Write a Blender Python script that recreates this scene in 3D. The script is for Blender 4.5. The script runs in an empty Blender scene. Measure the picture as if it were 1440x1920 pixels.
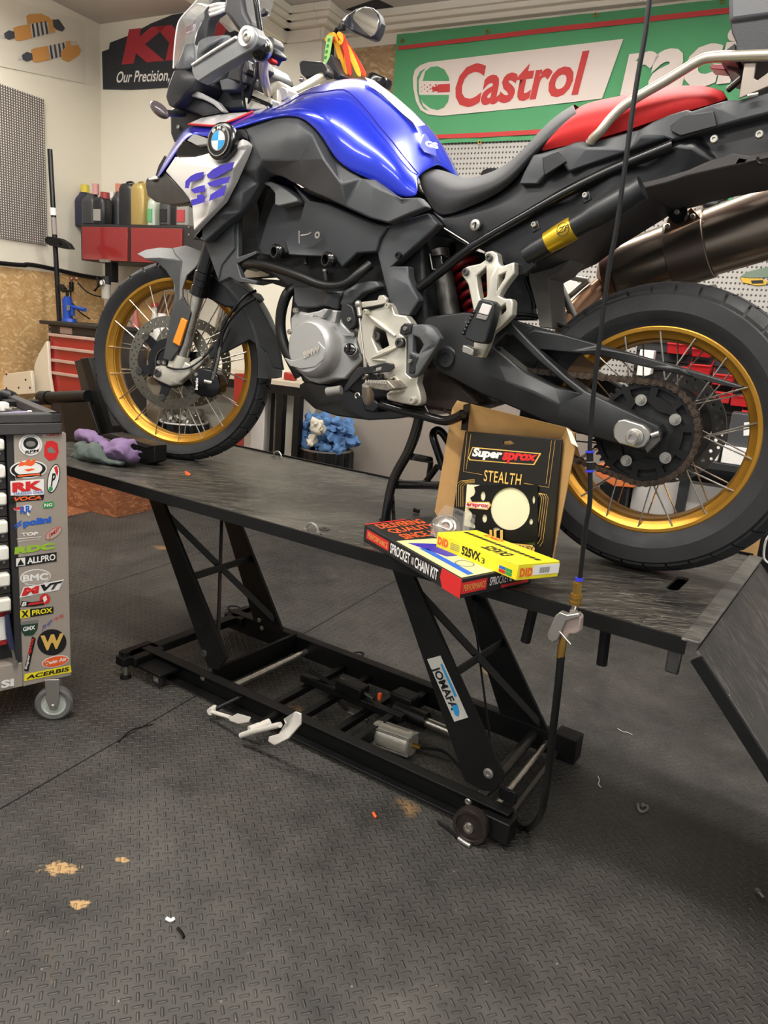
import bpy, bmesh, math, random
from mathutils import Vector, Matrix
from mathutils.geometry import delaunay_2d_cdt

sc = bpy.context.scene
COL = sc.collection
random.seed(7)
PI = math.pi

# ---------------------------------------------------------------- camera, world, lights, exposure
FPX = 1395.8
CAM = Vector((2.024, -1.7504, 1.1998))
RIGHT = Vector((0.8234, 0.5617, 0.0800))
_y, _p, _r = -0.5803, 0.2412, -0.0825
FWD = Vector((math.sin(_y) * math.cos(_p), math.cos(_y) * math.cos(_p), -math.sin(_p)))
_r0 = Vector((math.cos(_y), -math.sin(_y), 0)); _d0 = FWD.cross(_r0)
RIGHT = math.cos(_r) * _r0 + math.sin(_r) * _d0
DOWN = -math.sin(_r) * _r0 + math.cos(_r) * _d0
cam = bpy.data.cameras.new('camera'); camo = bpy.data.objects.new('camera', cam); COL.objects.link(camo)
cam.sensor_fit = 'AUTO'; cam.sensor_width = 36; cam.lens = FPX / 1920 * 36; cam.clip_start = 0.02
m3 = Matrix((RIGHT, -DOWN, -FWD)).transposed()
camo.matrix_world = Matrix.Translation(CAM) @ m3.to_4x4()
sc.camera = camo

world = bpy.data.worlds.new('world'); sc.world = world; world.use_nodes = True
bg = world.node_tree.nodes['Background']; bg.inputs[0].default_value = (0.95, 0.97, 1.0, 1); bg.inputs[1].default_value = 0.42

def area(name, loc, sx, sy, power, rot=(0, 0, 0), col=(1, 0.975, 0.93)):
    l = bpy.data.lights.new(name, 'AREA'); l.shape = 'RECTANGLE'; l.size = sx; l.size_y = sy; l.energy = power; l.color = col
    o = bpy.data.objects.new(name, l); COL.objects.link(o); o.location = loc; o.rotation_euler = rot
    return o
for (lx, ly, lz, pw) in ((1.35, -1.15, 2.62, 24), (2.0, 0.35, 2.62, 24), (0.55, 0.75, 2.62, 16), (-0.2, -1.3, 2.62, 20), (0.4, -2.9, 2.62, 20), (2.6, -2.6, 2.62, 20), (-1.5, 0.25, 2.74, 20)):
    area('tube_light', (lx, ly, lz), 1.5, 0.10, pw, (0, 0, 0.12))
    area('tube_light_glow', (lx, ly, lz + .02), 1.5, 0.10, pw * .85, (PI, 0, 0.12))
sc.view_settings.view_transform = 'Standard'; sc.view_settings.look = 'None'
sc.view_settings.gamma = 1; sc.view_settings.use_curve_mapping = False
sc.view_settings.exposure = 0.50

# ---------------------------------------------------------------- measuring helpers (metres; z up, lift along x)
PHI = math.radians(6.95)
XR = Vector((math.cos(PHI), math.sin(PHI), 0)); YR = Vector((-math.sin(PHI), math.cos(PHI), 0)); UP = Vector((0, 0, 1))
AX = Vector((1, 0, 0)); AY = Vector((0, 1, 0))
def ray(u, v): return RIGHT * ((u - 720) / FPX) + DOWN * ((v - 960) / FPX) + FWD
def ap(u, v, p0, n):
    d = ray(u, v); return CAM + d * ((p0 - CAM).dot(n) / d.dot(n))
def at(u, v, y): d = ray(u, v); return CAM + d * ((y - CAM.y) / d.y)
def az(u, v, z): d = ray(u, v); return CAM + d * ((z - CAM.z) / d.z)
def ar(u, v, yr): d = ray(u, v); return CAM + d * ((yr - CAM.dot(YR)) / d.dot(YR))
def axr(u, v, xr): d = ray(u, v); return CAM + d * ((xr - CAM.dot(XR)) / d.dot(XR))
def room(x, y, z): return XR * x + YR * y + UP * z
STEER = 0.3225; ZF = 1.030
WE = Vector((math.cos(STEER), math.sin(STEER), 0)); WN = Vector((math.sin(STEER), -math.cos(STEER), 0))
FC = Vector((0, 0, ZF))
def aw(u, v, off): return ap(u, v, FC + WN * off, WN)

# ---------------------------------------------------------------- materials
def lin(c):
    c = c / 255.0
    return c / 12.92 if c <= 0.04045 else ((c + 0.055) / 1.055) ** 2.4
def rgb(t): return (lin(t[0]), lin(t[1]), lin(t[2]), 1)
_m = {}
def mat(name, col, rough=0.5, metal=0.0, coat=0.0, spec=0.5, noise=None, bump=None, trans=0.0, alpha=1.0, emit=0.0, aniso=None):
    """noise=(scale, amount[, stretch vec]); bump=(scale, strength)"""
    if name in _m: return _m[name]
    m = bpy.data.materials.new(name); m.use_nodes = True; nt = m.node_tree; b = nt.nodes['Principled BSDF']
    b.inputs['Base Color'].default_value = rgb(col); b.inputs['Roughness'].default_value = rough; b.inputs['Metallic'].default_value = metal
    b.inputs['Coat Weight'].default_value = coat; b.inputs['Coat Roughness'].default_value = 0.05
    b.inputs['Specular IOR Level'].default_value = spec; b.inputs['Transmission Weight'].default_value = trans; b.inputs['Alpha'].default_value = alpha
    if emit: b.inputs['Emission Color'].default_value = rgb(col); b.inputs['Emission Strength'].default_value = emit
    tc = nt.nodes.new('ShaderNodeNewGeometry')
    if noise:
        mp = nt.nodes.new('ShaderNodeMapping'); nt.links.new(tc.outputs['Position'], mp.inputs[0])
        if len(noise) > 2: mp.inputs['Scale'].default_value = noise[2]
        n = nt.nodes.new('ShaderNodeTexNoise'); n.inputs['Scale'].default_value = noise[0]; n.inputs['Detail'].default_value = 5
        nt.links.new(mp.outputs[0], n.inputs['Vector'])
        r = nt.nodes.new('ShaderNodeMapRange'); r.inputs[1].default_value = 0.3; r.inputs[2].default_value = 0.7
        r.inputs[3].default_value = 1 - noise[1]; r.inputs[4].default_value = 1 + noise[1]
        nt.links.new(n.outputs[0], r.inputs[0])
        mx = nt.nodes.new('ShaderNodeVectorMath'); mx.operation = 'SCALE'; mx.inputs[0].default_value = rgb(col)[:3]
        nt.links.new(r.outputs[0], mx.inputs['Scale']); nt.links.new(mx.outputs[0], b.inputs['Base Color'])
        rr = nt.nodes.new('ShaderNodeMath'); rr.operation = 'MULTIPLY'; rr.inputs[1].default_value = rough; rr.use_clamp = True
        nt.links.new(r.outputs[0], rr.inputs[0]); nt.links.new(rr.outputs[0], b.inputs['Roughness'])
    if bump:
        n = nt.nodes.new('ShaderNodeTexNoise'); n.inputs['Scale'].default_value = bump[0]; n.inputs['Detail'].default_value = 3
        nt.links.new(tc.outputs['Position'], n.inputs['Vector'])
        bp = nt.nodes.new('ShaderNodeBump'); bp.inputs['Strength'].default_value = bump[1]; bp.inputs['Distance'].default_value = 0.004
        nt.links.new(n.outputs[0], bp.inputs['Height']); nt.links.new(bp.outputs[0], b.inputs['Normal'])
    _m[name] = m
    return m

class NB:
    """tiny node helper for procedural patterns"""
    def __init__(s, name, rough=0.5, metal=0.0):
        s.m = bpy.data.materials.new(name); s.m.use_nodes = True; s.nt = s.m.node_tree; s.b = s.nt.nodes['Principled BSDF']
        s.b.inputs['Roughness'].default_value = rough; s.b.inputs['Metallic'].default_value = metal
        g = s.nt.nodes.new('ShaderNodeNewGeometry'); s.pos = g.outputs['Position']
    def put(s, inp, v):
        if hasattr(v, 'is_output'): s.nt.links.new(v, inp)
        else: inp.default_value = v
    def m_(s, op, a, b=0.0, c=0.0):
        n = s.nt.nodes.new('ShaderNodeMath'); n.operation = op
        s.put(n.inputs[0], a); s.put(n.inputs[1], b); s.put(n.inputs[2], c); return n.outputs[0]
    def dot(s, v):
        n = s.nt.nodes.new('ShaderNodeVectorMath'); n.operation = 'DOT_PRODUCT'; s.put(n.inputs[0], s.pos); n.inputs[1].default_value = tuple(v); return n.outputs['Value']
    def comb(s, x, y, z=0.0):
        n = s.nt.nodes.new('ShaderNodeCombineXYZ'); s.put(n.inputs[0], x); s.put(n.inputs[1], y); s.put(n.inputs[2], z); return n.outputs[0]
    def noise(s, vec, scale, detail=4, rough=0.55, dist=0.0):
        n = s.nt.nodes.new('ShaderNodeTexNoise'); s.put(n.inputs['Vector'], vec); n.inputs['Scale'].default_value = scale
        n.inputs['Detail'].default_value = detail; n.inputs['Roughness'].default_value = rough; n.inputs['Distortion'].default_value = dist; return n.outputs[0]
    def voro(s, vec, scale, feature='F1'):
        n = s.nt.nodes.new('ShaderNodeTexVoronoi'); n.feature = feature; s.put(n.inputs['Vector'], vec); n.inputs['Scale'].default_value = scale; return n
    def rng(s, v, a, b, c=0.0, d=1.0):
        n = s.nt.nodes.new('ShaderNodeMapRange'); s.put(n.inputs[0], v)
        for i, q in enumerate((a, b, c, d)): n.inputs[i + 1].default_value = q
        return n.outputs[0]
    def mix(s, f, a, b):
        n = s.nt.nodes.new('ShaderNodeMix'); n.data_type = 'RGBA'; s.put(n.inputs[0], f)
        s.put(n.inputs[6], rgb(a) if isinstance(a, tuple) else a); s.put(n.inputs[7], rgb(b) if isinstance(b, tuple) else b); return n.outputs[2]
    def color(s, c): s.put(s.b.inputs['Base Color'], rgb(c) if isinstance(c, tuple) else c)
    def rough(s, r): s.put(s.b.inputs['Roughness'], r)
    def bump(s, h, strength=0.5, dist=0.003):
        n = s.nt.nodes.new('ShaderNodeBump'); n.inputs['Strength'].default_value = strength; n.inputs['Distance'].default_value = dist
        s.put(n.inputs['Height'], h); s.nt.links.new(n.outputs[0], s.b.inputs['Normal'])

def floor_material():
    n = NB('black_rubber_tread_mat', 0.6)
    dA = (XR + YR).normalized(); dB = (YR - XR).normalized()
    P = 0.0205
    u = n.m_('DIVIDE', n.dot(dA), P); v = n.m_('DIVIDE', n.dot(dB), P)
    ck = n.m_('FLOORED_MODULO', n.m_('ADD', n.m_('FLOOR', u), n.m_('FLOOR', v)), 2.0)
    fu = n.m_('ABSOLUTE', n.m_('SUBTRACT', n.m_('FRACT', u), 0.5)); fv = n.m_('ABSOLUTE', n.m_('SUBTRACT', n.m_('FRACT', v), 0.5))
    def dash(a, b):
        return n.m_('MULTIPLY', n.rng(a, 0.50, 0.38), n.rng(b, 0.17, 0.05))
    h = n.m_('ADD', n.m_('MULTIPLY', dash(fu, fv), ck), n.m_('MULTIPLY', dash(fv, fu), n.m_('SUBTRACT', 1.0, ck)))
    big = n.noise(n.pos, 1.6, 5, 0.6); mid = n.noise(n.pos, 9, 6, 0.65); fine = n.noise(n.pos, 160, 3)
    dust = n.rng(n.m_('ADD', n.m_('MULTIPLY', big, 0.6), n.m_('MULTIPLY', mid, 0.4)), 0.38, 0.64)
    base = n.mix(dust, (46, 45, 43), (82, 79, 74))
    base = n.mix(n.m_('MULTIPLY', h, 0.38), base, (104, 101, 95))  # raised dashes mixed lighter, their highlights put into the colour
    speck = n.rng(n.voro(n.pos, 30).outputs['Distance'], 0.075, 0.04)
    spm = n.rng(n.noise(n.pos, 11, 2), 0.54, 0.60)
    base = n.mix(n.m_('MULTIPLY', n.m_('MULTIPLY', speck, spm), 0.75), base, (170, 160, 140))
    # worn ochre blotches where the old floor paint sticks to the mat
    och = n.m_('MULTIPLY', n.rng(n.noise(n.pos, 2.3, 2), 0.68, 0.72), n.rng(mid, 0.5, 0.6))
    base = n.mix(n.m_('MULTIPLY', och, 0.8), base, (160, 125, 78))
    # two scraped patches with bare timber showing
    for (px, py, rx_, ry_) in ((112, 1628, 0.042, 0.02), (150, 1694, 0.018, 0.014), (228, 1612, 0.02, 0.008)):
        c = az(px, py, 0.0)
        da = n.m_('DIVIDE', n.m_('SUBTRACT', n.dot((RIGHT.x, RIGHT.y, 0)), c.x * RIGHT.x + c.y * RIGHT.y), rx_); db = n.m_('DIVIDE', n.m_('SUBTRACT', n.dot((-RIGHT.y, RIGHT.x, 0)), -c.x * RIGHT.y + c.y * RIGHT.x), ry_)
        d = n.m_('SQRT', n.m_('ADD', n.m_('POWER', da, 2.0), n.m_('POWER', db, 2.0)))
        k = n.rng(n.m_('SUBTRACT', n.noise(n.pos, 55, 5, 0.7), n.m_('MULTIPLY', d, 0.30)), 0.22, 0.28)
        base = n.mix(n.m_('MULTIPLY', k, 0.85), base, (188, 152, 104))
    xr = n.dot(XR)
    seam = n.m_('ABSOLUTE', n.m_('SUBTRACT', n.m_('FRACT', n.m_('ADD', n.m_('DIVIDE', n.m_('SUBTRACT', xr, 0.33), 0.99), 0.5)), 0.5))
    sm = n.m_('MULTIPLY', n.rng(seam, 0.0032, 0.0012), n.m_('LESS_THAN', xr, 0.6))
    base = n.mix(sm, base, (16, 16, 15))
    n.color(base); n.rough(n.m_('SUBTRACT', n.rng(mid, 0.3, 0.7, 0.46, 0.66), n.m_('MULTIPLY', h, 0.14)))
    hh = n.m_('SUBTRACT', n.m_('ADD', h, n.m_('MULTIPLY', fine, 0.12)), n.m_('MULTIPLY', sm, 2.0))
    n.bump(hh, 1.0, 0.0035)
    return n.m

def osb_material(name, a, b, c, ax=XR):
    n = NB(name, 0.75)
    p = n.comb(n.dot(ax), n.dot(UP if name != 'worn_floor_board' else YR), n.dot(YR) if name != 'worn_floor_board' else 0.0)
    w = n.noise(p, 6, 2)
    v1 = n.voro(n.comb(n.m_('ADD', n.m_('MULTIPLY', n.dot(ax), 30.0), n.m_('MULTIPLY', w, 7.0)), n.m_('ADD', n.m_('MULTIPLY', n.dot(UP), 95.0), n.m_('MULTIPLY', w, -14.0)), n.m_('MULTIPLY', n.dot(YR), 30.0)), 1.0)
    s = n.nt.nodes.new('ShaderNodeSeparateColor'); n.nt.links.new(v1.outputs['Color'], s.inputs[0])
    f = n.noise(p, 40, 4)
    col = n.mix(s.outputs[0], a, b); col = n.mix(n.rng(s.outputs[1], 0.78, 0.95), col, c)
    col = n.mix(n.rng(f, 0.55, 0.75, 0, 0.5), col, c)
    n.color(col); n.bump(v1.outputs['Distance'], 0.25, 0.002)
    return n.m

def pegboard_material(name, pitch, base, hole, rx, rz, ax=XR, square=False):
    n = NB(name, 0.45)
    u = n.m_('DIVIDE', n.dot(ax), pitch[0]); v = n.m_('DIVIDE', n.dot(UP), pitch[1])
    fu = n.m_('ABSOLUTE', n.m_('SUBTRACT', n.m_('FRACT', u), 0.5)); fv = n.m_('ABSOLUTE', n.m_('SUBTRACT', n.m_('FRACT', v), 0.5))
    if square: k = n.m_('MULTIPLY', n.rng(fu, rx + .03, rx - .03), n.rng(fv, rz + .03, rz - .03))
    else: k = n.rng(n.m_('SQRT', n.m_('ADD', n.m_('POWER', n.m_('DIVIDE', fu, rx), 2.0), n.m_('POWER', n.m_('DIVIDE', fv, rz), 2.0))), 1.12, 0.88)
    n.color(n.mix(k, base, hole)); n.bump(n.m_('SUBTRACT', 1.0, k), 0.6, 0.002)
    return n.m

def table_material(name='worn_black_lift_deck', sA=Vector((0.85, 0.53, 0)), sB=Vector((-0.53, 0.85, 0)), lo=(34, 33, 31), hi=(80, 76, 69), amt=0.75):
    n = NB(name, 0.45)
    p = n.comb(n.m_('MULTIPLY', n.dot(sA), 1.0), n.m_('MULTIPLY', n.dot(sB), 6.5), n.dot(UP))
    s1 = n.noise(p, 9, 6, 0.7, 0.8); s2 = n.noise(n.pos, 2.2, 5, 0.6); s3 = n.noise(p, 34, 4, 0.65, 1.2)
    scr = n.m_('MULTIPLY', n.rng(s3, 0.50, 0.66), n.rng(s1, 0.40, 0.60))
    base = n.mix(n.rng(s2, 0.40, 0.64), lo, hi)
    base = n.mix(n.rng(s1, 0.5, 0.36, 0, 0.6), base, (26, 26, 25))
    base = n.mix(n.m_('MULTIPLY', scr, amt), base, (138, 133, 122))
    p2 = n.comb(n.m_('MULTIPLY', n.dot(sA), 1.0), n.m_('MULTIPLY', n.dot(sB), 18.0), n.dot(UP)); f1 = n.noise(p2, 22, 3, 0.6, 0.6)
    fine = n.m_('MULTIPLY', n.rng(f1, 0.60, 0.66), n.rng(n.noise(n.pos, 6, 3), 0.45, 0.58))
    base = n.mix(n.m_('MULTIPLY', fine, 0.65), base, (158, 152, 140))
    f2 = n.noise(p2, 13, 3, 0.6, 0.6); base = n.mix(n.rng(f2, 0.60, 0.68, 0, 0.6), base, (20, 20, 19))
    sp = n.m_('MULTIPLY', n.rng(n.voro(n.pos, 38).outputs['Distance'], 0.09, 0.05), n.rng(n.noise(n.pos, 12, 2), 0.53, 0.58))
    base = n.mix(n.m_('MULTIPLY', sp, 0.8), base, (176, 168, 150))
    och = n.m_('MULTIPLY', n.rng(n.noise(n.pos, 3.1, 2), 0.60, 0.68), n.rng(s1, 0.45, 0.6))
    base = n.mix(n.m_('MULTIPLY', och, 0.45), base, (120, 104, 60))
    n.color(base); n.rough(n.rng(s1, 0.3, 0.7, 0.28, 0.5)); n.bump(s3, 0.3, 0.0015)
    return n.m

# ---------------------------------------------------------------- object helpers
WL = {}
def link(o, parent=None, loc=Vector((0, 0, 0))):
    COL.objects.link(o); o.location = loc; WL[o.name] = loc.copy()
    if parent is not None:
        o.parent = parent; o.matrix_parent_inverse = Matrix.Translation(-WL[parent.name])
    return o
def tag(o, label, cat=None, group=None, kind=None):
    if label: o['label'] = label
    if cat: o['category'] = cat
    if group: o['group'] = group
    if kind: o['kind'] = kind
    return o
def thing(name, label, cat, loc, group=None):
    o = bpy.data.objects.new(name, None); o.empty_display_size = 0.05
    link(o, None, Vector(loc)); return tag(o, label, cat, group)
def finish(bm, name, m, parent=None, bevel=0.0, sub=0, smooth=True, angle=35, seg=2, center=True):
    bmesh.ops.recalc_face_normals(bm, faces=bm.faces)
    lim = math.radians(angle)
    if smooth:
        for f in bm.faces: f.smooth = True
        for e in bm.edges:
            if len(e.link_faces) == 2: e.smooth = e.calc_face_angle(0) < lim
            else: e.smooth = False
    loc = Vector((0, 0, 0))
    if center and len(bm.verts):
        xs = [v.co.x for v in bm.verts]; ys = [v.co.y for v in bm.verts]; zs = [v.co.z for v in bm.verts]
        loc = Vector(((min(xs) + max(xs)) / 2, (min(ys) + max(ys)) / 2, min(zs)))
        for v in bm.verts: v.co -= loc
    me = bpy.data.meshes.new(name); bm.to_mesh(me); bm.free()
    o = bpy.data.objects.new(name, me)
    if m: me.materials.append(m)
    link(o, parent, loc)
    if bevel:
        b = o.modifiers.new('bevel', 'BEVEL'); b.width = bevel; b.segments = seg; b.limit_method = 'ANGLE'; b.angle_limit = math.radians(38)
    if sub:
        s = o.modifiers.new('sub', 'SUBSURF'); s.levels = sub; s.render_levels = sub
    return o
def struct(o): o['kind'] = 'structure'; return o

class MB:
    """collects solids into one mesh"""
    def __init__(s): s.bm = bmesh.new()
    def quadface(s, vs): return s.bm.faces.new([s.bm.verts.new(v) for v in vs])
    def hexa(s, b, t):
        b = [s.bm.verts.new(v) for v in b]; t = [s.bm.verts.new(v) for v in t]; n = len(b)
        s.bm.faces.new(b[::-1]); s.bm.faces.new(t)
        for i in range(n): s.bm.faces.new((b[i], b[(i + 1) % n], t[(i + 1) % n], t[i]))
        return s
    def obox(s, c, ax, ay, az_):
        """centre, three half-extent vectors"""
        c = Vector(c); b = [c - ax - ay - az_, c + ax - ay - az_, c + ax + ay - az_, c - ax + ay - az_]
        return s.hexa(b, [q + az_ * 2 for q in b])
    def box(s, x0, x1, y0, y1, z0, z1, X=AX, Y=AY, Z=UP, o=Vector((0, 0, 0))):
        b = [o + X * x0 + Y * y0 + Z * z0, o + X * x1 + Y * y0 + Z * z0, o + X * x1 + Y * y1 + Z * z0, o + X * x0 + Y * y1 + Z * z0]
        return s.hexa(b, [q + Z * (z1 - z0) for q in b])
    def rbox(s, x0, x1, y0, y1, z0, z1): return s.box(x0, x1, y0, y1, z0, z1, XR, YR, UP)
    def tube(s, pts, r, seg=10, smooth=0, caps=True, flat=1.0):
        pts = [Vector(p) for p in pts]
        rr = r if isinstance(r, (list, tuple)) else [r] * len(pts)
        if smooth:
            P2, R2 = [], []
            n = len(pts)
            for i in range(n - 1):
                p0 = pts[max(i - 1, 0)]; p1 = pts[i]; p2 = pts[i + 1]; p3 = pts[min(i + 2, n - 1)]
                for k in range(smooth):
                    t = k / smooth
                    P2.append(0.5 * ((2 * p1) + (p2 - p0) * t + (2 * p0 - 5 * p1 + 4 * p2 - p3) * t * t + (3 * p1 - p0 - 3 * p2 + p3) * t ** 3))
                    R2.append(rr[i] * (1 - t) + rr[i + 1] * t)
            P2.append(pts[-1]); R2.append(rr[-1]); pts, rr = P2, R2
        n = len(pts); T = []
        for i in range(n): T.append((pts[min(i + 1, n - 1)] - pts[max(i - 1, 0)]).normalized())
        u = T[0].orthogonal().normalized(); rings = []
        for i in range(n):
            u = (u - T[i] * u.dot(T[i])).normalized(); w = T[i].cross(u)
            rings.append([s.bm.verts.new(pts[i] + (u * math.cos(2 * PI * k / seg) + w * math.sin(2 * PI * k / seg) * flat) * rr[i]) for k in range(seg)])
        for i in range(n - 1):
            for k in range(seg): s.bm.faces.new((rings[i][k], rings[i][(k + 1) % seg], rings[i + 1][(k + 1) % seg], rings[i + 1][k]))
        if caps: s.bm.faces.new(rings[0][::-1]); s.bm.faces.new(rings[-1])
        return s
    def cyl(s, a, b, r, r2=None, seg=16): return s.tube([a, b], [r, r if r2 is None else r2], seg)
    def lathe(s, prof, o, axis, seg=32, closed=False, a0=0.0, a1=2 * PI, ref=None, caps=False):
        """prof: (radius, height along axis)"""
        o = Vector(o); axis = Vector(axis).normalized(); u = Vector(ref).normalized() if ref is not None else axis.orthogonal().normalized(); w = axis.cross(u)
        full = abs(a1 - a0 - 2 * PI) < 1e-6; ns = seg if full else seg + 1; R = []
        for k in range(ns):
            a = a0 + (a1 - a0) * k / seg; d = u * math.cos(a) + w * math.sin(a)
            R.append([s.bm.verts.new(o + d * p[0] + axis * p[1]) for p in prof])
        m = len(prof)
        for k in range(seg):
            A = R[k]; B = R[(k + 1) % ns]
            for i in range(m if closed else m - 1):
                j = (i + 1) % m
                s.bm.faces.new((A[i], A[j], B[j], B[i]))
        if caps and not full: s.bm.faces.new(R[0]); s.bm.faces.new(R[-1][::-1])
        if full and not closed:
            for idx in (0, m - 1):
                if prof[idx][0] > 1e-6:
                    try: s.bm.faces.new([R[k][idx] for k in range(ns)])
                    except Exception: pass
        bmesh.ops.remove_doubles(s.bm, verts=s.bm.verts, dist=1e-6)
        return s
    def ball(s, c, r, sx=1, sy=1, sz=1, seg=16):
        mm = Matrix.Translation(Vector(c)) @ Matrix.Diagonal((r * sx, r * sy, r * sz, 1))
        bmesh.ops.create_uvsphere(s.bm, u_segments=seg, v_segments=max(6, seg // 2), radius=1, matrix=mm); return s
    def build(s, name, m, parent=None, **k): return finish(s.bm, name, m, parent, **k)

def pip(p, poly):
    x, y = p; c = False; n = len(poly)
    for i in range(n):
        x1, y1 = poly[i]; x2, y2 = poly[(i + 1) % n]
        if (y1 > y) != (y2 > y) and x < (x2 - x1) * (y - y1) / (y2 - y1) + x1: c = not c
    return c
def plate_bm(pts2, pos3, nout, holes, thick, mb=None):
    """pts2 flat coordinates, pos3 their places; nout outline length, holes list of index lists; extruded by vector thick"""
    bm = mb.bm if mb else bmesh.new()
    ed = [(i, (i + 1) % nout) for i in range(nout)]
    for h in holes: ed += [(h[i], h[(i + 1) % len(h)]) for i in range(len(h))]
    vs, es, fs, ov, oe, of = delaunay_2d_cdt([Vector(p) for p in pts2], ed, [], 0, 1e-7)
    P3 = []
    for i in range(len(vs)):
        if ov[i]: P3.append(pos3[ov[i][0]])
        else:
            q = Vector(vs[i]); ds = sorted((((Vector(pts2[k]) - q).length + 1e-9), k) for k in range(len(pts2)))[:2]
            w0, w1 = 1 / ds[0][0], 1 / ds[1][0]; P3.append((pos3[ds[0][1]] * w0 + pos3[ds[1][1]] * w1) / (w0 + w1))
    out = [tuple(pts2[i]) for i in range(nout)]; hp = [[tuple(pts2[i]) for i in h] for h in holes]
    tris = []
    for f in fs:
        c = sum((Vector(vs[i]) for i in f), Vector((0, 0))) / len(f)
        if pip(c, out) and not any(pip(c, h) for h in hp): tris.append(f)
    A = [bm.verts.new(p) for p in P3]; B = [bm.verts.new(p + thick) for p in P3]
    cnt = {}
    for f in tris:
        bm.faces.new([A[i] for i in f]); bm.faces.new([B[i] for i in f][::-1])
        for i in range(len(f)):
            e = (f[i], f[(i + 1) % len(f)]); k = (min(e), max(e)); cnt.setdefault(k, []).append(e)
    for k, l in cnt.items():
        if len(l) == 1: a, b = l[0]; bm.faces.new((A[a], B[a], B[b], A[b]))
    for v in [v for v in A + B if not v.link_faces]: bm.verts.remove(v)
    return bm
def panel(name, outl, m, parent, thick=0.01, y=None, inner=(), holes=(), bevel=0.002, fn=at, tdir=AY, mirror=False, angle=35, sub=0):
    """outline in photo pixels with depth y (or per point), extruded away from the viewer along tdir"""
    def e3(p): return p if len(p) > 2 else (p[0], p[1], y)
    pts = [e3(p) for p in outl]; idx = []; allp = list(pts)
    for h in holes: idx.append(list(range(len(allp), len(allp) + len(h)))); allp += [e3(p) for p in h]
    allp += [e3(p) for p in inner]
    P3 = [fn(*p) for p in allp]
    bm = plate_bm([(p[0], -p[1]) for p in allp], P3, len(pts), idx, tdir * thick)
    if mirror:
        b2 = bm.copy()
        for v in b2.verts: v.co.y *= -1
        finish(b2, name, m, parent, bevel=bevel, angle=angle, sub=sub)
    return finish(bm, name, m, parent, bevel=bevel, angle=angle, sub=sub)
def grid(name, rows, m, parent, sub=2, thick=0.0, mirror=True, crease=None):
    bm = bmesh.new(); V = []
    full = []
    for r in rows:
        r = [Vector(p) for p in r]
        if mirror: r = r + [Vector((p.x, -p.y, p.z)) for p in r[::-1] if abs(p.y) > 1e-5]
        full.append(r)
    for r in full: V.append([bm.verts.new(p) for p in r])
    for i in range(len(V) - 1):
        for j in range(len(V[0]) - 1): bm.faces.new((V[i][j], V[i][j + 1], V[i + 1][j + 1], V[i + 1][j]))
    o = finish(bm, name, m, parent, angle=180)
    if thick:
        s = o.modifiers.new('solid', 'SOLIDIFY'); s.thickness = thick; s.offset = -1
    s = o.modifiers.new('sub', 'SUBSURF'); s.levels = sub; s.render_levels = sub
    return o

def text(name, s, quad, m, parent, bold=0.0, lift=0.0007, arch=0.0, spacing=1.0, line=0.75):
    """lettering laid out on the quad BL, BR, TR, TL"""
    cu = bpy.data.curves.new(name + '_curve', 'FONT'); cu.body = s; cu.offset = bold; cu.space_character = spacing; cu.resolution_u = 3; cu.space_line = line
    to = bpy.data.objects.new(name + '_curve', cu); COL.objects.link(to)
    me = bpy.data.meshes.new_from_object(to); bpy.data.objects.remove(to); bpy.data.curves.remove(cu)
    xs = [v.co.x for v in me.vertices]; ys = [v.co.y for v in me.vertices]
    x0, x1, y0, y1 = min(xs), max(xs), min(ys), max(ys)
    BL, BR, TR, TL = [Vector(q) for q in quad]
    n = (BR - BL).cross(TL - BL).normalized()
    if n.dot(CAM - BL) < 0: n = -n
    loc = (BL + BR + TR + TL) / 4
    for v in me.vertices:
        a = (v.co.x - x0) / (x1 - x0); b = (v.co.y - y0) / (y1 - y0)
        b2 = b + arch * (1 - (2 * a - 1) ** 2)
        p = (BL * (1 - a) + BR * a) * (1 - b2) + (TL * (1 - a) + TR * a) * b2
        v.co = p + n * lift - loc
    me.materials.append(m); o = bpy.data.objects.new(name, me); link(o, parent, loc); return o
def pq(fn, pts): return [fn(u, v) for (u, v) in pts]
def decal(name, quad, m, parent, thick=0.0005, lift=0.0003):
    """a thin sheet (any polygon, in order) lying on a surface"""
    q = [Vector(p) for p in quad]; n = (q[1] - q[0]).cross(q[2] - q[0]).normalized()
    if n.dot(CAM - q[0]) < 0: n = -n
    mb = MB(); mb.hexa([p + n * lift for p in q], [p + n * (lift + thick) for p in q])
    return mb.build(name, m, parent, smooth=False)
def ell(fn, cx, cy, rx, ry, n=24, rot=0.0):
    c, s = math.cos(rot), math.sin(rot)
    return [fn(cx + rx * math.cos(2 * PI * k / n) * c - ry * math.sin(2 * PI * k / n) * s, cy + rx * math.cos(2 * PI * k / n) * s + ry * math.sin(2 * PI * k / n) * c) for k in range(n)]
def bolt(name, c, ax, r, m, parent, h=0.006, hole=None):
    mb = MB(); ax = Vector(ax).normalized(); c = Vector(c)
    mb.lathe([(0.0001, -h), (r, -h), (r, h * 0.6), (r * 0.8, h), (r * 0.45, h), (r * 0.40, h * 0.3), (0.0001, h * 0.3)], c, ax, 14)
    return mb.build(name, m, parent)

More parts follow.
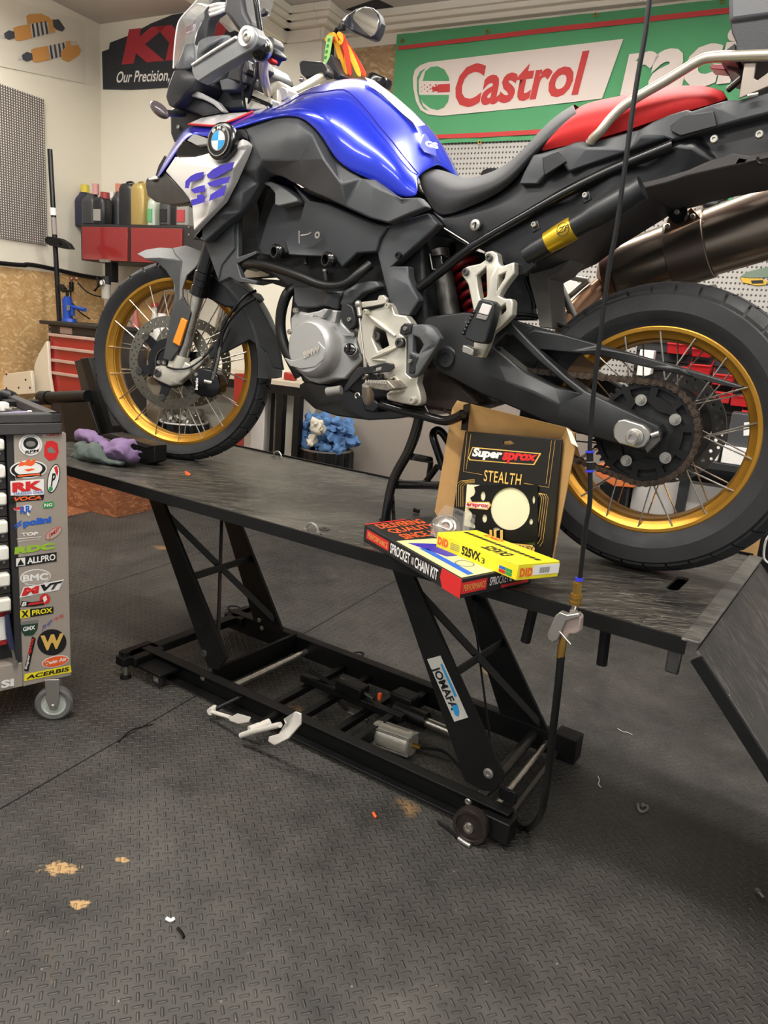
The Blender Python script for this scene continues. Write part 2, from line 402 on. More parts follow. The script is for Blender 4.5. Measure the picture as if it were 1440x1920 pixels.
# palette
M = dict(
    black=mat('satin_black_plastic', (30, 31, 33), 0.42, noise=(18, 0.12)),
    blackmet=mat('black_powder_coat', (11, 11, 11), 0.5, spec=0.35, noise=(12, 0.15)),
    gloss=mat('gloss_black', (16, 16, 17), 0.18),
    dgrey=mat('dark_grey_body_plastic', (62, 64, 67), 0.48, bump=(600, 0.05)),
    mgrey=mat('grey_body_plastic', (84, 86, 88), 0.42),
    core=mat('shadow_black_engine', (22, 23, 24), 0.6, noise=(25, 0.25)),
    blue=mat('blue_metallic_paint', (24, 48, 200), 0.28, 0.35, coat=1.0),
    dblue=mat('deep_blue_paint', (34, 30, 140), 0.25, 0.2, coat=0.8),
    white=mat('white_paint', (226, 222, 222), 0.25, coat=0.6),
    silver=mat('silver_body_paint', (222, 219, 216), 0.32, 0.15, coat=0.5),
    alu=mat('cast_aluminium', (205, 200, 186), 0.38, 0.55, bump=(250, 0.12)),
    eng=mat('silver_engine_casting', (168, 168, 166), 0.42, 0.45, bump=(350, 0.1)),
    steel=mat('brushed_steel', (190, 184, 174), 0.28, 0.9, noise=(40, 0.15)),
    dsteel=mat('dark_steel', (92, 90, 86), 0.4, 0.8, noise=(30, 0.2)),
    exh=mat('brushed_exhaust_steel', (150, 136, 122), 0.26, 0.95, noise=(3, 0.10)),
    exhb=mat('heat_tinted_pipe', (138, 104, 80), 0.3, 0.9, noise=(7, 0.3)),
    gold=mat('gold_anodised_rim', (182, 132, 48), 0.34, 0.75, noise=(9, 0.08)),
    goldz=mat('gold_anodised_reservoir', (206, 168, 40), 0.3, 0.7),
    tyre=mat('tyre_rubber', (35, 35, 36), 0.7, noise=(14, 0.22), bump=(120, 0.12)),
    red=mat('red_vinyl', (186, 40, 40), 0.62, spec=0.25, bump=(500, 0.05)),
    seat=mat('black_seat_vinyl', (58, 58, 59), 0.62, spec=0.3, bump=(420, 0.08)),
    amber=mat('amber_reflector', (236, 140, 20), 0.3, coat=0.5),
    chain=mat('rusty_chain_steel', (72, 60, 50), 0.55, 0.6, noise=(120, 0.4)),
    redspring=mat('red_spring_paint', (120, 20, 24), 0.35),
    card=mat('brown_cardboard', (178, 140, 88), 0.8, noise=(30, 0.06)),
    wall=mat('white_painted_wall', (224, 218, 202), 0.8, noise=(2, 0.02), bump=(45, 0.08)),
    ceil=mat('ceiling_paint', (196, 190, 182), 0.85),
    cream=mat('cream_cornice_paint', (230, 222, 204), 0.6),
    redpaint=mat('red_gloss_paint', (158, 40, 38), 0.22, coat=0.4),
    glass=mat('clear_screen', (220, 226, 230), 0.06, trans=0.85, alpha=0.45),
    clear=mat('clear_blister_plastic', (235, 238, 240), 0.08, trans=0.9, alpha=0.35),
    ptext=mat('white_print', (235, 232, 226), 0.6), ktext=mat('black_print', (18, 18, 18), 0.6), rtext=mat('red_print', (206, 36, 36), 0.6),
    btext=mat('blue_print', (36, 92, 190), 0.6), gtext=mat('green_print', (46, 150, 80), 0.6), ytext=mat('yellow_print', (240, 222, 40), 0.6),
    otext=mat('orange_print', (236, 96, 40), 0.6), lime=mat('lime_print', (150, 190, 50), 0.6), purp=mat('violet_print', (56, 44, 160), 0.5),
    goldtext=mat('gold_print', (222, 180, 92), 0.5), grey=mat('grey_print', (120, 118, 112), 0.6), cyan=mat('sky_blue_print', (40, 150, 210), 0.6),
    brass=mat('brass', (190, 150, 74), 0.28, 0.9), zinc=mat('zinc_plate', (178, 174, 166), 0.35, 0.85), rubber=mat('hose_rubber', (14, 14, 14), 0.42, spec=0.35),
    pushblue=mat('blue_collet_plastic', (50, 56, 200), 0.4), steeltube=mat('satin_steel_tube', (206, 198, 180), 0.3, 0.75),
)
# ================================================================ ROOM
YW = 1.80; XL = -2.33
fl = MB().rbox(-3.2, 4.2, -4.2, 2.2, -0.05, 0.0).build('floor', floor_material()); struct(fl)
fb = MB().rbox(XL, -1.672, -1.2, YW, 0.0, 0.002).build('floor_board', osb_material('worn_floor_board', (150, 92, 56), (126, 76, 48), (178, 124, 84))); struct(fb)
struct(MB().rbox(XL - 0.1, 4.2, YW, YW + 0.1, 0, 2.92).build('wall_back', M['wall']))
struct(MB().rbox(XL - 0.1, XL, -3.2, YW, 0, 2.92).build('wall_left', M['wall']))
struct(MB().rbox(-0.80, 4.2, -4.2, YW, 2.75, 2.90).build('ceiling', M['ceil']))
o = struct(MB().rbox(XL, -0.95, -3.2, YW, 2.90, 3.0).build('ceiling', M['ceil']))
struct(MB().rbox(-0.95, -0.80, -3.2, 1.64, 2.61, 2.90).build('trim_1', M['wall']))
struct(MB().rbox(-0.95, -0.57, 1.64, YW, 0, 2.75).build('wall_pillar', M['wall']))
cor = MB()
for dp, z0, z1 in ((0.095, 2.715, 2.75), (0.080, 2.69, 2.715), (0.055, 2.665, 2.69), (0.022, 2.61, 2.665)):
    cor.rbox(-0.57, 4.2, YW - dp, YW, z0, z1)
    cor.rbox(-0.57, -0.57 + dp, 1.64 - dp, YW, z0, z1)
    cor.rbox(-0.80, -0.57, 1.64 - dp, 1.64, z0, z1)
    cor.rbox(-0.80, -0.80 + dp, -3.2, 1.64, z0, z1)
struct(cor.build('trim_2', M['cream'], bevel=0.004))
struct(MB().hexa([az(u, v, 2.7485) for u, v in ((648, 18), (706, -2), (770, 28), (713, 37))], [az(u, v, 2.7485) + UP * 0.001 for u, v in ((648, 18), (706, -2), (770, 28), (713, 37))]).build('ceiling_hatch', mat('dark_hatch', (44, 42, 46), 0.8), smooth=False))
struct(MB().rbox(XL, XL + 0.012, -2.6, YW, 0, 1.37).build('wall_left_panel', osb_material('pine_osb_board', (204, 168, 116), (188, 148, 96), (222, 192, 144), YR)))
struct(MB().rbox(-0.57, 3.4, YW - 0.012, YW, 2.05, 2.62).build('wall_back_panel', osb_material('grey_tan_osb_board', (178, 148, 110), (160, 128, 92), (198, 172, 134), XR)))
struct(MB().rbox(-0.57, 3.4, YW - 0.02, YW, 0, 0.98).build('wall_back_lower_panel', mat('grey_beige_panel', (150, 140, 130), 0.7)))

# perforated tool boards
pm = pegboard_material('perforated_grey_board', (0.0182, 0.0235), (176, 172, 166), (66, 64, 62), 0.23, 0.2)
pb = MB().rbox(-0.55, 3.4, YW - 0.03, YW - 0.014, 1.0, 2.16).build('perforated_tool_board', pm)
tag(pb, 'long grey perforated steel tool board on the wall under the green banner', 'pegboard')
lm = pegboard_material('dark_grid_board', (0.0158, 0.0136), (98, 92, 90), (232, 226, 214), 0.20, 0.27, YR, True)
p0 = axr(82, 183, XL + 0.014)
pl_ = MB().rbox(XL + 0.002, XL + 0.014, 0.1, p0.dot(YR), 1.53, 2.35).build('grid_tool_board', lm)
tag(pl_, 'dark grid board with rows of small pale square holes on the white left wall', 'pegboard')
# conduit along the board edge
cb = MB().tube([room(XL + 0.0275, y_, z_) for y_, z_ in ((-1.5, 1.36), (0.9, 1.385), (1.2, 1.40), (1.35, 1.395), (1.6, 1.375), (1.78, 1.37))], 0.013, 8, 4).build('cable_conduit', M['blackmet'])
tag(cb, 'black cable conduit running along the top of the chipboard on the left wall', 'cable')

# ================================================================ LIFT
ZT = 0.70
lift = thing('motorcycle_lift', 'black scissor motorcycle lift table with diamond floor base carrying the blue motorcycle', 'lift', (0.8, 0, 0))
DK = table_material(); BK = M['blackmet']
x0, x1, ya, yb = -0.46, 1.80, -0.385, 0.358
def slot(cx, cy, hx, hy, n=6):
    r = hx; pts = []
    for k in range(n + 1): a = PI * k / n; pts.append((cx + r * math.cos(a), cy + hy - r + r * math.sin(a)))
    for k in range(n + 1): a = PI + PI * k / n; pts.append((cx + r * math.cos(a), cy - hy + r + r * math.sin(a)))
    return pts
ol = [(x0, ya), (x1, ya), (x1, yb), (x0, yb)]
hs = [slot(1.71, -0.052, 0.013, 0.062), [(0.95, -0.2095), (x1 - .004, -0.2135), (x1 - .004, -0.2105), (0.95, -0.2065)]]
pts = list(ol); hid = []
for h in hs: hid.append(list(range(len(pts), len(pts) + len(h)))); pts += h
bm = plate_bm(pts, [Vector((p[0], p[1], ZT)) for p in pts], 4, hid, Vector((0, 0, -0.006)))
finish(bm, 'deck_plate', DK, lift, smooth=False)
mb = MB(); mb.box(x0 + .03, x1 - .05, -0.33, 0.31, ZT - 0.05, ZT - 0.03); mb.build('deck_underframe', BK, lift)
MB().box(x0, x1 + .004, ya - .003, ya + .004, ZT - 0.03, ZT + 0.0008).build('side_rail', BK, lift)
MB().box(x0, x1 + .004, yb - .004, yb + .003, ZT - 0.03, ZT + 0.006).build('side_rail', BK, lift)
MB().box(x0 - .004, x0 + .004, ya, yb, ZT - 0.03, ZT + 0.0008).build('end_rail', BK, lift)
# ramp
rd = Vector((0.148, 0, -0.164)).normalized(); rn = Vector((-rd.z, 0, rd.x)); rn = rn if rn.z > 0 else -rn
hp = Vector((1.812, 0, 0.700))
mb = MB(); mb.box(1.795, 1.828, ya - .005, yb, -0.004, 0.0025, o=Vector((0, 0, ZT))); mb.build('hinge_flap', table_material('worn_hinge_flap', AX, AY, (70, 68, 64), (104, 101, 95), 0.4), lift, bevel=0.002)
L = 0.93
ram = MB(); c0 = hp + rd * 0.02
ram.hexa([c0 + AY * ya - rn * .005, c0 + AY * yb - rn * .005, c0 + rd * L + AY * yb - rn * .005, c0 + rd * L + AY * ya - rn * .005], [c0 + AY * ya, c0 + AY * yb, c0 + rd * L + AY * yb, c0 + rd * L + AY * ya])
ram.build('ramp_plate', table_material('worn_ramp_plate', AX, AY, (36, 34, 33), (62, 57, 54), 0.5), lift, smooth=False)
for yy in (ya, yb):
    r_ = MB(); a = c0 + rd * 0.012 + AY * yy
    r_.hexa([a - AY * .004, a + AY * .004, a + rd * (L - .012) + AY * .004, a + rd * (L - .012) - AY * .004][::1], [q - rn * 0.022 for q in [a - AY * .004, a + AY * .004, a + rd * (L - .012) + AY * .004, a + rd * (L - .012) - AY * .004]])
    r_.build('ramp_side_rail', BK, lift)
MB().box(1.775, 1.80, ya + .002, ya + .012, ZT - 0.075, ZT - 0.028).build('hinge_lug', M['dsteel'], lift, bevel=.004)
# support pegs under the deck end
for a, b in (((1003, 1128), (985, 1203)), ((1137, 1172), (1128, 1246))):
    MB().tube([at(*a, -0.30), at(*b, -0.30)], 0.011, 10).build('support_peg', BK, lift)
# scissor arms: flat plates
def arm(pts, y):
    return panel('lift_arm', pts, BK, lift, 0.012, y, bevel=.0015)
arm([(268, 905), (292, 910), (424, 1233), (410, 1256), (390, 1252), (373, 1207)], -0.215)
arm([(724, 1035), (757, 1040), (945, 1458), (928, 1484), (905, 1483), (871, 1464)], -0.215)
arm([(410, 945), (438, 950), (529, 1183), (520, 1196), (488, 1196), (476, 1165)], 0.203)
arm([(862, 1095), (900, 1100), (1028, 1374), (1018, 1388), (962, 1388), (948, 1372)], 0.203)
def bar(name, a, b, w=0.022, t=0.005, m=BK, par=lift, up=AX):
    a, b = Vector(a), Vector(b); d = (b - a).normalized(); s = d.cross(up).normalized(); n = d.cross(s)
    mb = MB(); mb.obox((a + b) / 2, d * ((b - a).length / 2), s * (w / 2), n * (t / 2)); return mb.build(name, m, par, bevel=.001)
FM = mat('scuffed_black_bar', (48, 46, 44), 0.4, 0.3, noise=(30, 0.2))
for p, q in (((305, 957), (515, 1163)), ((786, 1112), (1013, 1358))): bar('diagonal_brace', at(*p, -0.205), at(*q, 0.203), m=FM)
for p, q in (((409, 1200), (416, 958)), ((922, 1412), (884, 1115))): bar('diagonal_brace', at(*p, -0.205), at(*q, 0.203), m=FM)
for p, q in (((359, 1082), (467, 1048)), ((852, 1263), (940, 1205))): bar('cross_brace', at(*p, -0.205), at(*q, 0.203), w=0.026, m=FM)
# deck brackets at arm tops
for a in ((345, 930), (690, 1035)):
    p = at(a[0], a[1], -0.25); MB().box(p.x - .03, p.x + .045, -0.30, -0.20, ZT - 0.062, ZT - 0.03).build('pivot_bracket', BK, lift, bevel=.004)
# base frame
zr = 0.088
def rail(yy, sgn, xa, xb):
    mb = MB(); mb.box(xa, xb, yy - .003, yy + .003, 0.018, zr); mb.box(xa, xb, min(yy, yy + sgn * .032), max(yy, yy + sgn * .032), zr - .005, zr); mb.box(xa, xb, min(yy, yy + sgn * .032), max(yy, yy + sgn * .032), 0.016, 0.022)
    return mb.build('base_rail', BK, lift, bevel=.001)
rail(-0.205, -1, 0.10, 1.462); rail(0.205, 1, 0.06, 1.41)
MB().box(0.40, 0.412, -0.2, 0.2, 0.03, 0.10).build('base_cross_plate', BK, lift)
MB().box(0.085, 0.125, -0.33, 0.33, 0.055, 0.085).build('base_cross_beam', BK, lift, bevel=.003)
for x in (0.62, 0.73, 0.86): MB().box(x, x + .022, -0.2, 0.2, 0.028, 0.05).build('base_slat', BK, lift, bevel=.002)
MB().box(0.60, 1.0, 0.0, 0.025, 0.05, 0.075).build('base_strut', BK, lift, bevel=.003)
MB().box(0.95, 0.975, -0.2, 0.2, 0.03, 0.07).build('base_slat', BK, lift, bevel=.002)
for x, z, r, m_ in ((1.36, 0.062, 0.016, M['dsteel']), (1.405, 0.055, 0.009, M['steel']), (1.44, 0.04, 0.008, M['dsteel'])):
    MB().cyl((x, -0.2, z), (x - .02, 0.2, z), r, seg=14).build('base_rod', m_, lift)
MB().cyl((0.46, -0.2, 0.045), (0.46, 0.2, 0.045), 0.012, seg=12).build('base_rod', M['steel'], lift)
panel('end_plate', [(935, 1476), (967, 1487), (966, 1510), (935, 1498)], BK, lift, .01, -0.2)
MB().box(1.405, 1.475, 0.19, 0.25, 0.02, 0.10).build('end_plate', BK, lift, bevel=.003)
MB().box(1.40, 1.475, -0.255, -0.205, 0.018, 0.075).build('end_plate', BK, lift, bevel=.003)
bolt('pivot_bolt', at(916, 1450, -0.216), (0, -1, 0), 0.0135, M['zinc'], lift, .004)
bolt('pivot_bolt', at(383, 1225, -0.216), (0, -1, 0), 0.012, M['dsteel'], lift, .004)
bolt('pivot_bolt', at(380, 1271, -0.209), (0, -1, 0), 0.010, M['zinc'], lift, .003)
for q in ((486, 1163), (491, 1178)): bolt('pivot_bolt', at(*q, 0.2), (0, -1, 0), 0.009, M['zinc'], lift, .003)
# caster, levelling feet, wheels
def caster(c, r, m_wheel, par, name='caster', yaw=0.0):
    e = MB(); c = Vector(c); ax = Vector((math.sin(yaw), -math.cos(yaw), 0))
    e.lathe([(0.001, -.011), (r * .8, -.011), (r, -.007), (r, .007), (r * .8, .011), (0.001, .011)], c, ax, 24)
    w = e.build(name, m_wheel, par)
    f = MB()
    for s in (-1, 1): f.obox(c + ax * .014 * s + UP * r * .5, Vector((.013, 0, 0)), ax * .0015, UP * r * .75)
    f.box(c.x - .03, c.x + .03, c.y - .022, c.y + .022, c.z + r * 1.2, c.z + r * 1.2 + .005); f.cyl(c + ax * -.017, c + ax * .017, .006)
    f.build('caster_fork', M['zinc'], w, bevel=.001); return w
caster((0.222, -0.262, 0.024), 0.024, M['tyre'], lift)
MB().box(0.16, 0.27, -0.30, -0.205, 0.055, 0.066).build('caster_bracket', BK, lift, bevel=.002)
for yy in (-0.30, 0.30):
    MB().box(0.06, 0.15, min(yy, yy * .6), max(yy, yy * .6), 0.05, 0.085).build('outrigger', BK, lift, bevel=.003)
    mb = MB(); mb.cyl((0.098, yy, 0.01), (0.098, yy, 0.05), .009, seg=12); mb.build('levelling_foot', M['zinc'], lift)
    MB().cyl((0.098, yy, 0), (0.098, yy, 0.012), .019, .017, seg=14).build('levelling_foot', M['rubber'], lift)
    MB().cyl((0.098, yy, 0.045), (0.098, yy, 0.096), .014, .017, seg=10).build('levelling_foot', BK, lift)
wc = at(884, 1547, -0.275); wc.z = 0.046
mb = MB(); mb.lathe([(0.012, -.013), (.034, -.010), (.036, -.014), (.044, -.014), (.046, -.010), (.046, .010), (.044, .014), (.036, .014), (.034, .010), (.012, .013)], wc, (0.05, -1, 0), 36, closed=True); mb.build('transport_wheel', mat('dark_cast_wheel', (52, 44, 42), 0.35, 0.4, noise=(40, .3)), lift)
mb = MB(); mb.lathe([(0.004, 0), (.0135, 0), (.0125, .006), (.007, .007), (.006, .003), (0.001, .003)], wc + AY * -.013, (0.05, -1, 0), 20); mb.build('wheel_hub', M['steel'], lift)
MB().cyl(wc + AY * -.01, wc + AY * .07, .008).build('wheel_axle', M['dsteel'], lift)
bolt('pivot_bolt', at(878, 1503, -0.235), (0, -1, 0), 0.009, M['zinc'], lift, .004)
# hydraulic ram and air motor on the base
z_ = 0.075
MB().tube([at(742, 1328, 0.06), at(800, 1352, 0.06)], 0.026, 18).build('hydraulic_ram', BK, lift)
MB().tube([at(795, 1352, 0.06), at(848, 1374, 0.06)], 0.015, 14).build('hydraulic_piston_rod', M['steel'], lift)
a, b = at(704, 1372, -0.07), at(772, 1396, -0.07)
d = (b - a).normalized(); ln = (b - a).length
mb = MB(); mb.lathe([(0.001, 0), (.0335, 0), (.0355, .003), (.0355, ln * .12), (.033, ln * .14), (.033, ln * .86), (.0355, ln * .88), (.0355, ln), (.03, ln + .004), (0.001, ln + .004)], a, d, 28); mb.build('air_motor', M['alu'], lift)
mb = MB()
for k in range(4):
    w_ = d.cross(UP).normalized() * math.cos(PI / 4 + k * PI / 2) * .037 + UP * math.sin(PI / 4 + k * PI / 2) * .037
    mb.cyl(a + w_ - d * .003, b + w_ + d * .006, .0032, seg=8)
mb.build('tie_rods', M['zinc'], lift)
MB().cyl(b, b + d * .03, .007, seg=8).build('air_fitting', M['brass'], lift)
MB().tube([b + d * .03, at(830, 1408, -0.08), at(858, 1432, -0.12), at(876, 1456, -0.16)], .005, 8, 5).build('air_line', M['rubber'], lift)
MB().obox(at(660, 1290, 0.02), Vector((.05, 0, 0)), AY * .025, UP * .02).build('valve_block', BK, lift, bevel=.004)
MB().obox(at(712, 1306, 0.05), Vector((.006, 0, 0)), AY * .006, UP * .012).build('valve_tap', M['otext'], lift, bevel=.002)
for p, q, m_ in (((580, 1255), (640, 1295), BK), ((640, 1270), (700, 1310), M['dsteel']), ((600, 1275), (650, 1330), BK), ((655, 1335), (690, 1350), M['steel'])):
    MB().tube([at(*p, 0.02), at(*q, 0.02)], .006, 8).build('linkage_rod', m_, lift)
MB().obox(at(760, 1310, 0.1), Vector((.04, 0, 0)), AY * .03, UP * .02).build('valve_block', BK, lift, bevel=.006)
# foot pedals
PW = mat('pedal_white_paint', (214, 208, 198), 0.45)
p1 = at(401, 1331, -0.30); p2 = at(432, 1345, -0.33)
ped = MB().tube([at(465, 1300, -0.2), p1], .007, 10).build('pedal_shaft', BK, lift)
ped = MB().cyl(p1 + Vector((-.005, .01, 0)), p1 + Vector((0.0, -.016, 0)), .011, seg=16).build('foot_pedal', PW, lift)
MB().tube([p1 + Vector((.004, -.012, 0)), p2], .006, 8).build('pedal_arm', PW, ped)
panel('pedal_pad', [(428, 1346), (445, 1337), (470, 1344), (466, 1353), (447, 1357), (430, 1351)], PW, ped, .006, -0.335, tdir=Vector((0, .5, -.6)))
p3 = at(486, 1362, -0.31)
MB().tube([at(530, 1330, -0.2), p3], .013, 12).build('pedal_shaft', BK, lift)
pd2 = MB().cyl(p3 + Vector((.012, .03, .002)), p3 + Vector((-.008, -.03, -.004)), .014, seg=16).build('foot_pedal', PW, lift)
MB().tube([at(452, 1379, -0.345), at(475, 1371, -0.35), at(525, 1359, -0.37)], .008, 10).build('pedal_arm', PW, pd2)
panel('pedal_pad', [(531, 1348), (553, 1334), (563, 1338), (563, 1358), (540, 1385), (514, 1398), (502, 1390), (504, 1381), (522, 1376), (534, 1356)], PW, pd2, .008, -0.385, inner=[(540, 1358, -0.37)], tdir=Vector((.3, .6, .0)))
# tie-down loops
for (u, v, yy) in ((585, 998, -0.36), (520, 858, 0.345)):
    c = az(u, v, ZT); r = .02
    mb = MB(); mb.tube([c + Vector((r * math.cos(PI * k / 12), 0, r * 1.15 * math.sin(PI * k / 12))) for k in range(13)], .0032, 8); lp = mb.build('tie_down_loop', M['zinc'], lift)
    for s in (-1, 1): MB().cyl(c + Vector((s * r, 0, -.001)), c + Vector((s * r, 0, .005)), .007, seg=6).build('loop_nut', M['zinc'], lp)
c = az(597, 992, ZT); MB().lathe([(0.006, .0005), (.014, .0005), (.014, .002), (.006, .002)], c + Vector((.01, .012, 0)), UP, 16, closed=True).build('washer', M['dsteel'], lift)
# front wheel chock
CHK = mat('chock_dark_brown_steel', (46, 40, 37), 0.5, 0.2, noise=(14, .2))
panel('chock_plate', [(139, 677), (163, 670), (200, 800), (197, 815), (183, 817), (160, 762)], CHK, lift, .14, -0.08)
panel('chock_upright', [(150, 672), (166, 670), (205, 812), (194, 818)], BK, lift, .02, -0.09)
MB().tube([at(84, 746, -0.10), at(166, 743, -0.10)], .0225, 18).build('chock_cylinder', BK, lift)
MB().tube([at(66, 749, -0.10), at(84, 747, -0.10)], .009, 10).build('chock_spindle', M['steel'], lift)
MB().tube([at(78, 746, -0.10), at(92, 746, -0.10)], .027, 12).build('chock_collar', BK, lift)
panel('chock_gusset', [(112, 757), (165, 753), (186, 812), (150, 845), (128, 842)], BK, lift, .012, -0.12)
panel('chock_angle', [(188, 816), (206, 812), (290, 836), (290, 866), (274, 871), (246, 866), (240, 840)], BK, lift, .05, -0.17)
panel('chock_angle', [(188, 816), (206, 812), (290, 836), (274, 841)], CHK, lift, .052, -0.172)
# maker's plate
q = [at(801, 1236, -0.2155), at(852, 1353, -0.2155), at(878, 1345, -0.2155), at(826, 1229, -0.2155)]
pl = decal('makers_plate', q, mat('pale_aluminium_plate', (206, 202, 192), .4), lift)
text('lettering', 'JOMAFA', pq(lambda u, v: at(u, v, -0.2168), [(806, 1254), (843, 1334), (860, 1328), (823, 1248)]), M['ktext'], pl, bold=.03)
decal('blue_stripe', pq(lambda u, v: at(u, v, -0.2165), [(826, 1246), (829, 1244), (857, 1305), (853, 1307)]), M['cyan'], pl)
decal('blue_arrow', pq(lambda u, v: at(u, v, -0.2168), [(847, 1324), (857, 1320), (861, 1333), (860, 1344), (853, 1340)]), M['cyan'], pl)
# ================================================================ MOTORCYCLE
bike = thing('motorcycle', 'blue adventure motorcycle with gold spoked wheels and red rear seat on the lift', 'motorcycle', (0.8, 0, ZT))
def wheel(name, c, e, n, Rl, w, Ro, wt, nsp, hub_r, hub_w, tread):
    c = Vector(c)
    wroot = thing(name, None, None, c); wroot.parent = bike; wroot.matrix_parent_inverse = Matrix.Translation(-WL['motorcycle'])
    def L(r, a, off): return c + e * (r * math.cos(a)) + UP * (r * math.sin(a)) + n * off
    # rim
    pr = [(Rl, -w), (Rl, -w + .005), (Rl - .014, -w + .012), (Rl - .018, 0), (Rl - .014, w - .012), (Rl, w - .005), (Rl, w), (Rl - .003, w + .0015), (Rl - .010, w + .001), (Rl - .014, w - .002), (Rl - .018, w - .005), (Rl - .026, w - .009), (Rl - .027, w * .62), (Rl - .030, w * .56), (Rl - .031, w * .2), (Rl - .034, 0), (Rl - .031, -w * .2), (Rl - .030, -w * .56), (Rl - .026, -w + .009), (Rl - .018, -w + .004), (Rl - .005, -w - .001)]
    MB().lathe(pr, c, n, 96, closed=True, ref=e).build('rim', M['gold'], wroot, angle=25)
    # tyre
    s = .008
    pt = [(Rl - .010, -w + .003), (Rl - .002, -w + .001), (Rl + .010, -wt * .86), (Rl + .030, -wt), (Ro - .032, -wt * .97), (Ro - .016 - s, -wt * .80), (Ro - .005 - s, -wt * .46), (Ro - s, 0)]
    pt = pt + [(r, -o_) for r, o_ in pt[-2::-1]]
    pt += [(Rl - .012, w - .012), (Rl - .012, -w + .012)]
    t = MB(); t.lathe(pt, c, n, 96, closed=True, ref=e); tb = t.bm
    def crown(o_): return Ro - (abs(o_) / wt) ** 2.2 * .030
    def block(a0, a1, o0, o1, sk=0.0):
        na, no = 3, 3; base = []; top = []
        V = [[[None] * (no + 1) for _ in range(na + 1)] for _ in range(2)]
        for k in range(2):
            for i in range(na + 1):
                for j in range(no + 1):
                    o_ = o0 + (o1 - o0) * j / no; a = a0 + (a1 - a0) * i / na + sk * (j / no)
                    V[k][i][j] = tb.verts.new(L(crown(o_) - (0.015 if k == 0 else 0), a, o_))
        for i in range(na):
            for j in range(no): tb.faces.new((V[1][i][j], V[1][i + 1][j], V[1][i + 1][j + 1], V[1][i][j + 1]))
        for i in range(na):
            for j in (0, no): tb.faces.new((V[0][i][j], V[0][i + 1][j], V[1][i + 1][j], V[1][i][j]))
        for j in range(no):
            for i in (0, na): tb.faces.new((V[0][i][j], V[0][i][j + 1], V[1][i][j + 1], V[1][i][j]))
    for (cnt, o0, o1, ph, gap, sk) in tread:
        for k in range(cnt):
            a = 2 * PI * (k + ph) / cnt; block(a, a + 2 * PI / cnt * (1 - gap), o0, o1, sk)
    t.build('tyre', M['tyre'], wroot, angle=30)
    # hub
    MB().lathe([(.012, -hub_w - .012), (hub_r * .6, -hub_w - .01), (hub_r, -hub_w), (hub_r, -hub_w + .008), (hub_r * .62, -hub_w + .016), (hub_r * .55, 0), (hub_r * .62, hub_w - .016), (hub_r, hub_w - .008), (hub_r, hub_w), (hub_r * .6, hub_w + .01), (.012, hub_w + .012)], c, n, 32, closed=True, ref=e).build('hub', M['core'], wroot)
    me = None
    for k in range(nsp):
        a = 2 * PI * (k // 2 + .5) / (nsp / 2); side = 1 if k % 2 else -1
        sw = .42 if (k // 2) % 2 else -.42
        MB().cyl(L(hub_r * .95, a + sw * 1.6, side * (hub_w - .004)), L(Rl - .012, a + (.05 if side > 0 else 0), side * (w - .002)), .0019, seg=6).build('spoke', M['steel'], wroot)
    return wroot, L
tf = [(36, -.014, .014, 0, .10, .05), (36, .017, .036, .5, .12, -.03), (36, -.036, -.017, .5, .12, .03)]
fwheel, LF = wheel('front_wheel', FC, WE, WN, .277, .030, .334, .046, 36, .045, .035, tf)
RC = Vector((1.593, 0, 1.025))
tr = [(38, -.027, .027, 0, .10, .05), (38, .031, .066, .5, .11, -.025), (38, -.066, -.031, .5, .11, .025)]
rwheel, LR = wheel('rear_wheel', RC, AX, -AY, .229, .055, .324, .076, 36, .055, .05, tr)
def disc(name, L, ro, ri, off, rows, th, m, par, nbolt=0):
    pts = [(ro * math.cos(2 * PI * k / 72), ro * math.sin(2 * PI * k / 72)) for k in range(72)]; no = 72; hol = []
    def addh(p): hol.append(list(range(len(pts), len(pts) + len(p)))); pts.extend(p)
    addh([(ri * math.cos(2 * PI * k / 48) * (1 + .03 * math.cos(6 * 2 * PI * k / 48)), ri * math.sin(2 * PI * k / 48) * (1 + .03 * math.cos(6 * 2 * PI * k / 48))) for k in range(48)])
    for (cnt, rr, ph, hr) in rows:
        for k in range(cnt):
            a = 2 * PI * (k + ph) / cnt; addh([(rr * math.cos(a) + hr * math.cos(j * PI / 3), rr * math.sin(a) + hr * math.sin(j * PI / 3)) for j in range(6)])
    def P(p): return L(math.hypot(*p), math.atan2(p[1], p[0]), off)
    n = (L(0, 0, 1) - L(0, 0, 0)).normalized()
    bm = plate_bm(pts, [P(p) for p in pts], no, hol, -n * th)
    return finish(bm, name, m, par)
DM = mat('drilled_disc_steel', (128, 124, 112), 0.32, 0.85)
disc('brake_disc', LF, .1525, .118, .072, [(30, .1445, 0, .0035), (30, .135, .5, .0035), (30, .126, 0, .003)], .005, DM, fwheel)
disc('brake_disc', LF, .1525, .118, -.067, [(30, .1445, 0, .0035), (30, .135, .5, .0035)], .005, DM, fwheel)
for k in range(6):
    a = 2 * PI * (k + .3) / 6
    MB().lathe([(.001, -.004), (.012, -.004), (.012, .004), (.006, .005), (.001, .003)], LF(.118, a, .072), WN, 14).build('disc_button', M['dsteel'], fwheel)
mb = MB()
for k in range(6):
    a = 2 * PI * (k + .3) / 6; a2 = a + .35
    mb.hexa([LF(.06, a - .25, .060), LF(.06, a + .35, .060), LF(.112, a + .12, .066), LF(.112, a - .12, .066)], [LF(.06, a - .25, .066), LF(.06, a + .35, .066), LF(.112, a + .12, .072), LF(.112, a - .12, .072)])
mb.lathe([(.02, .05), (.082, .05), (.082, .0685), (.02, .0685)], FC, WN, 40, closed=True)
mb.build('disc_carrier', M['gloss'], fwheel)
MB().lathe([(.05, -.004), (.053, -.004), (.053, .004), (.05, .004)], LF(0, 0, .070), WN, 40, closed=True).build('sensor_ring', M['dsteel'], fwheel)
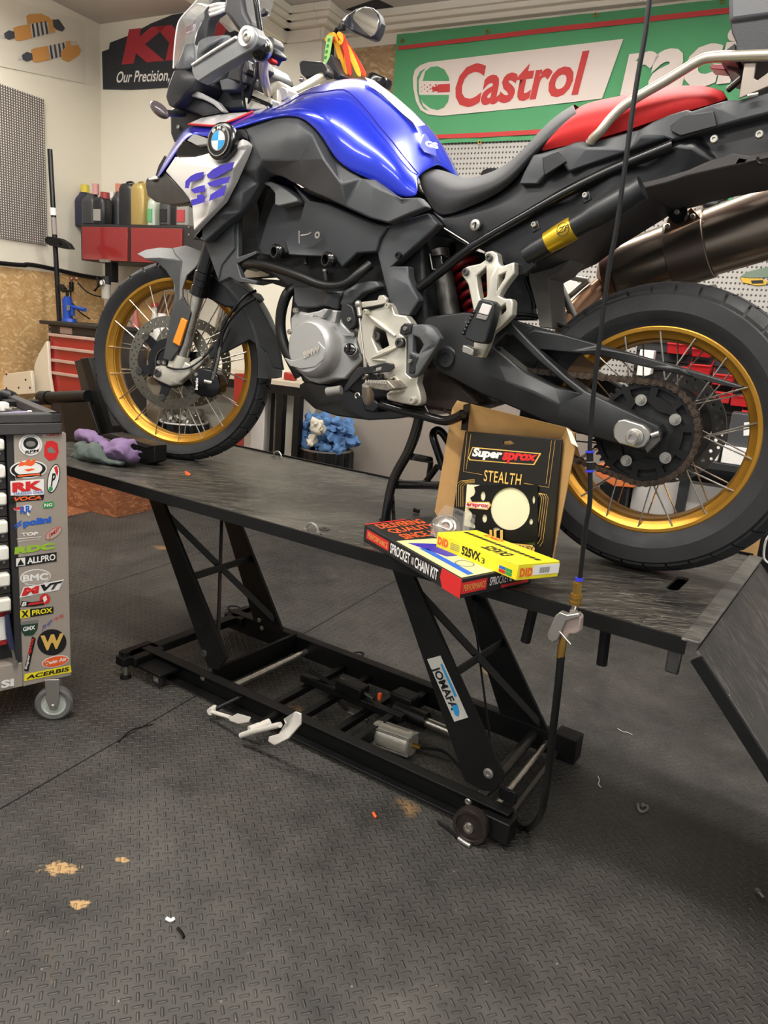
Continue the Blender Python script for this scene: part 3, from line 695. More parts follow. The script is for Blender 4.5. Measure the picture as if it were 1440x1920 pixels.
disc('brake_disc', LR, .1325, .098, -.10, [(26, .125, 0, .004), (26, .114, .5, .0045)], .005, M['dsteel'], rwheel)
mb = MB(); mb.lathe([(.03, -.09), (.10, -.096), (.10, -.10), (.03, -.10)], RC, -AY, 40, closed=True); mb.build('disc_carrier', M['core'], rwheel)
# rear sprocket with real teeth and windows
SO = .092
NT = 44; rs = .1115
pts = []
for k in range(NT):
    for dr, da in ((-.004, -.30), (.004, -.10), (.004, .10), (-.004, .30)):
        a = 2 * PI * (k + da) / NT; pts.append(((rs + dr) * math.cos(a), (rs + dr) * math.sin(a)))
no = len(pts); hol = []
def addh(p): hol.append(list(range(len(pts), len(pts) + len(p)))); pts.extend(p)
addh([(.062 * math.cos(2 * PI * k / 50) * (1 + .12 * math.cos(5 * (2 * PI * k / 50 - .55))), .062 * math.sin(2 * PI * k / 50) * (1 + .12 * math.cos(5 * (2 * PI * k / 50 - .55)))) for k in range(50)])
for k in range(10):
    a = 2 * PI * (k + .5) / 10 + .24; h = .255
    addh([((.098 if i < 5 else .081) * math.cos(a + (h * (i - 2) / 2 * .9 if i < 5 else h * (7 - i) / 2 * .9)), (.098 if i < 5 else .081) * math.sin(a + (h * (i - 2) / 2 * .9 if i < 5 else h * (7 - i) / 2 * .9))) for i in range(10)])
bm = plate_bm(pts, [LR(math.hypot(*p), math.atan2(p[1], p[0]), SO) for p in pts], no, hol, AY * .008)
finish(bm, 'rear_sprocket', M['blackmet'], rwheel)
mb = MB(); mb.lathe([(.02, .05), (.058, .055), (.066, .066), (.070, .082), (.03, .084)], RC, -AY, 40, closed=True)
mb.lathe([(.03, .074), (.105, .074), (.105, .079), (.03, .079)], RC, -AY, 48, closed=True); mb.build('sprocket_carrier', M['core'], rwheel, bevel=.003)
for k in range(5):
    a = 2 * PI * k / 5 + .55
    mb = MB(); p = LR(.071, a, SO); mb.cyl(p, p - AY * .004, .0125, seg=18); mb.cyl(p - AY * .004, p - AY * .011, .0085, seg=6); mb.cyl(p - AY * .011, p - AY * .017, .005, seg=10)
    mb.build('sprocket_nut', M['zinc'], rwheel)
# drive chain
FS = Vector((0.945, 0, 1.085)); rf = .042
def Cn(th): return RC + Vector((rs * math.cos(th), 0, rs * math.sin(th)))
path = []
d = RC - FS; D = Vector((d.x, 0, d.z)).length; base = math.atan2(d.z, d.x); al = math.acos((rf - rs) / D)
tA = base + al
for k in range(0, 41):
    th = (base + PI - al) - (2 * (PI - al)) * k / 40; path.append(Vector((RC.x + rs * math.cos(th), 0, RC.z + rs * math.sin(th))))
a_up = base + PI - al; a_lo = base + PI + al - 2 * PI
low = []
for k in range(0, 25):
    th = (base - PI + al) - (2 * al) * k / 24; low.append(Vector((FS.x + rf * math.cos(th), 0, FS.z + rf * math.sin(th))))
allp = path + low
# resample at the chain pitch
seglen = [0]; ring = allp + [allp[0]]
for i in range(len(ring) - 1): seglen.append(seglen[-1] + (ring[i + 1] - ring[i]).length)
tot = seglen[-1]; N = int(tot / .015875); pins = []
for k in range(N):
    s_ = tot * k / N; i = 0
    while seglen[i + 1] < s_: i += 1
    t_ = (s_ - seglen[i]) / max(1e-9, seglen[i + 1] - seglen[i]); pins.append(ring[i] * (1 - t_) + ring[i + 1] * t_)
ch = MB()
for k in range(N):
    p, q = pins[k], pins[(k + 1) % N]; y0 = -SO + .004
    dd = (q - p).normalized(); nn = Vector((-dd.z, 0, dd.x)); wdt = .0075
    for s in (-1, 1):
        yy = y0 + s * (.0085 if k % 2 else .006)
        poly = [p - dd * .006 + nn * .004, p + nn * wdt, (p + q) / 2 + nn * wdt * .7, q + nn * wdt, q + dd * .006 + nn * .004, q + dd * .006 - nn * .004, q - nn * wdt, (p + q) / 2 - nn * wdt * .7, p - nn * wdt, p - dd * .006 - nn * .004]
        ch.hexa([v + AY * (yy - .001) for v in poly], [v + AY * (yy + .001) for v in poly])
    ch.cyl(p + AY * (y0 - .011), p + AY * (y0 + .011), .0035, seg=8)
ch.build('drive_chain', M['chain'], bike)
# ---------------------------------------------------------------- swingarm, chain guard, rear end
def bp(name, outl, m, y, thick=.012, par=None, **k): return panel(name, outl, M[m] if isinstance(m, str) else m, par or bike, thick, y, **k)
def tb(name, pts, r, m, par=None, smooth=4, seg=12, fn=at, **k): return MB().tube([fn(*p) for p in pts], r, seg, smooth).build(name, M[m] if isinstance(m, str) else m, par or bike, **k)
SW = mat('swingarm_black_grey', (35, 36, 37), 0.42, 0.1, noise=(14, .1))
sw = bp('swingarm', [(790, 612), (800, 594), (830, 590), (870, 585), (900, 588), (955, 599), (968, 614), (990, 637), (1025, 672), (1062, 706), (1098, 733), (1146, 756), (1234, 798), (1241, 812), (1213, 850), (1151, 832), (1040, 799), (980, 772), (900, 738), (845, 708), (822, 698), (808, 680), (812, 655), (800, 640)], SW, -.135, .05,
   holes=[[(925, 650), (948, 626), (962, 630), (1010, 678), (1055, 716), (1076, 733), (1040, 724), (985, 698)]], inner=[(854, 677, -.15), (950, 716, -.15), (1049, 758.5, -.15), (1145, 798, -.148), (1000, 735, -.152), (905, 697, -.152)], bevel=.004)
panel('swingarm_far_side', [(790, 612, .13), (870, 585, .13), (955, 599, .13), (1180, 735, .13), (1190, 760, .13), (1150, 790, .13), (900, 700, .13), (808, 670, .13)], SW, bike, .04, bevel=.004)
MB().obox(at(850, 650, 0), Vector((.06, 0, 0)), AY * .12, UP * .035).build('swingarm_cross_tube', SW, bike, bevel=.01)
cg = bp('chain_guard', [(948, 597), (1000, 612), (1060, 629), (1129, 648), (1200, 668), (1273, 688), (1340, 708), (1393, 725), (1384, 729), (1300, 708), (1200, 686), (1129, 668), (1060, 660), (1010, 655), (978, 630)], SW, -.118, .035, inner=[(1000, 620, -.128), (1129, 655, -.126), (1273, 691, -.122)], bevel=.003)
bp('chain_slider', [(1000, 690), (1060, 662), (1095, 668), (1120, 690), (1095, 735), (1070, 720)], mat('dark_ochre_slider', (96, 66, 32), .6), -.06, .02)
pv = MB(); pc = at(837, 671, -.152); pv.lathe([(.001, 0), (.012, 0), (.013, .004), (.022, .004), (.023, -.004), (.03, -.01)], pc, (0, -1, 0), 28); pv.build('swingarm_pivot_cap', M['black'], bike)
text('lettering', 'S', pq(lambda u, v: at(u, v, -.1365), [(868, 614), (877, 616), (880, 604), (870, 602)]), M['grey'], sw)
# axle block and nut
ab = bp('axle_block', [(1149, 806), (1152, 797), (1160, 788), (1170, 786), (1205, 797), (1216, 806), (1219, 815), (1216, 826), (1208, 838), (1195, 841), (1160, 832), (1150, 821)], 'zinc', -.158, .022, bevel=.003)
c = at(1190, 820, -.160); mb = MB(); mb.lathe([(.001, .0), (.0185, 0), (.0185, .004), (.0160, .005)], c, (0, -1, 0), 24); mb.cyl(c, c - AY * .014, .0150, seg=6); mb.lathe([(.006, .006), (.0105, .014), (.0105, .021), (.0075, .021), (.0065, .010)], c, (0, -1, 0), 24, closed=True); mb.build('axle_nut', M['steel'], ab)
bp('chain_adjuster', [(1218, 822), (1226, 812), (1238, 812), (1238, 826), (1228, 836), (1213, 851), (1207, 840)], 'dsteel', -.15, .02)
tb('adjuster_bolt', [(1222, 817, -.15), (1237, 812, -.15)], .0065, 'steel', smooth=0)
# hugger / inner mudguard, sub pieces behind
HG = mat('dusty_grey_plastic', (98, 94, 88), .7, noise=(16, .15))
bp('inner_mudguard', [(988, 470), (1060, 455), (1075, 480), (1050, 512), (1028, 524), (1031, 570), (1036, 616), (1012, 614), (1005, 575), (992, 526)], HG, -.02, .10)
tb('number_plate_stay', [(1047, 516, .2), (1103, 526, .2)], .007, 'steeltube', smooth=0); tb('number_plate_stay', [(1103, 526, .2), (1063, 560, .2)], .007, 'steeltube', smooth=0)
tb('number_plate_stay', [(1040, 515, .15), (1078, 598, .15)], .010, HG, smooth=0); tb('number_plate_stay', [(1063, 560, .2), (1075, 595, .2)], .006, 'steeltube', smooth=0)
tb('brake_hose', [(985, 520, .05), (1000, 560, .05), (1003, 578, .05)], .006, 'rubber'); tb('brake_hose', [(960, 590, .0), (1000, 592, 0), (1050, 610, .02), (1070, 622, .05)], .005, 'rubber')
# ---------------------------------------------------------------- exhaust
a, b = at(1160, 512, .235), at(1520, 392, .20)
d = (b - a).normalized(); mu = MB(); ln = (b - a).length
up_ = (UP - d * d.z).normalized(); sd = d.cross(up_)
def ring(t, rx, ry): return [a + d * t + sd * rx * math.cos(2 * PI * k / 40) + up_ * ry * math.sin(2 * PI * k / 40) for k in range(40)]
def loft(mb, rings):
    R = [[mb.bm.verts.new(p) for p in r] for r in rings]; n = len(R[0])
    for i in range(len(R) - 1):
        for k in range(n): mb.bm.faces.new((R[i][k], R[i][(k + 1) % n], R[i + 1][(k + 1) % n], R[i + 1][k]))
    mb.bm.faces.new(R[0][::-1]); mb.bm.faces.new(R[-1])
loft(mu, [ring(.0, .052, .068), ring(.012, .055, .074), ring(ln, .058, .082)]); muf = mu.build('muffler', M['exh'], bike)
mu = MB(); loft(mu, [ring(-.05, .022, .028), ring(-.03, .048, .062), ring(-.002, .054, .071)]); mu.build('muffler_end_cap', M['exhb'], muf)
mu = MB(); loft(mu, [ring(.135, .0585, .0795), ring(.137, .0605, .0815), ring(.225, .062, .083), ring(.227, .060, .081)]); mu.build('muffler_strap', mat('strap_tinted_steel', (112, 100, 90), .38, .9), muf)
MB().tube([at(1052, 640, .12), at(1062, 606, .15), at(1090, 570, .19), at(1118, 545, .22), at(1150, 520, .235)], .024, 18, 5).build('exhaust_pipe', M['exhb'], bike)
hg = bp('muffler_hanger', [(1160, 404), (1166, 394), (1184, 386), (1207, 373), (1240, 376), (1275, 380), (1286, 388), (1290, 400), (1284, 415), (1272, 421), (1260, 417), (1247, 398), (1212, 397), (1180, 408), (1166, 409)], 'gloss', .10, .012, bevel=.003)
bp('hanger_bracket', [(1244, 438), (1252, 408), (1288, 396), (1296, 388), (1314, 409), (1290, 420)], 'exhb', .16, .006)
for q in ((1269, 397), (1252, 424), (1299, 406)): bolt('bolt', at(*q, .095 if q[1] == 397 else .158), (0, -1, 0), .006, M['zinc'], hg, .004)
# ---------------------------------------------------------------- tail, seat
TP = mat('black_side_cover', (27, 28, 31), .40, noise=(10, .08))
sc_ = bp('side_cover', [(808, 394), (831, 407), (925, 369), (962, 342), (998, 300), (1060, 292), (1200, 262), (1300, 240), (1440, 200), (1500, 190), (1500, 285), (1440, 297), (1397, 308), (1361, 315), (1287, 332), (1252, 344), (1216, 353), (1190, 372), (1100, 430), (1050, 470), (1000, 494), (960, 505), (905, 470), (886, 461), (833, 428)], TP, -.125, .25, inner=[(900, 430, -.14), (1000, 390, -.142), (1150, 335, -.148), (1300, 275, -.15)], bevel=.006)
bp('tail_panel', [(972, 345), (982, 322), (999, 290), (1013, 287), (1060, 273), (1077, 266), (1090, 264), (1105, 267), (1200, 242), (1225, 227), (1256, 214), (1287, 205), (1296, 208), (1334, 196), (1353, 190), (1370, 186), (1384, 187), (1440, 171), (1500, 160), (1500, 195), (1440, 213), (1380, 228), (1345, 238), (1262, 263), (1248, 258), (1180, 282), (1065, 322), (1050, 300), (1018, 332), (1008, 345)], 'dgrey', -.152, .03, inner=[(1100, 280, -.162), (1200, 256, -.162), (1350, 205, -.16), (1012, 300, -.158)], bevel=.004)
bp('grab_recess', [(1016, 296), (1046, 284), (1062, 303), (1020, 330)], 'black', -.158, .006)
bp('grab_recess', [(1256, 236), (1282, 216), (1338, 208), (1345, 236), (1275, 255), (1260, 248)], 'black', -.160, .006)
bp('undertail', [(1180, 362), (1216, 353), (1252, 344), (1287, 332), (1361, 315), (1397, 308), (1440, 297), (1500, 285), (1500, 270), (1440, 280), (1405, 290), (1375, 285), (1330, 300), (1290, 318), (1230, 336), (1170, 350)], mat('dusty_black_plastic', (52, 48, 47), .6), -.135, .26, bevel=.004)
lk = bolt('seat_lock', at(891, 422, -.152), (0, -1, 0), .0125, M['zinc'], bike, .004)
MB().obox(at(891, 422, -.157), Vector((.0014, 0, 0)), AY * .001, UP * .007).build('key_slot', M['gloss'], lk)
for q in ((1339, 261), (1424, 252)): bolt('bolt', at(*q, -.156), (0, -1, 0), .0075, M['zinc'], bike, .004)
tb('tie_down_hook', [(1425, 290, -.12), (1420, 300, -.14), (1426, 307, -.15), (1436, 305, -.14)], .003, 'blackmet')
tb('subframe_tube', [(785, 541, -.14), (820, 514, -.14), (887, 462, -.145), (990, 402, -.15), (1060, 362, -.15), (1150, 318, -.15), (1262, 272, -.15)], .0115, 'gloss', smooth=3)
tb('cover_edge_trim', [(833, 428, -.14), (886, 461, -.142)], .002, 'steel', smooth=0)
# shock reservoir with gold label
ca, cb_ = at(985, 480, -.185), at(1205, 352, -.185)
dv = (cb_ - ca); ln = dv.length; dv = dv.normalized()
mb = MB(); mb.lathe([(.001, 0), (.018, .0), (.021, .02), (.0215, .06), (.023, ln * .55), (.0265, ln * .62), (.0265, ln * .9), (.024, ln * .92), (.024, ln), (.001, ln)], ca, dv, 28); res = mb.build('shock_reservoir_sleeve', M['black'], bike)
g0, g1 = ca + dv * ln * .17, ca + dv * ln * .47; g = (g1 - g0).length
mb = MB(); mb.lathe([(.014, 0), (.0225, .010), (.0245, g * .5), (.0245, g * .85), (.018, g)], g0, dv, 28); mb.build('gold_reservoir', M['goldz'], res)
mid = at(1055.5, 430.5, -.2125)
mb = MB(); mb.lathe([(.0125, 0), (.0137, 0), (.0137, .0008), (.0125, .0008)], mid, (-.05, -1, .0), 28, closed=True); mb.build('badge_ring', M['ktext'], res)
text('lettering', 'ZF', pq(lambda u, v: at(u, v, -.2145), [(1044, 440), (1064, 432), (1068, 420), (1048, 427)]), M['ktext'], res, bold=.02)
MB().tube([at(1160, 386, -.19), at(1193, 371, -.19)], .0075, 12).build('gold_end_cap', M['goldz'], res)
for q, r in (((1097, 366), 1), ((1001, 421), 1)):
    bp('reservoir_clamp', [(q[0] - 8, q[1]), (q[0] + 7, q[1] - 9), (q[0] + 12, q[1] + 8), (q[0] - 3, q[1] + 16)], 'black', -.18, .006, par=res); bolt('bolt', at(q[0], q[1], -.184), (0, -1, 0), .006, M['zinc'], res, .004)
# seat
def row(*p): return [at(*q) for q in p]
sr = [
 row((786, 346, -.10), (788, 335, -.10), (786, 322, -.08), (802, 316, -.03), (806, 315, 0)),
 row((812, 398, -.12), (806, 360, -.135), (806, 330, -.11), (822, 317, -.04), (826, 316, 0)),
 row((834, 406, -.135), (832, 375, -.155), (838, 346, -.13), (850, 329, -.05), (856, 327, 0)),
 row((880, 388, -.14), (872, 366, -.165), (868, 348, -.14), (872, 337, -.05), (878, 335, 0)),
 row((926, 368, -.14), (918, 352, -.168), (910, 338, -.14), (908, 327, -.05), (914, 325, 0)),
 row((962, 342, -.14), (955, 330, -.165), (948, 318, -.135), (944, 312, -.05), (950, 310, 0)),
 row((990, 306, -.14), (986, 295, -.16), (976, 286, -.13), (978, 283, -.05), (984, 281, 0)),
 row((1014, 279, -.14), (1014, 268, -.155), (1004, 260, -.125), (1000, 256, -.05), (1006, 254, 0)),
 row((1036, 262, -.14), (1034, 248, -.155), (1030, 236, -.125), (1024, 231, -.05), (1030, 229, 0)),
 row((1058, 255, -.135), (1058, 230, -.15), (1054, 216, -.12), (1048, 211, -.05), (1054, 209, 0)),
 row((1078, 258, -.13), (1082, 218, -.14), (1078, 203, -.11), (1074, 196, -.04), (1080, 195, 0))]
seat = grid('rider_seat', sr, M['seat'], bike, sub=2)
rr_ = [
 row((1012, 285, -.142), (1022, 272, -.154), (1030, 259, -.150), (1034, 255, -.10), (1036, 254, 0)),
 row((1030, 280, -.143), (1040, 256, -.158), (1050, 234, -.146), (1053, 228, -.09), (1056, 226, 0)),
 row((1060, 273, -.143), (1064, 242, -.16), (1072, 214, -.14), (1078, 205, -.07), (1082, 204, 0)),
 row((1105, 264, -.143), (1104, 230, -.162), (1100, 205, -.135), (1096, 193, -.06), (1100, 192, 0)),
 row((1150, 252, -.142), (1146, 220, -.16), (1140, 194, -.13), (1136, 184, -.05), (1140, 183, 0)),
 row((1200, 236, -.14), (1196, 206, -.156), (1192, 184, -.125), (1188, 175, -.05), (1192, 174, 0)),
 row((1250, 218, -.135), (1248, 192, -.15), (1244, 171, -.12), (1240, 165, -.05), (1244, 164, 0)),
 row((1300, 205, -.125), (1298, 182, -.138), (1292, 163, -.11), (1288, 158, -.05), (1292, 157.5, 0)),
 row((1345, 192, -.11), (1338, 178, -.115), (1332, 166, -.09), (1328, 162, -.04), (1332, 161, 0)),
 row((1363, 185, -.07), (1362, 180, -.07), (1357, 175, -.06), (1354, 171, -.03), (1356, 170, 0))]
grid('passenger_seat', rr_, M['red'], bike, sub=2)
# luggage rack, top case
tb('luggage_rack_tube', [(1108, 266, -.155), (1113, 258, -.16), (1127, 245, -.165), (1146, 222, -.165), (1170, 199, -.165), (1204, 177, -.165), (1244, 154, -.165), (1280, 132, -.165), (1303, 118, -.165), (1328, 108, -.165), (1380, 105, -.165), (1440, 103, -.165), (1520, 101, -.165)], .0095, 'steeltube', smooth=4, seg=14)
MB().tube([at(1103, 268, -.155), at(1112, 260, -.158)], .008, 10).build('rack_clamp', M['zinc'], bike)
RKP = mat('rack_plate_grey_steel', (146, 136, 126), .4, .6)
bp('rack_plate', [(1396, 117), (1419, 116), (1414, 146), (1420, 150), (1450, 128), (1500, 116), (1500, 150), (1440, 163), (1384, 186)], RKP, -.16, .004)
tb('rack_stay', [(1366, 168, -.10), (1392, 146, -.12)], .006, 'dsteel', smooth=0)
MB().tube([at(1402, 181, -.165), at(1422, 177, -.165)], .004, 8).build('rack_bolt', M['zinc'], bike)
TC = mat('top_case_black', (46, 47, 50), .55, bump=(300, .1))
tc_ = bp('top_case', [(1369, -40), (1369, 40), (1372, 62), (1380, 80), (1380, 100), (1520, 100), (1520, -60)], TC, -.17, .36, bevel=.012)
bp('top_case_lid', [(1366, -50), (1366, 42), (1376, 38), (1520, 18), (1520, -60)], mat('top_case_grey', (92, 93, 96), .5), -.178, .376, par=tc_, bevel=.01)
bp('top_case_base', [(1340, 99), (1360, 94), (1378, 80), (1382, 101), (1376, 108)], TC, -.11, .22, par=tc_)
bp('rear_light', [(1329, 124), (1338, 119), (1362, 120), (1360, 131), (1334, 129)], mat('rear_light_red', (120, 40, 48), .3), -.02, .04)
bp('rear_light_housing', [(1360, 118), (1396, 118), (1396, 148), (1378, 134), (1362, 130)], 'black', -.04, .08)
# ---------------------------------------------------------------- passenger peg bracket
hb = bp('passenger_peg_bracket', [(865, 515), (867, 504), (877, 499), (900, 494), (910, 487), (908, 478), (912, 472), (922, 470), (932, 475), (935, 494), (941, 499), (964, 491), (964, 513), (952, 528), (942, 542), (935, 555), (945, 560), (958, 560), (962, 566), (960, 591), (943, 608), (921, 626), (913, 650), (903, 671), (885, 668), (888, 640), (893, 600), (887, 580), (877, 533)], 'alu', -.185, .026,
   holes=[[(893, 517), (911, 501), (913, 556), (900, 562), (896, 540)], [(935, 517), (948, 511), (945, 522), (933, 542)], [(932, 579), (947, 570), (949, 582), (933, 597)]], inner=[(922, 520, -.194), (905, 600, -.194), (935, 618, -.19)], bevel=.003)
for q in ((917, 483), (873, 510)): bolt('bracket_bolt', at(*q, -.188), (0, -1, 0), .0085, M['dsteel'], hb, .004)
bp('peg_pivot', [(867, 646), (888, 654), (886, 668), (865, 660)], 'zinc', -.22, .03, par=hb, bevel=.003)
pg = bp('passenger_peg', [(897, 563), (903, 560), (920, 564), (927, 571), (925, 588), (911, 640), (905, 645), (885, 641), (871, 634), (871, 622)], 'black', -.235, .035, par=hb, bevel=.006)
bp('peg_pad', [(904, 568), (922, 573), (915, 592), (896, 587)], mat('pale_grey_pad', (200, 194, 190), .6), -.238, .004, par=pg)
bp('peg_pad', [(895, 588), (915, 593), (911, 601), (891, 596)], 'grey', -.238, .004, par=pg)
for k in range(7):
    p = at(890 - k * 3.4, 585 + k * 6.6, -.232); MB().ball(p, .005, 1, 1.6, 1, 8).build('peg_rib', M['black'], pg)
bp('exhaust_hanger_plate', [(964, 491), (984, 470), (1008, 478), (1003, 500), (985, 513), (964, 518)], 'gloss', -.16, .012)
# rear shock and spring behind
tb('shock_body', [(822, 470, -.05), (836, 545, -.05), (846, 600, -.05)], .026, 'dsteel', smooth=0, seg=20)
mb = MB(); s0, s1 = at(862, 470, .02), at(905, 600, .02)
dd = (s1 - s0).normalized(); e1 = dd.orthogonal().normalized(); e2 = dd.cross(e1)
mb.tube([s0 + (s1 - s0) * (k / 90) + (e1 * math.cos(k * .55) + e2 * math.sin(k * .55)) * .036 for k in range(91)], .007, 8); mb.build('shock_spring', M['redspring'], bike)
bp('fluid_reservoir', [(803, 480), (828, 476), (833, 505), (808, 508)], 'gloss', -.09, .04, bevel=.006)
tb('reservoir_bracket', [(806, 476, -.1), (811, 505, -.1), (833, 506, -.1)], .002, 'zinc', smooth=0)
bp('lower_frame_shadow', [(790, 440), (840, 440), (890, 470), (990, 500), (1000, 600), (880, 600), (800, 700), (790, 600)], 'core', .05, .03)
bp('gearbox_casing', [(770, 600), (815, 610), (830, 690), (880, 735), (900, 760), (850, 775), (790, 765), (740, 760), (740, 600)], mat('oily_dark_casing', (50, 40, 34), .6, .3, noise=(30, .4)), -.10, .18, bevel=.01)
# ---------------------------------------------------------------- engine
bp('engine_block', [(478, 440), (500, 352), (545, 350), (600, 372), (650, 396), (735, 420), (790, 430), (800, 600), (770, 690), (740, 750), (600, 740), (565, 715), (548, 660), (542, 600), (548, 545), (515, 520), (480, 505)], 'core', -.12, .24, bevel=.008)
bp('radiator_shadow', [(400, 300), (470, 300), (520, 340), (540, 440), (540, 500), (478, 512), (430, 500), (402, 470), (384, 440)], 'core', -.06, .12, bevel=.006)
ec = bp('clutch_side_casing', [(544, 598), (552, 588), (561, 584), (575, 587), (595, 583), (606, 578), (637, 583), (640, 605), (655, 620), (669, 626), (668, 645), (680, 674), (664, 691), (646, 711), (626, 711), (598, 720), (577, 713), (558, 696), (549, 664), (545, 632)], 'eng', -.165, .05, bevel=.005)
cc = at(594, 652.5, -.17)
mb = MB(); mb.lathe([(.080, -.02), (.0795, .014), (.074, .030), (.066, .038), (.063, .040), (.001, .040)], cc, (-.03, -1, .02), 56); dome = mb.build('clutch_cover', M['eng'], ec, angle=28)
fc = at(586, 645, -.2125)
mb = MB(); nrm_ = Vector((-.03, -1, .02)).normalized(); rA = nrm_.cross(UP).normalized(); uA = rA.cross(nrm_)
mb.hexa([cc + nrm_ * .0395 + at(u, v, -.21) - at(594, 652.5, -.21) for u, v in ((552, 672), (569, 678), (603, 665), (617, 641), (630, 655), (628, 675), (612, 690), (585, 694), (563, 688))], [cc + nrm_ * .0435 + (at(u, v, -.21) - at(594, 652.5, -.21)) for u, v in ((552, 672), (569, 678), (603, 665), (617, 641), (630, 655), (628, 675), (612, 690), (585, 694), (563, 688))])
mb.build('cover_step', M['eng'], dome, bevel=.002)
text('lettering', 'BMW', pq(lambda u, v: at(u, v, -.2145), [(571, 672), (600, 660), (600, 648), (569, 660)]), M['alu'], dome, bold=.03, lift=.002)
bp('casing_rib', [(606, 579), (615, 580), (604, 596), (597, 594)], 'eng', -.185, .03, par=ec); bp('casing_rib', [(626, 583), (632, 583), (628, 606), (621, 604)], 'eng', -.185, .03, par=ec)
bp('casing_rib', [(578, 592), (586, 590), (585, 604), (577, 606)], 'eng', -.19, .03, par=ec)
bp('casing_rib', [(640, 628), (662, 624), (662, 630), (640, 630)], 'eng', -.178, .02, par=ec)
for q in ((554, 582), (663, 627), (543, 622), (547, 660)): bolt('casing_bolt', at(*q, -.172), (0, -1, 0), .007, M['zinc'], ec, .005)
fcap = MB(); fp = at(657, 656, -.19); fd = Vector((.25, -.9, .35)).normalized(); fcap.lathe([(.017, -.03), (.0165, 0), (.012, .002), (.001, .002)], fp, fd, 24); fcap.build('oil_filler_neck', M['eng'], ec)
fcap = MB(); fcap.lathe([(.0155, 0), (.0155, .005), (.012, .007), (.001, .007)], fp + fd * .002, fd, 24); fcap.obox(fp + fd * .013, Vector((.003, 0, 0)), fd * .006, UP * .010); fcap.build('oil_filler_cap', M['gloss'], ec)
bp('engine_side_cover', [(550, 537), (575, 537), (600, 540), (643, 546), (637, 560), (633, 580), (606, 573), (585, 577), (558, 577), (551, 566)], 'dgrey', -.16, .03, inner=[(620, 551, -.172), (612, 570, -.17)], bevel=.004)
bp('engine_side_cover', [(645, 546), (668, 532), (690, 527), (704, 527), (712, 537), (679, 549), (667, 560), (655, 575), (636, 571)], 'mgrey', -.16, .03, inner=[(660, 545, -.168)], bevel=.004)
bl = bp('sensor_cover', [(640, 570), (648, 567), (660, 574), (667, 597), (665, 612), (655, 619), (643, 607), (638, 598)], 'black', -.19, .02, bevel=.003)
bolt('bolt', at(655, 599, -.192), (0, -1, 0), .0055, M['zinc'], bl, .004)
tb('coolant_hose', [(452, 505, -.12), (462, 496, -.15), (487, 496, -.17), (525, 505, -.18), (567, 520, -.19), (598, 533, -.19), (625, 537, -.19), (650, 532, -.19), (675, 512, -.18), (694, 496, -.16)], .0125, 'rubber', smooth=4, seg=14)
tb('coolant_hose', [(552, 540, -.11), (538, 552, -.13), (528, 582, -.135), (526, 614, -.135), (532, 645, -.135), (546, 676, -.13), (562, 706, -.12)], .015, 'rubber', smooth=4, seg=14)
bp('radiator_fins', [(445, 400), (478, 360), (485, 400), (482, 480), (447, 481)], mat('radiator_fin_grey', (70, 72, 74), .5, .4, noise=(3, .3, (1, 1, 90))), -.10, .02)
for q in ((529, 474), (625, 489)):
    p = at(*q, -.175); mb = MB(); mb.lathe([(.015, 0), (.016, .012), (.020, .016), (.016, .02), (.020, .024), (.016, .028), (.012, .028), (.011, .010)], p, (-.2, -1, 0), 22, closed=True); mb.build('throttle_plug', M['gloss'], bike)
for q in ((572, 482), (610, 513)): MB().cyl(at(q[0], q[1] - 4, -.14), at(q[0] + 2, q[1] + 14, -.14), .007, seg=12).build('sensor_plug', M['black'], bike); MB().cyl(at(q[0], q[1] - 8, -.14), at(q[0], q[1] - 4, -.14), .008, seg=12).build('sensor_cap', M['zinc'], bike)
tb('clip_rod', [(561, 433, -.19), (561, 456, -.19)], .0015, 'zinc', smooth=0); tb('clip_rod', [(565, 442, -.19), (578, 440, -.19), (583, 436, -.19)], .0028, 'zinc', smooth=2)
MB().lathe([(.004, 0), (.0085, 0), (.0085, .003), (.004, .003)], at(596, 441, -.188), (0, -1, 0), 20, closed=True).build('eyelet', M['zinc'], bike)
# ---------------------------------------------------------------- rider peg carrier
hc = bp('rider_peg_carrier', [(672, 615), (680, 588), (686, 580), (692, 583), (717, 575), (720, 570), (728, 567), (734, 574), (740, 589), (748, 590), (760, 592), (768, 602), (773, 611), (760, 612), (750, 620), (750, 627), (762, 634), (762, 657), (761, 700), (770, 708), (784, 700), (781, 718), (786, 733), (789, 747), (788, 757), (780, 761), (755, 757), (726, 750), (724, 741), (730, 733), (757, 730), (739, 705), (726, 712), (712, 706), (697, 701), (684, 672), (676, 662), (669, 637)], 'alu', -.185, .03,
   holes=[[(703, 612), (722, 622), (729, 648), (708, 659), (697, 634), (699, 621)]], bevel=.003)
for p, q, r in (((690, 591), (741, 630), .0055), ((697, 672), (745, 650), .0055), ((739, 706), (758, 729), .005), ((727, 713), (739, 706), .004), ((727, 739), (757, 730), .005), ((697, 674), (722, 676), .003)):
    MB().tube([at(*p, -.187), at((p[0] + q[0]) / 2, (p[1] + q[1]) / 2, -.190), at(*q, -.187)], [r * .5, r, r * .6], 10, 3).build('carrier_rib', M['alu'], hc)
for q, r, m_ in (((686, 585), .007, 'alu'), ((728, 573), .007, 'alu'), ((750, 643), .0125, 'dsteel'), ((706, 630), .0135, 'dsteel'), ((774, 751), .0095, 'alu'), ((727, 687), .0115, 'alu'), ((713, 705), .008, 'dsteel'), ((684, 706), .008, 'zinc')):
    bolt('carrier_bolt', at(*q, -.198 if m_ != 'dsteel' or q[0] != 706 else -.170), (0, -1, 0), r, M[m_], hc, .007)
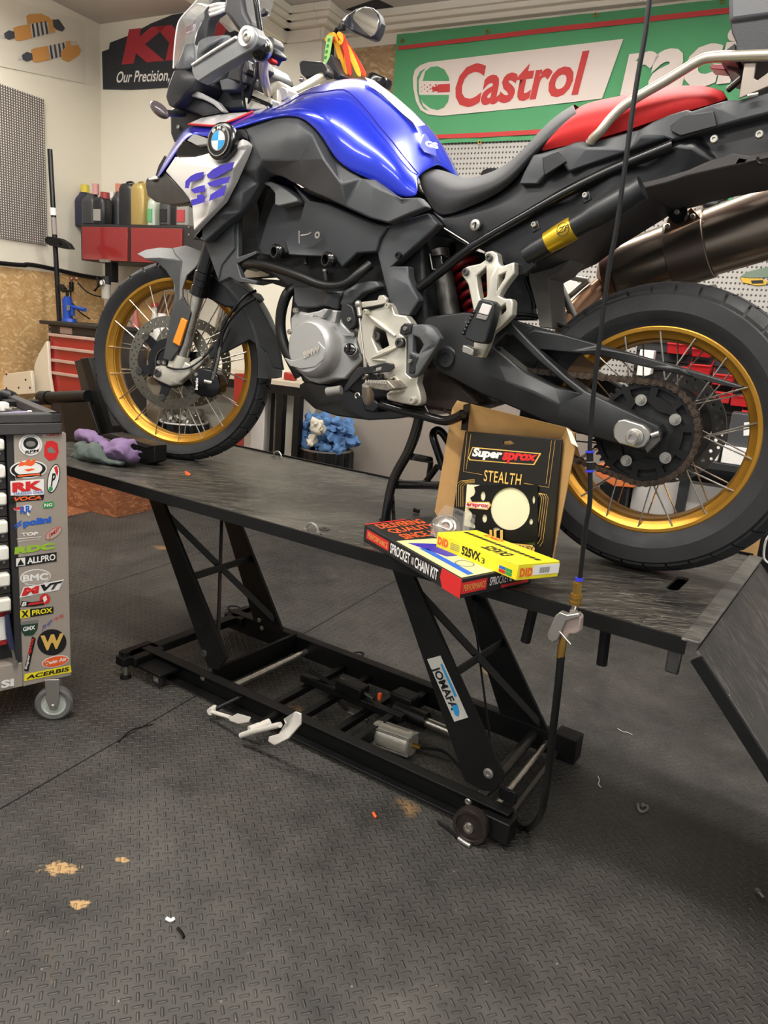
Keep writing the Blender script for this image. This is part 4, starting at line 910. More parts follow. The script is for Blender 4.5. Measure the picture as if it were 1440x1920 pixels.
bp('heel_guard', [(749, 625), (751, 612), (758, 606), (766, 606), (774, 609), (786, 608), (800, 608), (812, 614), (825, 634), (820, 646), (784, 703), (771, 709), (761, 702), (764, 660), (764, 632)], 'mgrey', -.20, .022, holes=[[(774, 628), (786, 634), (794, 646), (784, 665), (773, 661)]], inner=[(800, 625, -.21), (808, 645, -.208), (780, 685, -.206)], bevel=.003)
bp('heel_guard_tab', [(749, 625), (751, 612), (758, 606), (772, 608), (770, 624), (758, 628)], 'black', -.205, .012); bp('heel_guard_tab', [(768, 662), (784, 670), (776, 700), (766, 700)], 'black', -.206, .01)
for q in ((760, 616), (769, 677)): bolt('bolt', at(*q, -.209), (0, -1, 0), .005, M['zinc'], hc, .004)
gl = bp('gear_lever', [(664, 696), (672, 688), (690, 688), (722, 679), (736, 682), (738, 690), (730, 697), (700, 700), (680, 702), (668, 714), (648, 736), (640, 734)], 'black', -.215, .008, holes=[[(702, 690), (715, 687), (714, 693), (702, 696)]], bevel=.002)
MB().tube([at(613, 735, -.235), at(640, 731, -.225)], .0115, 16).build('toe_peg', M['grey'], gl)
tb('shift_rod', [(674, 597, -.212), (684, 682, -.222)], .0028, 'zinc', par=gl, smooth=0); tb('shift_rod_end', [(672, 571, -.21), (675, 592, -.212)], .0065, 'zinc', par=gl, smooth=0); tb('shift_rod_end', [(684, 675, -.222), (685, 688, -.222)], .005, 'zinc', par=gl, smooth=0)
MB().ball(at(672, 570, -.212), .0095).build('rod_joint', M['zinc'], gl)
bp('shift_arm', [(677, 566), (707, 563), (710, 554), (718, 553), (725, 560), (723, 568), (712, 571), (678, 577)], 'alu', -.195, .012, par=gl, bevel=.002)
rp = bp('rider_peg', [(683, 716), (690, 713), (726, 713), (732, 719), (740, 728), (726, 733), (700, 729), (684, 722)], mat('serrated_peg_steel', (150, 142, 130), .45, .7, noise=(90, .3)), -.27, .06, bevel=.002)
MB().tube([at(687, 722, -.27), at(690, 742, -.255), at(691, 752, -.24)], [.011, .015, .013], 16).build('peg_body', M['zinc'], rp)
for k in range(9):
    p = at(686 + k * 4.6, 717 + k * .35, -.275); MB().cyl(p, p + UP * .007, .003, .0012, 6).build('peg_tooth', M['zinc'], rp)
mb = MB(); mb.tube([at(670, 742, -.23) + Vector((.007 * math.cos(k * .5), 0, .007 * math.sin(k * .5))) for k in range(10)], .002, 6); mb.build('peg_spring', M['zinc'], rp)
# ---------------------------------------------------------------- skid plate, centre stand
bp('skid_plate', [(560, 722), (570, 716), (640, 724), (680, 742), (728, 752), (790, 765), (770, 781), (735, 786), (690, 788), (630, 780), (588, 766), (567, 746)], 'gloss', -.13, .26, inner=[(640, 760, -.14)], bevel=.004)
bp('side_stand_mount', [(676, 740), (700, 745), (712, 762), (700, 775), (682, 770)], 'gloss', -.17, .06, bevel=.005)
cs = tb('centre_stand', [(787, 780, -.13), (778, 815, -.13), (764, 850, -.135), (747, 880, -.14), (736, 905, -.145), (728, 940, -.15), (722, 978, -.155)], [.013, .014, .013, .013, .0125, .012, .012], 'gloss', smooth=3, seg=14)
tb('stand_tube', [(715, 758, -.16), (760, 771, -.165), (800, 781, -.17), (832, 789, -.175), (852, 785, -.18), (868, 776, -.185)], .0115, 'gloss', par=cs, smooth=4, seg=14)
tb('stand_tube', [(797, 762, -.16), (806, 778, -.165), (814, 786, -.168)], .004, 'gloss', par=cs)
MB().hexa([at(u, v, -.14) for u, v in ((733, 930), (740, 930), (742, 978), (735, 978))], [at(u, v, -.125) for u, v in ((733, 930), (740, 930), (742, 978), (735, 978))]).build('stand_foot_plate', M['dsteel'], cs, bevel=.001)
for k in range(3): bolt('stand_hole', at(738 + k * .5, 941 + k * 18, -.141), (0, -1, 0), .0035, M['gloss'], cs, .001)
MB().tube([at(712, 978, -.16), at(732, 976, -.14)], .009, 10).build('stand_foot', M['gloss'], cs)
tb('stand_cross_tube', [(742, 908, -.14), (800, 909, -.02), (830, 911, .10)], .012, 'gloss', par=cs, smooth=0)
tb('stand_cross_tube', [(772, 856, -.13), (806, 862, -.02)], .010, 'gloss', par=cs, smooth=0)
tb('side_stand_loop', [(832, 880, .0), (822, 850, .0), (812, 818, .0), (818, 807, .02), (829, 811, .03), (842, 830, .04)], .011, 'gloss', par=cs, smooth=4)
tb('stand_link', [(797, 905, .05), (820, 875, .03)], .009, 'gloss', par=cs, smooth=0); tb('stand_link', [(808, 865, .05), (803, 900, .06)], .008, 'gloss', par=cs, smooth=0)
tb('stand_leg', [(875, 800, .13), (840, 880, .14), (826, 935, .15)], .012, 'gloss', par=cs)
# ---------------------------------------------------------------- frame side cover, lower fairings
fcv = bp('frame_side_cover', [(707, 474), (712, 448), (725, 425), (760, 411), (802, 399), (821, 419), (811, 432), (784, 456), (736, 499), (765, 499), (766, 519), (774, 539), (785, 562), (768, 591), (741, 589), (730, 566), (718, 520)], 'dgrey', -.165, .03, inner=[(755, 438, -.178), (766, 452, -.172), (735, 519, -.176), (765, 535, -.17), (790, 422, -.174)], bevel=.004)
bolt('bolt', at(747, 479, -.178), (0, -1, 0), .0085, M['gloss'], fcv, .005)
bp('inner_fairing', [(547, 343), (581, 376), (613, 381), (647, 395), (700, 419), (728, 424), (712, 448), (706, 472), (669, 475), (641, 502), (625, 482), (573, 480), (540, 478), (533, 452), (560, 420), (570, 380)], mat('charcoal_inner_plastic', (42, 45, 48), .5), -.175, .03, inner=[(620, 440, -.182), (570, 455, -.16)], bevel=.004)
bp('inner_fairing', [(484, 463), (500, 410), (512, 380), (523, 372), (560, 372), (575, 395), (570, 430), (548, 470), (520, 482), (490, 478)], mat('black_duct_plastic', (36, 38, 42), .5), -.15, .03, bevel=.004)
bp('duct_lip', [(490, 343), (505, 340), (518, 345), (537, 357), (556, 372), (557, 378), (523, 386), (515, 384), (515, 362), (505, 350)], mat('lit_grey_plastic', (112, 113, 112), .5), -.185, .05, bevel=.003)
bp('radiator_shroud', [(383, 453), (400, 428), (442, 398), (446, 400), (446, 482), (480, 470), (480, 476), (444, 494), (452, 520), (480, 526), (480, 533), (446, 528), (432, 520), (409, 530), (409, 524), (414, 498), (440, 466), (438, 420)], 'dgrey', -.165, .02, bevel=.003)
bp('radiator_shroud', [(383, 453), (400, 428), (440, 400), (440, 466), (415, 497), (409, 526), (396, 490)], 'dgrey', -.17, .03, inner=[(436, 430, -.175)], bevel=.003)
bp('radiator_tank', [(452, 497), (505, 510), (505, 518), (452, 522)], 'alu', -.06, .04)
bp('radiator_tank', [(455, 465), (487, 458), (490, 472), (455, 478)], 'grey', -.06, .04)
bp('lower_duct', [(446, 520), (540, 526), (536, 540), (500, 528), (474, 524), (450, 530)], 'core', -.08, .1)
# main side fairing
bp('side_fairing', [(433, 249), (450, 238), (467, 232), (490, 226), (510, 221), (543, 216), (556, 217), (568, 222), (580, 231), (594, 244), (605, 258), (612, 266), (621, 288), (630, 301), (647, 313), (660, 323), (677, 334), (692, 336), (701, 336), (718, 350), (734, 363), (750, 371), (784, 370), (792, 378), (799, 388), (767, 401), (728, 418), (690, 408), (647, 388), (613, 372), (580, 358), (560, 346), (547, 341), (530, 331), (507, 324), (494, 330), (484, 345), (467, 378), (450, 398), (430, 412), (402, 436), (384, 454), (363, 443), (372, 432), (396, 405), (417, 380), (432, 355), (448, 318), (462, 282), (466, 268), (458, 258), (440, 256)], 'dgrey', -.205, .03,
   inner=[(560, 232, -.228), (585, 252, -.232), (608, 300, -.238), (700, 350, -.215), (755, 380, -.198), (540, 232, -.226), (470, 255, -.225), (490, 300, -.233), (560, 300, -.237), (640, 345, -.228), (455, 360, -.226), (425, 400, -.216), (480, 318, -.232)], bevel=.004, mirror=True)
# silver GS panel
gs = bp('radiator_side_panel', [(310, 321, -.17), (328, 294, -.185), (347, 294, -.2), (365, 294, -.225), (393, 286, -.235), (398, 295, -.237), (410, 300, -.24), (423, 295, -.24), (432, 283, -.24), (437, 272, -.238), (455, 260, -.235), (465, 269, -.235), (462, 280, -.238), (435, 342, -.242), (417, 377, -.24), (390, 405, -.235), (363, 433, -.23), (360, 387, -.232), (355, 373, -.225), (342, 357, -.205)], 'silver', -.24, .02,
   inner=[(360, 310, -.252), (455, 272, -.25), (436, 320, -.256), (360, 350, -.25), (410, 316, -.258), (400, 370, -.255)], bevel=.003, mirror=True)
GSY = -.262
for pts in ([(462 - 22, 303.5), (436, 316), (403, 334.5), (390, 334.5), (388, 328), (399, 318), (415, 309)], [(432, 331), (428, 342), (404, 350), (393, 349), (389, 343), (412, 335)], [(425, 346), (420, 366), (392, 377), (395, 365)]):
    decal('blue_letter_s', [at(u, v, GSY) for u, v in pts], M['purp'], gs)
for pts in ([(383, 322), (379, 334.5), (357, 342), (354, 353), (347, 353), (348, 340), (358, 330), (368, 325)], [(384, 347), (385, 359), (365, 363), (358, 356), (371, 350)], [(370, 366), (380, 364), (385, 370), (384, 379), (360, 386), (358, 375), (370, 372)]):
    decal('blue_letter_g', [at(u, v, GSY + .003) for u, v in pts], M['purp'], gs)
# emblem
ev = Vector((.02, -1, .06)).normalized(); ec_ = at(411, 264, -.265)
ehs = MB(); ehs.lathe([(.001, -.03), (.046, -.03), (.050, -.012), (.0465, -.002), (.041, .0), (.001, .0)], ec_, ev, 40); eh = ehs.build('emblem_housing', M['gloss'], bike)
e2v = UP - ev * ev.z; e2v.normalize(); e1v = e2v.cross(ev) * 1.0
if e1v.dot(RIGHT) < 0: e1v = -e1v
MB().lathe([(.001, 0), (.038, 0), (.038, .002), (.036, .003), (.001, .003)], ec_, ev, 40).build('emblem_disc', M['ktext'], eh)
MB().lathe([(.036, .002), (.039, .002), (.039, .0045), (.036, .0045)], ec_, ev, 40, closed=True).build('emblem_ring', M['zinc'], eh)
MB().lathe([(.0238, .003), (.0255, .003), (.0255, .0042), (.0238, .0042)], ec_, ev, 40, closed=True).build('emblem_ring', M['zinc'], eh)
for k in range(4):
    poly = [ec_ + ev * .0034] + [ec_ + ev * .0034 + (e1v * math.cos(PI / 2 * k + PI / 2 * j / 8) + e2v * math.sin(PI / 2 * k + PI / 2 * j / 8)) * .0238 for j in range(9)]
    mb = MB(); mb.hexa(poly, [p + ev * .0005 for p in poly]); mb.build('emblem_quarter', M['white'] if k % 2 == 0 else M['cyan'], eh, smooth=False)
for ch_, an in (('B', 125), ('M', 90), ('W', 55)):
    a_ = math.radians(an); dd = e1v * math.cos(a_) + e2v * math.sin(a_); tt = e1v * math.sin(a_) - e2v * math.cos(a_); o_ = ec_ + ev * .0036 + dd * .031
    text('lettering', ch_, [o_ - tt * .006 - dd * .0042, o_ + tt * .006 - dd * .0042, o_ + tt * .006 + dd * .0042, o_ - tt * .006 + dd * .0042], M['white'], eh, bold=.02)
bp('emblem_bracket', [(432, 250), (445, 243), (456, 242), (463, 250), (464, 262), (455, 258), (438, 271)], 'black', -.225, .02)
# vent piece, beak
bp('vent_duct', [(332, 278), (343, 263), (368, 271), (393, 268), (394, 286), (365, 294), (347, 294), (330, 293)], 'gloss', -.20, .04, bevel=.003)
bp('vent_top', [(350, 263), (363, 251), (392, 260), (394, 269), (369, 273)], mat('light_grey_plastic', (150, 148, 144), .45), -.215, .02)
bp('headlight_bezel', [(318, 205), (345, 190), (400, 205), (425, 215), (420, 235), (362, 236), (338, 262), (326, 268), (319, 250)], 'black', -.10, .2, bevel=.006)
for q in ((334, 238), (342, 212)): bolt('bolt', at(*q, -.108), (0, -1, 0), .006, M['zinc'], bike, .003)
bk_rows = [
 row((296, 334, -.15), (292, 333, -.14), (295, 326, -.10), (300, 322, -.05), (304, 320, 0)),
 row((318, 304, -.17), (308, 304, -.155), (314, 288, -.11), (318, 284, -.05), (322, 282, 0)),
 row((338, 272, -.19), (326, 274, -.17), (336, 252, -.12), (340, 247, -.06), (345, 245, 0)),
 row((352, 256, -.20), (346, 252, -.19), (348, 240, -.14), (354, 234, -.07), (360, 231, 0)),
 row((372, 251, -.215), (366, 246, -.21), (368, 238, -.17), (376, 224, -.09), (382, 221, 0)),
 row((395, 260, -.225), (392, 250, -.225), (398, 240, -.19), (406, 217, -.11), (412, 214, 0)),
 row((420, 250, -.225), (420, 242, -.225), (424, 233, -.20), (432, 214, -.12), (438, 211, 0)),
 row((446, 241, -.22), (448, 234, -.222), (452, 225, -.20), (460, 211, -.12), (468, 208, 0)),
 row((500, 224, -.215), (500, 217, -.218), (502, 211, -.20), (505, 200, -.12), (512, 196, 0)),
 row((532, 219, -.208), (535, 213, -.209), (540, 206, -.197), (542, 196, -.15), (550, 188, 0))]
bk = grid('beak_panel', bk_rows, M['blue'], bike, sub=2, thick=.003)
wt = panel('white_flash', [(353, 232, -.150), (366, 226, -.125), (382, 219, -.105), (415, 213, -.11), (462, 210.5, -.125), (474, 208, -.145), (430, 226, -.200), (403, 234, -.206), (377, 233, -.190)], M['white'], bike, .003, inner=[(400, 222, -.168), (430, 217, -.158)], bevel=0)
tb('red_pinstripe', [(354, 233, -.152), (377, 234.5, -.192), (403, 235.5, -.208), (430, 228, -.203), (452, 219, -.180), (474, 209, -.147)], .003, 'red', par=wt, smooth=3, seg=8)
bp('beak_tip', [(273, 338, -.10), (276, 333, -.10), (293, 329, -.11), (310, 321, -.15), (332, 347, -.19), (355, 372, -.22), (358, 379, -.22), (345, 383, -.20), (323, 385, -.16), (290, 378, -.11), (276, 367, -.09), (273, 350, -.09)], 'black', -.13, .03, inner=[(300, 350, -.15), (290, 340, -.125)], bevel=.004, mirror=True)
bp('beak_tip_edge', [(277, 334), (291, 329), (296, 335), (279, 338)], 'silver', -.135, .02)
bp('beak_fin', [(291, 329), (297, 310), (308, 291), (312, 296), (299, 327)], 'black', -.11, .02)
# ---------------------------------------------------------------- tank
trw = [
 row((500, 224, -.212), (503, 219, -.214), (512, 213, -.205), (520, 206, -.16), (520, 194, -.07), (526, 191, 0)),
 row((530, 218, -.214), (533, 212, -.216), (538, 204, -.205), (540, 196, -.165), (546, 181, -.08), (552, 178, 0)),
 row((560, 219, -.216), (563, 212, -.22), (566, 198, -.212), (568, 180, -.18), (576, 165, -.09), (584, 162, 0)),
 row((580, 231, -.22), (588, 220, -.224), (598, 200, -.215), (606, 175, -.18), (612, 154, -.10), (620, 150, 0)),
 row((602, 255, -.222), (614, 238, -.226), (628, 208, -.215), (644, 171, -.17), (648, 146, -.09), (656, 143, 0)),
 row((616, 280, -.222), (634, 258, -.226), (654, 224, -.21), (668, 188, -.165), (682, 148, -.08), (690, 146, 0)),
 row((630, 302, -.22), (654, 280, -.222), (676, 246, -.205), (690, 212, -.165), (708, 166, -.07), (718, 163, 0)),
 row((660, 324, -.212), (680, 302, -.214), (700, 268, -.20), (712, 240, -.165), (738, 192, -.07), (752, 190, 0)),
 row((694, 337, -.198), (708, 318, -.20), (722, 290, -.19), (735, 267, -.16), (765, 216, -.065), (778, 214, 0)),
 row((722, 354, -.182), (734, 338, -.184), (746, 315, -.175), (756, 294, -.15), (788, 246, -.06), (800, 244, 0)),
 row((748, 371, -.165), (758, 355, -.165), (766, 336, -.155), (774, 316, -.135), (806, 280, -.055), (815, 278, 0)),
 row((782, 370, -.145), (784, 358, -.145), (784, 342, -.135), (786, 325, -.12), (818, 310, -.05), (826, 309, 0))]
tank = grid('fuel_tank', trw, M['blue'], bike, sub=3, thick=.004)
tb('tank_crease', [(505, 208, -.168), (540, 193, -.170), (568, 177, -.184), (606, 172.5, -.184), (644, 168.5, -.174), (668, 186, -.169), (690, 210, -.169), (712, 238, -.169), (735, 265, -.164), (756, 292, -.155), (774, 314, -.14), (784, 326, -.126)], .0016, 'dblue', par=tank, smooth=3, seg=6)
panel('tank_white_top', [(684, 144.5, -.06), (700, 150, -.05), (740, 180, -.04), (772, 208, -.035), (797, 234, -.035), (783, 236, -.068), (752, 210, -.075), (716, 176, -.078), (690, 153, -.085)], M['white'], tank, .002, bevel=0)
MB().lathe([(.001, .012), (.03, .012), (.034, .006), (.034, -.01)], at(712, 153, .01), (.35, 0, .93), 28).build('fuel_cap', M['gloss'], tank)
gp = panel('tank_pad', [(790, 254, -.072), (798, 250, -.06), (816, 280, -.035), (818, 292, -.04), (796, 285, -.082), (788, 274, -.088)], mat('translucent_blue_pad', (86, 96, 206), .25), tank, .002, bevel=0)
text('lettering', 'GS', [at(797, 274, -.092), at(822, 280, -.05), at(820, 268, -.05), at(797, 263, -.09)], M['ptext'], gp, bold=.05)
# ---------------------------------------------------------------- fork, brake, front mudguard
LO = .100
def wp(name, outl, m, off, thick=.012, par=None, **k): return panel(name, [(p[0], p[1], p[2] if len(p) > 2 else off) for p in outl], M[m] if isinstance(m, str) else m, par or bike, thick, fn=aw, tdir=-WN, **k)
fk0, fk1, fk2, fk3 = aw(337, 690, LO), aw(371, 556, LO), aw(393, 470, LO), aw(470, 205, LO)
fork = MB().cyl(fk0, fk1 + (fk1 - fk0) * .1, .0195, seg=24).build('fork_stanchion', M['steel'], bike)
mb = MB(); fd_ = (fk3 - fk1).normalized()
ft = fk1
mb.lathe([(.0205, 0), (.0285, .004), (.029, .03), (.0275, .032), (.0275, .05), (.0295, .052), (.0295, .075), (.027, .078), (.0265, (fk3 - fk1).length), (.01, (fk3 - fk1).length)], fk1, fd_, 32); mb.build('fork_tube', M['gloss'], bike)
off2 = -WN * .20
mb = MB(); mb.cyl(fk0 + off2, fk1 + off2, .0195, seg=20); mb.build('fork_stanchion', M['steel'], bike)
mb = MB(); mb.cyl(fk1 + off2, fk3 + off2, .0275, seg=24); mb.build('fork_tube', M['gloss'], bike)
MB().obox((fk2 + fk2 + off2) / 2 + fd_ * .06, WN * .13, WE * .03, UP * .018).build('lower_triple_clamp', M['blackmet'], bike, bevel=.006)
fc_ = wp('fork_foot_casting', [(291, 687), (286, 708), (300, 716), (318, 724), (331, 722), (340, 714), (356, 701), (357, 684), (346, 678), (330, 676), (316, 674), (313, 687), (300, 685)], 'alu', .115, .04, inner=[(330, 700, .125), (300, 700, .118)], bevel=.004)
MB().tube([aw(331, 716, .10), aw(340, 680, .10), aw(343, 668, .10)], [.022, .026, .024], 20).build('fork_foot_collar', M['alu'], fc_)
bolt('axle_bolt', aw(296, 699, .118), WN, .014, M['dsteel'], fc_, .005)
MB().cyl(FC - WN * .12, FC + WN * .11, .012, seg=16).build('front_axle', M['dsteel'], bike)
for q in ((297, 679), (307, 680), (319, 663)): bolt('bolt', aw(*q, .12), WN, .0055, M['zinc'], bike, .004)
cal = wp('brake_caliper', [(359, 702), (370, 692), (385, 690), (395, 692), (408, 703), (414, 722), (410, 738), (398, 746), (378, 744), (364, 738)], 'gloss', .118, .05, inner=[(372, 715, .128), (395, 718, .126)], bevel=.005)
text('lettering', 'brembo', [aw(371, 731, .1285), aw(372, 709, .1285), aw(366, 708, .1285), aw(365, 730, .1285)], M['ptext'], cal, bold=.02)
bolt('caliper_bolt', aw(368, 702, .122), WN, .006, M['zinc'], cal, .004)
MB().tube([aw(384, 715, .125), aw(398, 718, .125)], .007, 12).build('banjo_bolt', M['zinc'], cal)
wp('caliper_bracket', [(345, 690), (360, 676), (376, 668), (384, 672), (376, 684), (362, 696)], 'alu', .095, .02)
bolt('bolt', aw(381, 664, .10), WN, .008, M['zinc'], bike, .006)
for k, pts in enumerate(([(393, 712, .12), (402, 680, .11), (410, 640, .10), (425, 600, .10), (455, 560, .09), (480, 545, .06)], [(399, 712, .12), (407, 682, .11), (414, 650, .10), (430, 615, .10)])):
    MB().tube([aw(*p) for p in pts], .0045 if k == 0 else .006, 10, 5).build('brake_hose', M['dsteel' if k else 'rubber'], bike)
MB().tube([aw(313, 688, .12), aw(330, 692, .13), aw(355, 689, .12), aw(380, 672, .10), aw(400, 650, .09)], .003, 8, 5).build('sensor_cable', M['rubber'], bike)
FD = mat('mudguard_dark_grey', (58, 60, 61), .5, bump=(500, .05)); FL = mat('mudguard_lit_grey', (108, 108, 106), .5)  # lighter grey paints the light falling on the upper and front faces
wp('front_mudguard', [(256, 476, .03), (273, 468, .02), (298, 464, .02), (323, 465, .03), (329, 478, .055), (341, 490, .075), (320, 486, .072), (298, 484, .068), (272, 485, .055)], FL, .05, .012, bevel=.003)
wp('front_mudguard', [(323, 465, .03), (347, 460, .03), (378, 471, .05), (379, 484, .06), (366, 502, .085), (350, 516, .10), (341, 541, .115), (342, 557, .12), (336, 566, .12), (338, 520, .10), (341, 490, .075), (329, 478, .055)], FL, .05, .012, bevel=.003)
fs_ = wp('front_mudguard', [(270, 486, .055), (298, 484, .068), (320, 486, .073), (341, 490, .077), (339, 520, .10), (336, 562, .12), (343, 556, .122), (357, 587, .13), (352, 605, .13), (338, 650, .13), (320, 677, .128), (305, 673, .122), (312, 637, .12), (318, 598, .118), (327, 553, .112), (328, 538, .10), (322, 525, .09), (310, 507, .075), (295, 493, .065)], FD, .1, .010, bevel=.003)
wp('reflector', [(340, 595), (351, 601), (336, 650), (323, 642)], 'amber', .138, .010, bevel=.003)
mb = MB(); rr = .345
mb.lathe([(rr - .02, -.075), (rr + .004, -.06), (rr + .012, 0), (rr + .004, .06), (rr - .02, .075), (rr - .024, .072), (rr, .056), (rr + .008, 0), (rr, -.056), (rr - .024, -.072)], FC, WN, 30, closed=True, a0=math.radians(-3), a1=math.radians(78), ref=WE, caps=True)
ms = mb.build('rear_mudguard_half', FD, bike)
# lathe angle runs the other way round this axis when needed
if sum((ms.matrix_world @ v.co if False else v.co).z for v in ms.data.vertices) < 0: pass
wp('mudguard_stay', [(447, 575), (420, 622), (392, 652), (380, 666), (395, 674), (424, 660), (468, 637), (500, 660), (512, 690), (531, 694), (521, 640), (496, 592), (470, 548), (440, 530), (424, 545), (436, 562)], mat('mudguard_black', (34, 35, 36), .55), .070, .012, bevel=.003)
wp('fork_shroud', [(384, 500), (402, 520), (436, 538), (470, 548), (478, 560), (450, 580), (420, 575), (395, 562), (372, 552)], 'black', .06, .08, bevel=.006)
tb('brake_hose', [(478, 560, -.1), (455, 575, -.1), (432, 600, -.1), (418, 626, -.1), (414, 650, -.1)], .004, 'rubber')
# ---------------------------------------------------------------- cockpit
CB = mat('cockpit_black', (34, 35, 39), .45, noise=(20, .15)); CG = mat('cockpit_grey', (78, 80, 84), .42)
bp('cockpit_frame', [(366, 160), (372, 150), (400, 122), (440, 108), (470, 104), (482, 125), (478, 165), (462, 205), (430, 207), (405, 200), (380, 178)], CB, -.06, .16, bevel=.008)
hc_ = bp('headlight_cowl', [(325, 132), (345, 130), (368, 142), (370, 148), (362, 165), (350, 174), (338, 190), (325, 202), (316, 198), (310, 182), (313, 168), (316, 155)], CB, -.16, .3, inner=[(345, 150, -.175), (330, 175, -.165)], bevel=.006)
bp('screen_mount', [(327, 129), (340, 100), (347, 82), (362, 80), (364, 93), (366, 114), (358, 128), (345, 131)], CG, -.15, .02, inner=[(352, 100, -.16)], bevel=.004)
ws = panel('windscreen', [(325, 128, -.13), (327, 93, -.135), (332, 52, -.135), (340, 33, -.13), (363, 8, -.12), (385, -20, -.11), (430, -30, -.08), (425, -5, -.05), (392, 10, -.10), (378, 40, -.12), (368, 60, -.13), (362, 92, -.14), (345, 86, -.15), (340, 102, -.15)], M['glass'], bike, .003, bevel=0, inner=[(350, 50, -.15)])
panel('windscreen_far_side', [(392, 10, -.10), (425, -5, -.05), (430, -30, -.02), (520, -30, .12), (505, 30, .12), (470, 45, .10), (430, 60, .02), (400, 30, -.05)], M['glass'], ws, .003, bevel=0)
tb('windscreen_edge', [(325, 128, -.131), (327, 93, -.136), (332, 52, -.136), (340, 33, -.131), (363, 8, -.121), (385, -20, -.111)], .0022, 'white', par=ws, smooth=3, seg=6)
bp('screen_pillar', [(366, 40), (382, 20), (398, 0), (410, -20), (420, -20), (412, 8), (392, 40), (386, 70), (384, 108), (366, 112), (360, 92)], CB, -.11, .03, bevel=.004)
bp('screen_bracket', [(394, 8), (420, 2), (424, 16), (408, 28), (394, 34), (388, 22)], CG, -.20, .02, bevel=.004)
for k in range(3): tb('reflection_stripe', [(394, 12 + k * 8, -.215), (408, 8 + k * 8, -.215), (422, 8 + k * 5, -.21)], .0045, 'silver', smooth=3)  # silver stripes stand in for reflections on the dark guard
bp('hand_guard_shield', [(367, 107), (370, 80), (376, 74), (390, 68), (427, 64), (434, 76), (400, 96), (370, 116)], CG, -.36, .012, inner=[(392, 84, -.375)], bevel=.004)
bp('clutch_lever_guard', [(424, -20), (452, -20), (458, 20), (470, 44), (462, 60), (446, 60), (430, 38), (416, 18)], CB, -.28, .05, bevel=.01)
HGm = mat('hand_guard_silver_grey', (128, 130, 132), .38, .3)
arm_ = bp('hand_guard_bar', [(360, 124, -.40), (398, 98, -.415), (443, 71, -.43), (450, 54, -.43), (456, 48, -.43), (465, 46, -.43), (478, 51, -.43), (484, 66, -.43), (482, 80, -.43), (474, 91, -.43), (462, 98, -.43), (436, 113, -.425), (407, 130, -.415), (373, 153, -.40), (364, 146, -.40), (360, 134, -.40)], HGm, -.42, .03, bevel=.006)
tb('hand_guard_edge', [(361, 122, -.402), (398, 97, -.418), (443, 70, -.432)], .0035, 'silver', par=arm_, smooth=3)
mb = MB(); mb.lathe([(.001, .002), (.013, .002), (.0135, .006), (.020, .006), (.021, .0), (.021, -.01)], at(463, 69, -.432), (0, -1, 0), 32); mb.build('bar_end_cap', M['silver'], arm_)
bolt('bar_end_bolt', at(463, 69, -.4385), (0, -1, 0), .012, M['zinc'], arm_, .004)
mb = MB(); ge = at(487, 92, -.40); mb.ball(ge, .024); mb.build('grip_end', M['gloss'], bike)
mb = MB(); mb.lathe([(.024, -.004), (.0265, -.004), (.0265, .004), (.024, .004)], at(490, 92, -.385), (.35, -1, .1), 32, closed=True); mb.build('grip_ring', M['zinc'], bike)
MB().tube([at(488, 92, -.40), at(500, 92, -.30)], .017, 18).build('grip', M['rubber'], bike)
bp('switch_block', [(496, 68), (508, 68), (513, 78), (512, 92), (518, 96), (518, 104), (508, 106), (503, 116), (496, 112)], CB, -.30, .04, bevel=.004)
bp('red_switch', [(500, 110), (510, 108), (511, 116), (503, 119)], 'red', -.31, .02, bevel=.003)
tb('mirror_stem', [(474, -30, -.38), (480, 0, -.38), (485, 35, -.375), (490, 66, -.37)], .0075, 'gloss', smooth=3)
bp('switch_lever', [(484, 24), (494, 14), (499, 18), (497, 26), (488, 30)], CB, -.36, .01)
tb('handlebar', [(493, 92, -.30), (497, 110, -.24), (494, 130, -.17), (497, 155, -.11), (503, 174, -.06)], .0125, 'steeltube', smooth=4, seg=16)
tb('cable', [(499, 138, -.1), (504, 152, -.08)], .003, 'rubber'); tb('cable', [(486, 100, -.2), (480, 140, -.15), (470, 175, -.10), (466, 205, -.08)], .005, 'rubber'); tb('cable', [(470, 90, -.25), (452, 130, -.2), (455, 170, -.12), (460, 205, -.1)], .004, 'rubber')
for pts in (((454, 108), (464, 114), (466, 132), (458, 140), (450, 130)), ((470, 120), (488, 112), (492, 128), (478, 146)), ((432, 128), (462, 140), (462, 156), (425, 146))): bp('control_housing', pts, CB, -.12, .05, bevel=.004)
bp('key_plate', [(477, 126), (483, 128), (480, 143), (475, 142)], 'zinc', -.13, .006)
bp('instrument_back', [(410, 150), (432, 144), (452, 156), (440, 168), (415, 170)], 'mgrey', -.09, .03, bevel=.004); bp('instrument_back', [(376, 160), (400, 158), (412, 148), (416, 128), (400, 134)], CG, -.09, .03, bevel=.004)
bp('fairing_strip', [(352, 174), (360, 168), (368, 170), (388, 180), (407, 191), (421, 208), (414, 209), (400, 196), (380, 186), (358, 180)], mat('grey_light_strip', (150, 150, 150), .4), -.14, .02, bevel=.003)
bp('fairing_side', [(350, 178), (380, 187), (400, 197), (414, 210), (380, 216), (345, 205), (338, 190)], CB, -.125, .03, bevel=.004)
ti = MB(); ti.ball(at(299, 206, -.26), .03, 1, .6, .62, 20)
for v in ti.bm.verts:
    d_ = v.co - at(299, 206, -.26); v.co = at(299, 206, -.26) + Vector((d_.x * 1.15, d_.y, d_.z - d_.x * .55))
si = ti.build('turn_signal', mat('smoked_lens', (70, 62, 66), .2), bike)
tb('signal_stem', [(312, 212, -.24), (326, 213, -.18), (344, 213, -.12)], .009, 'black', par=si, smooth=2)
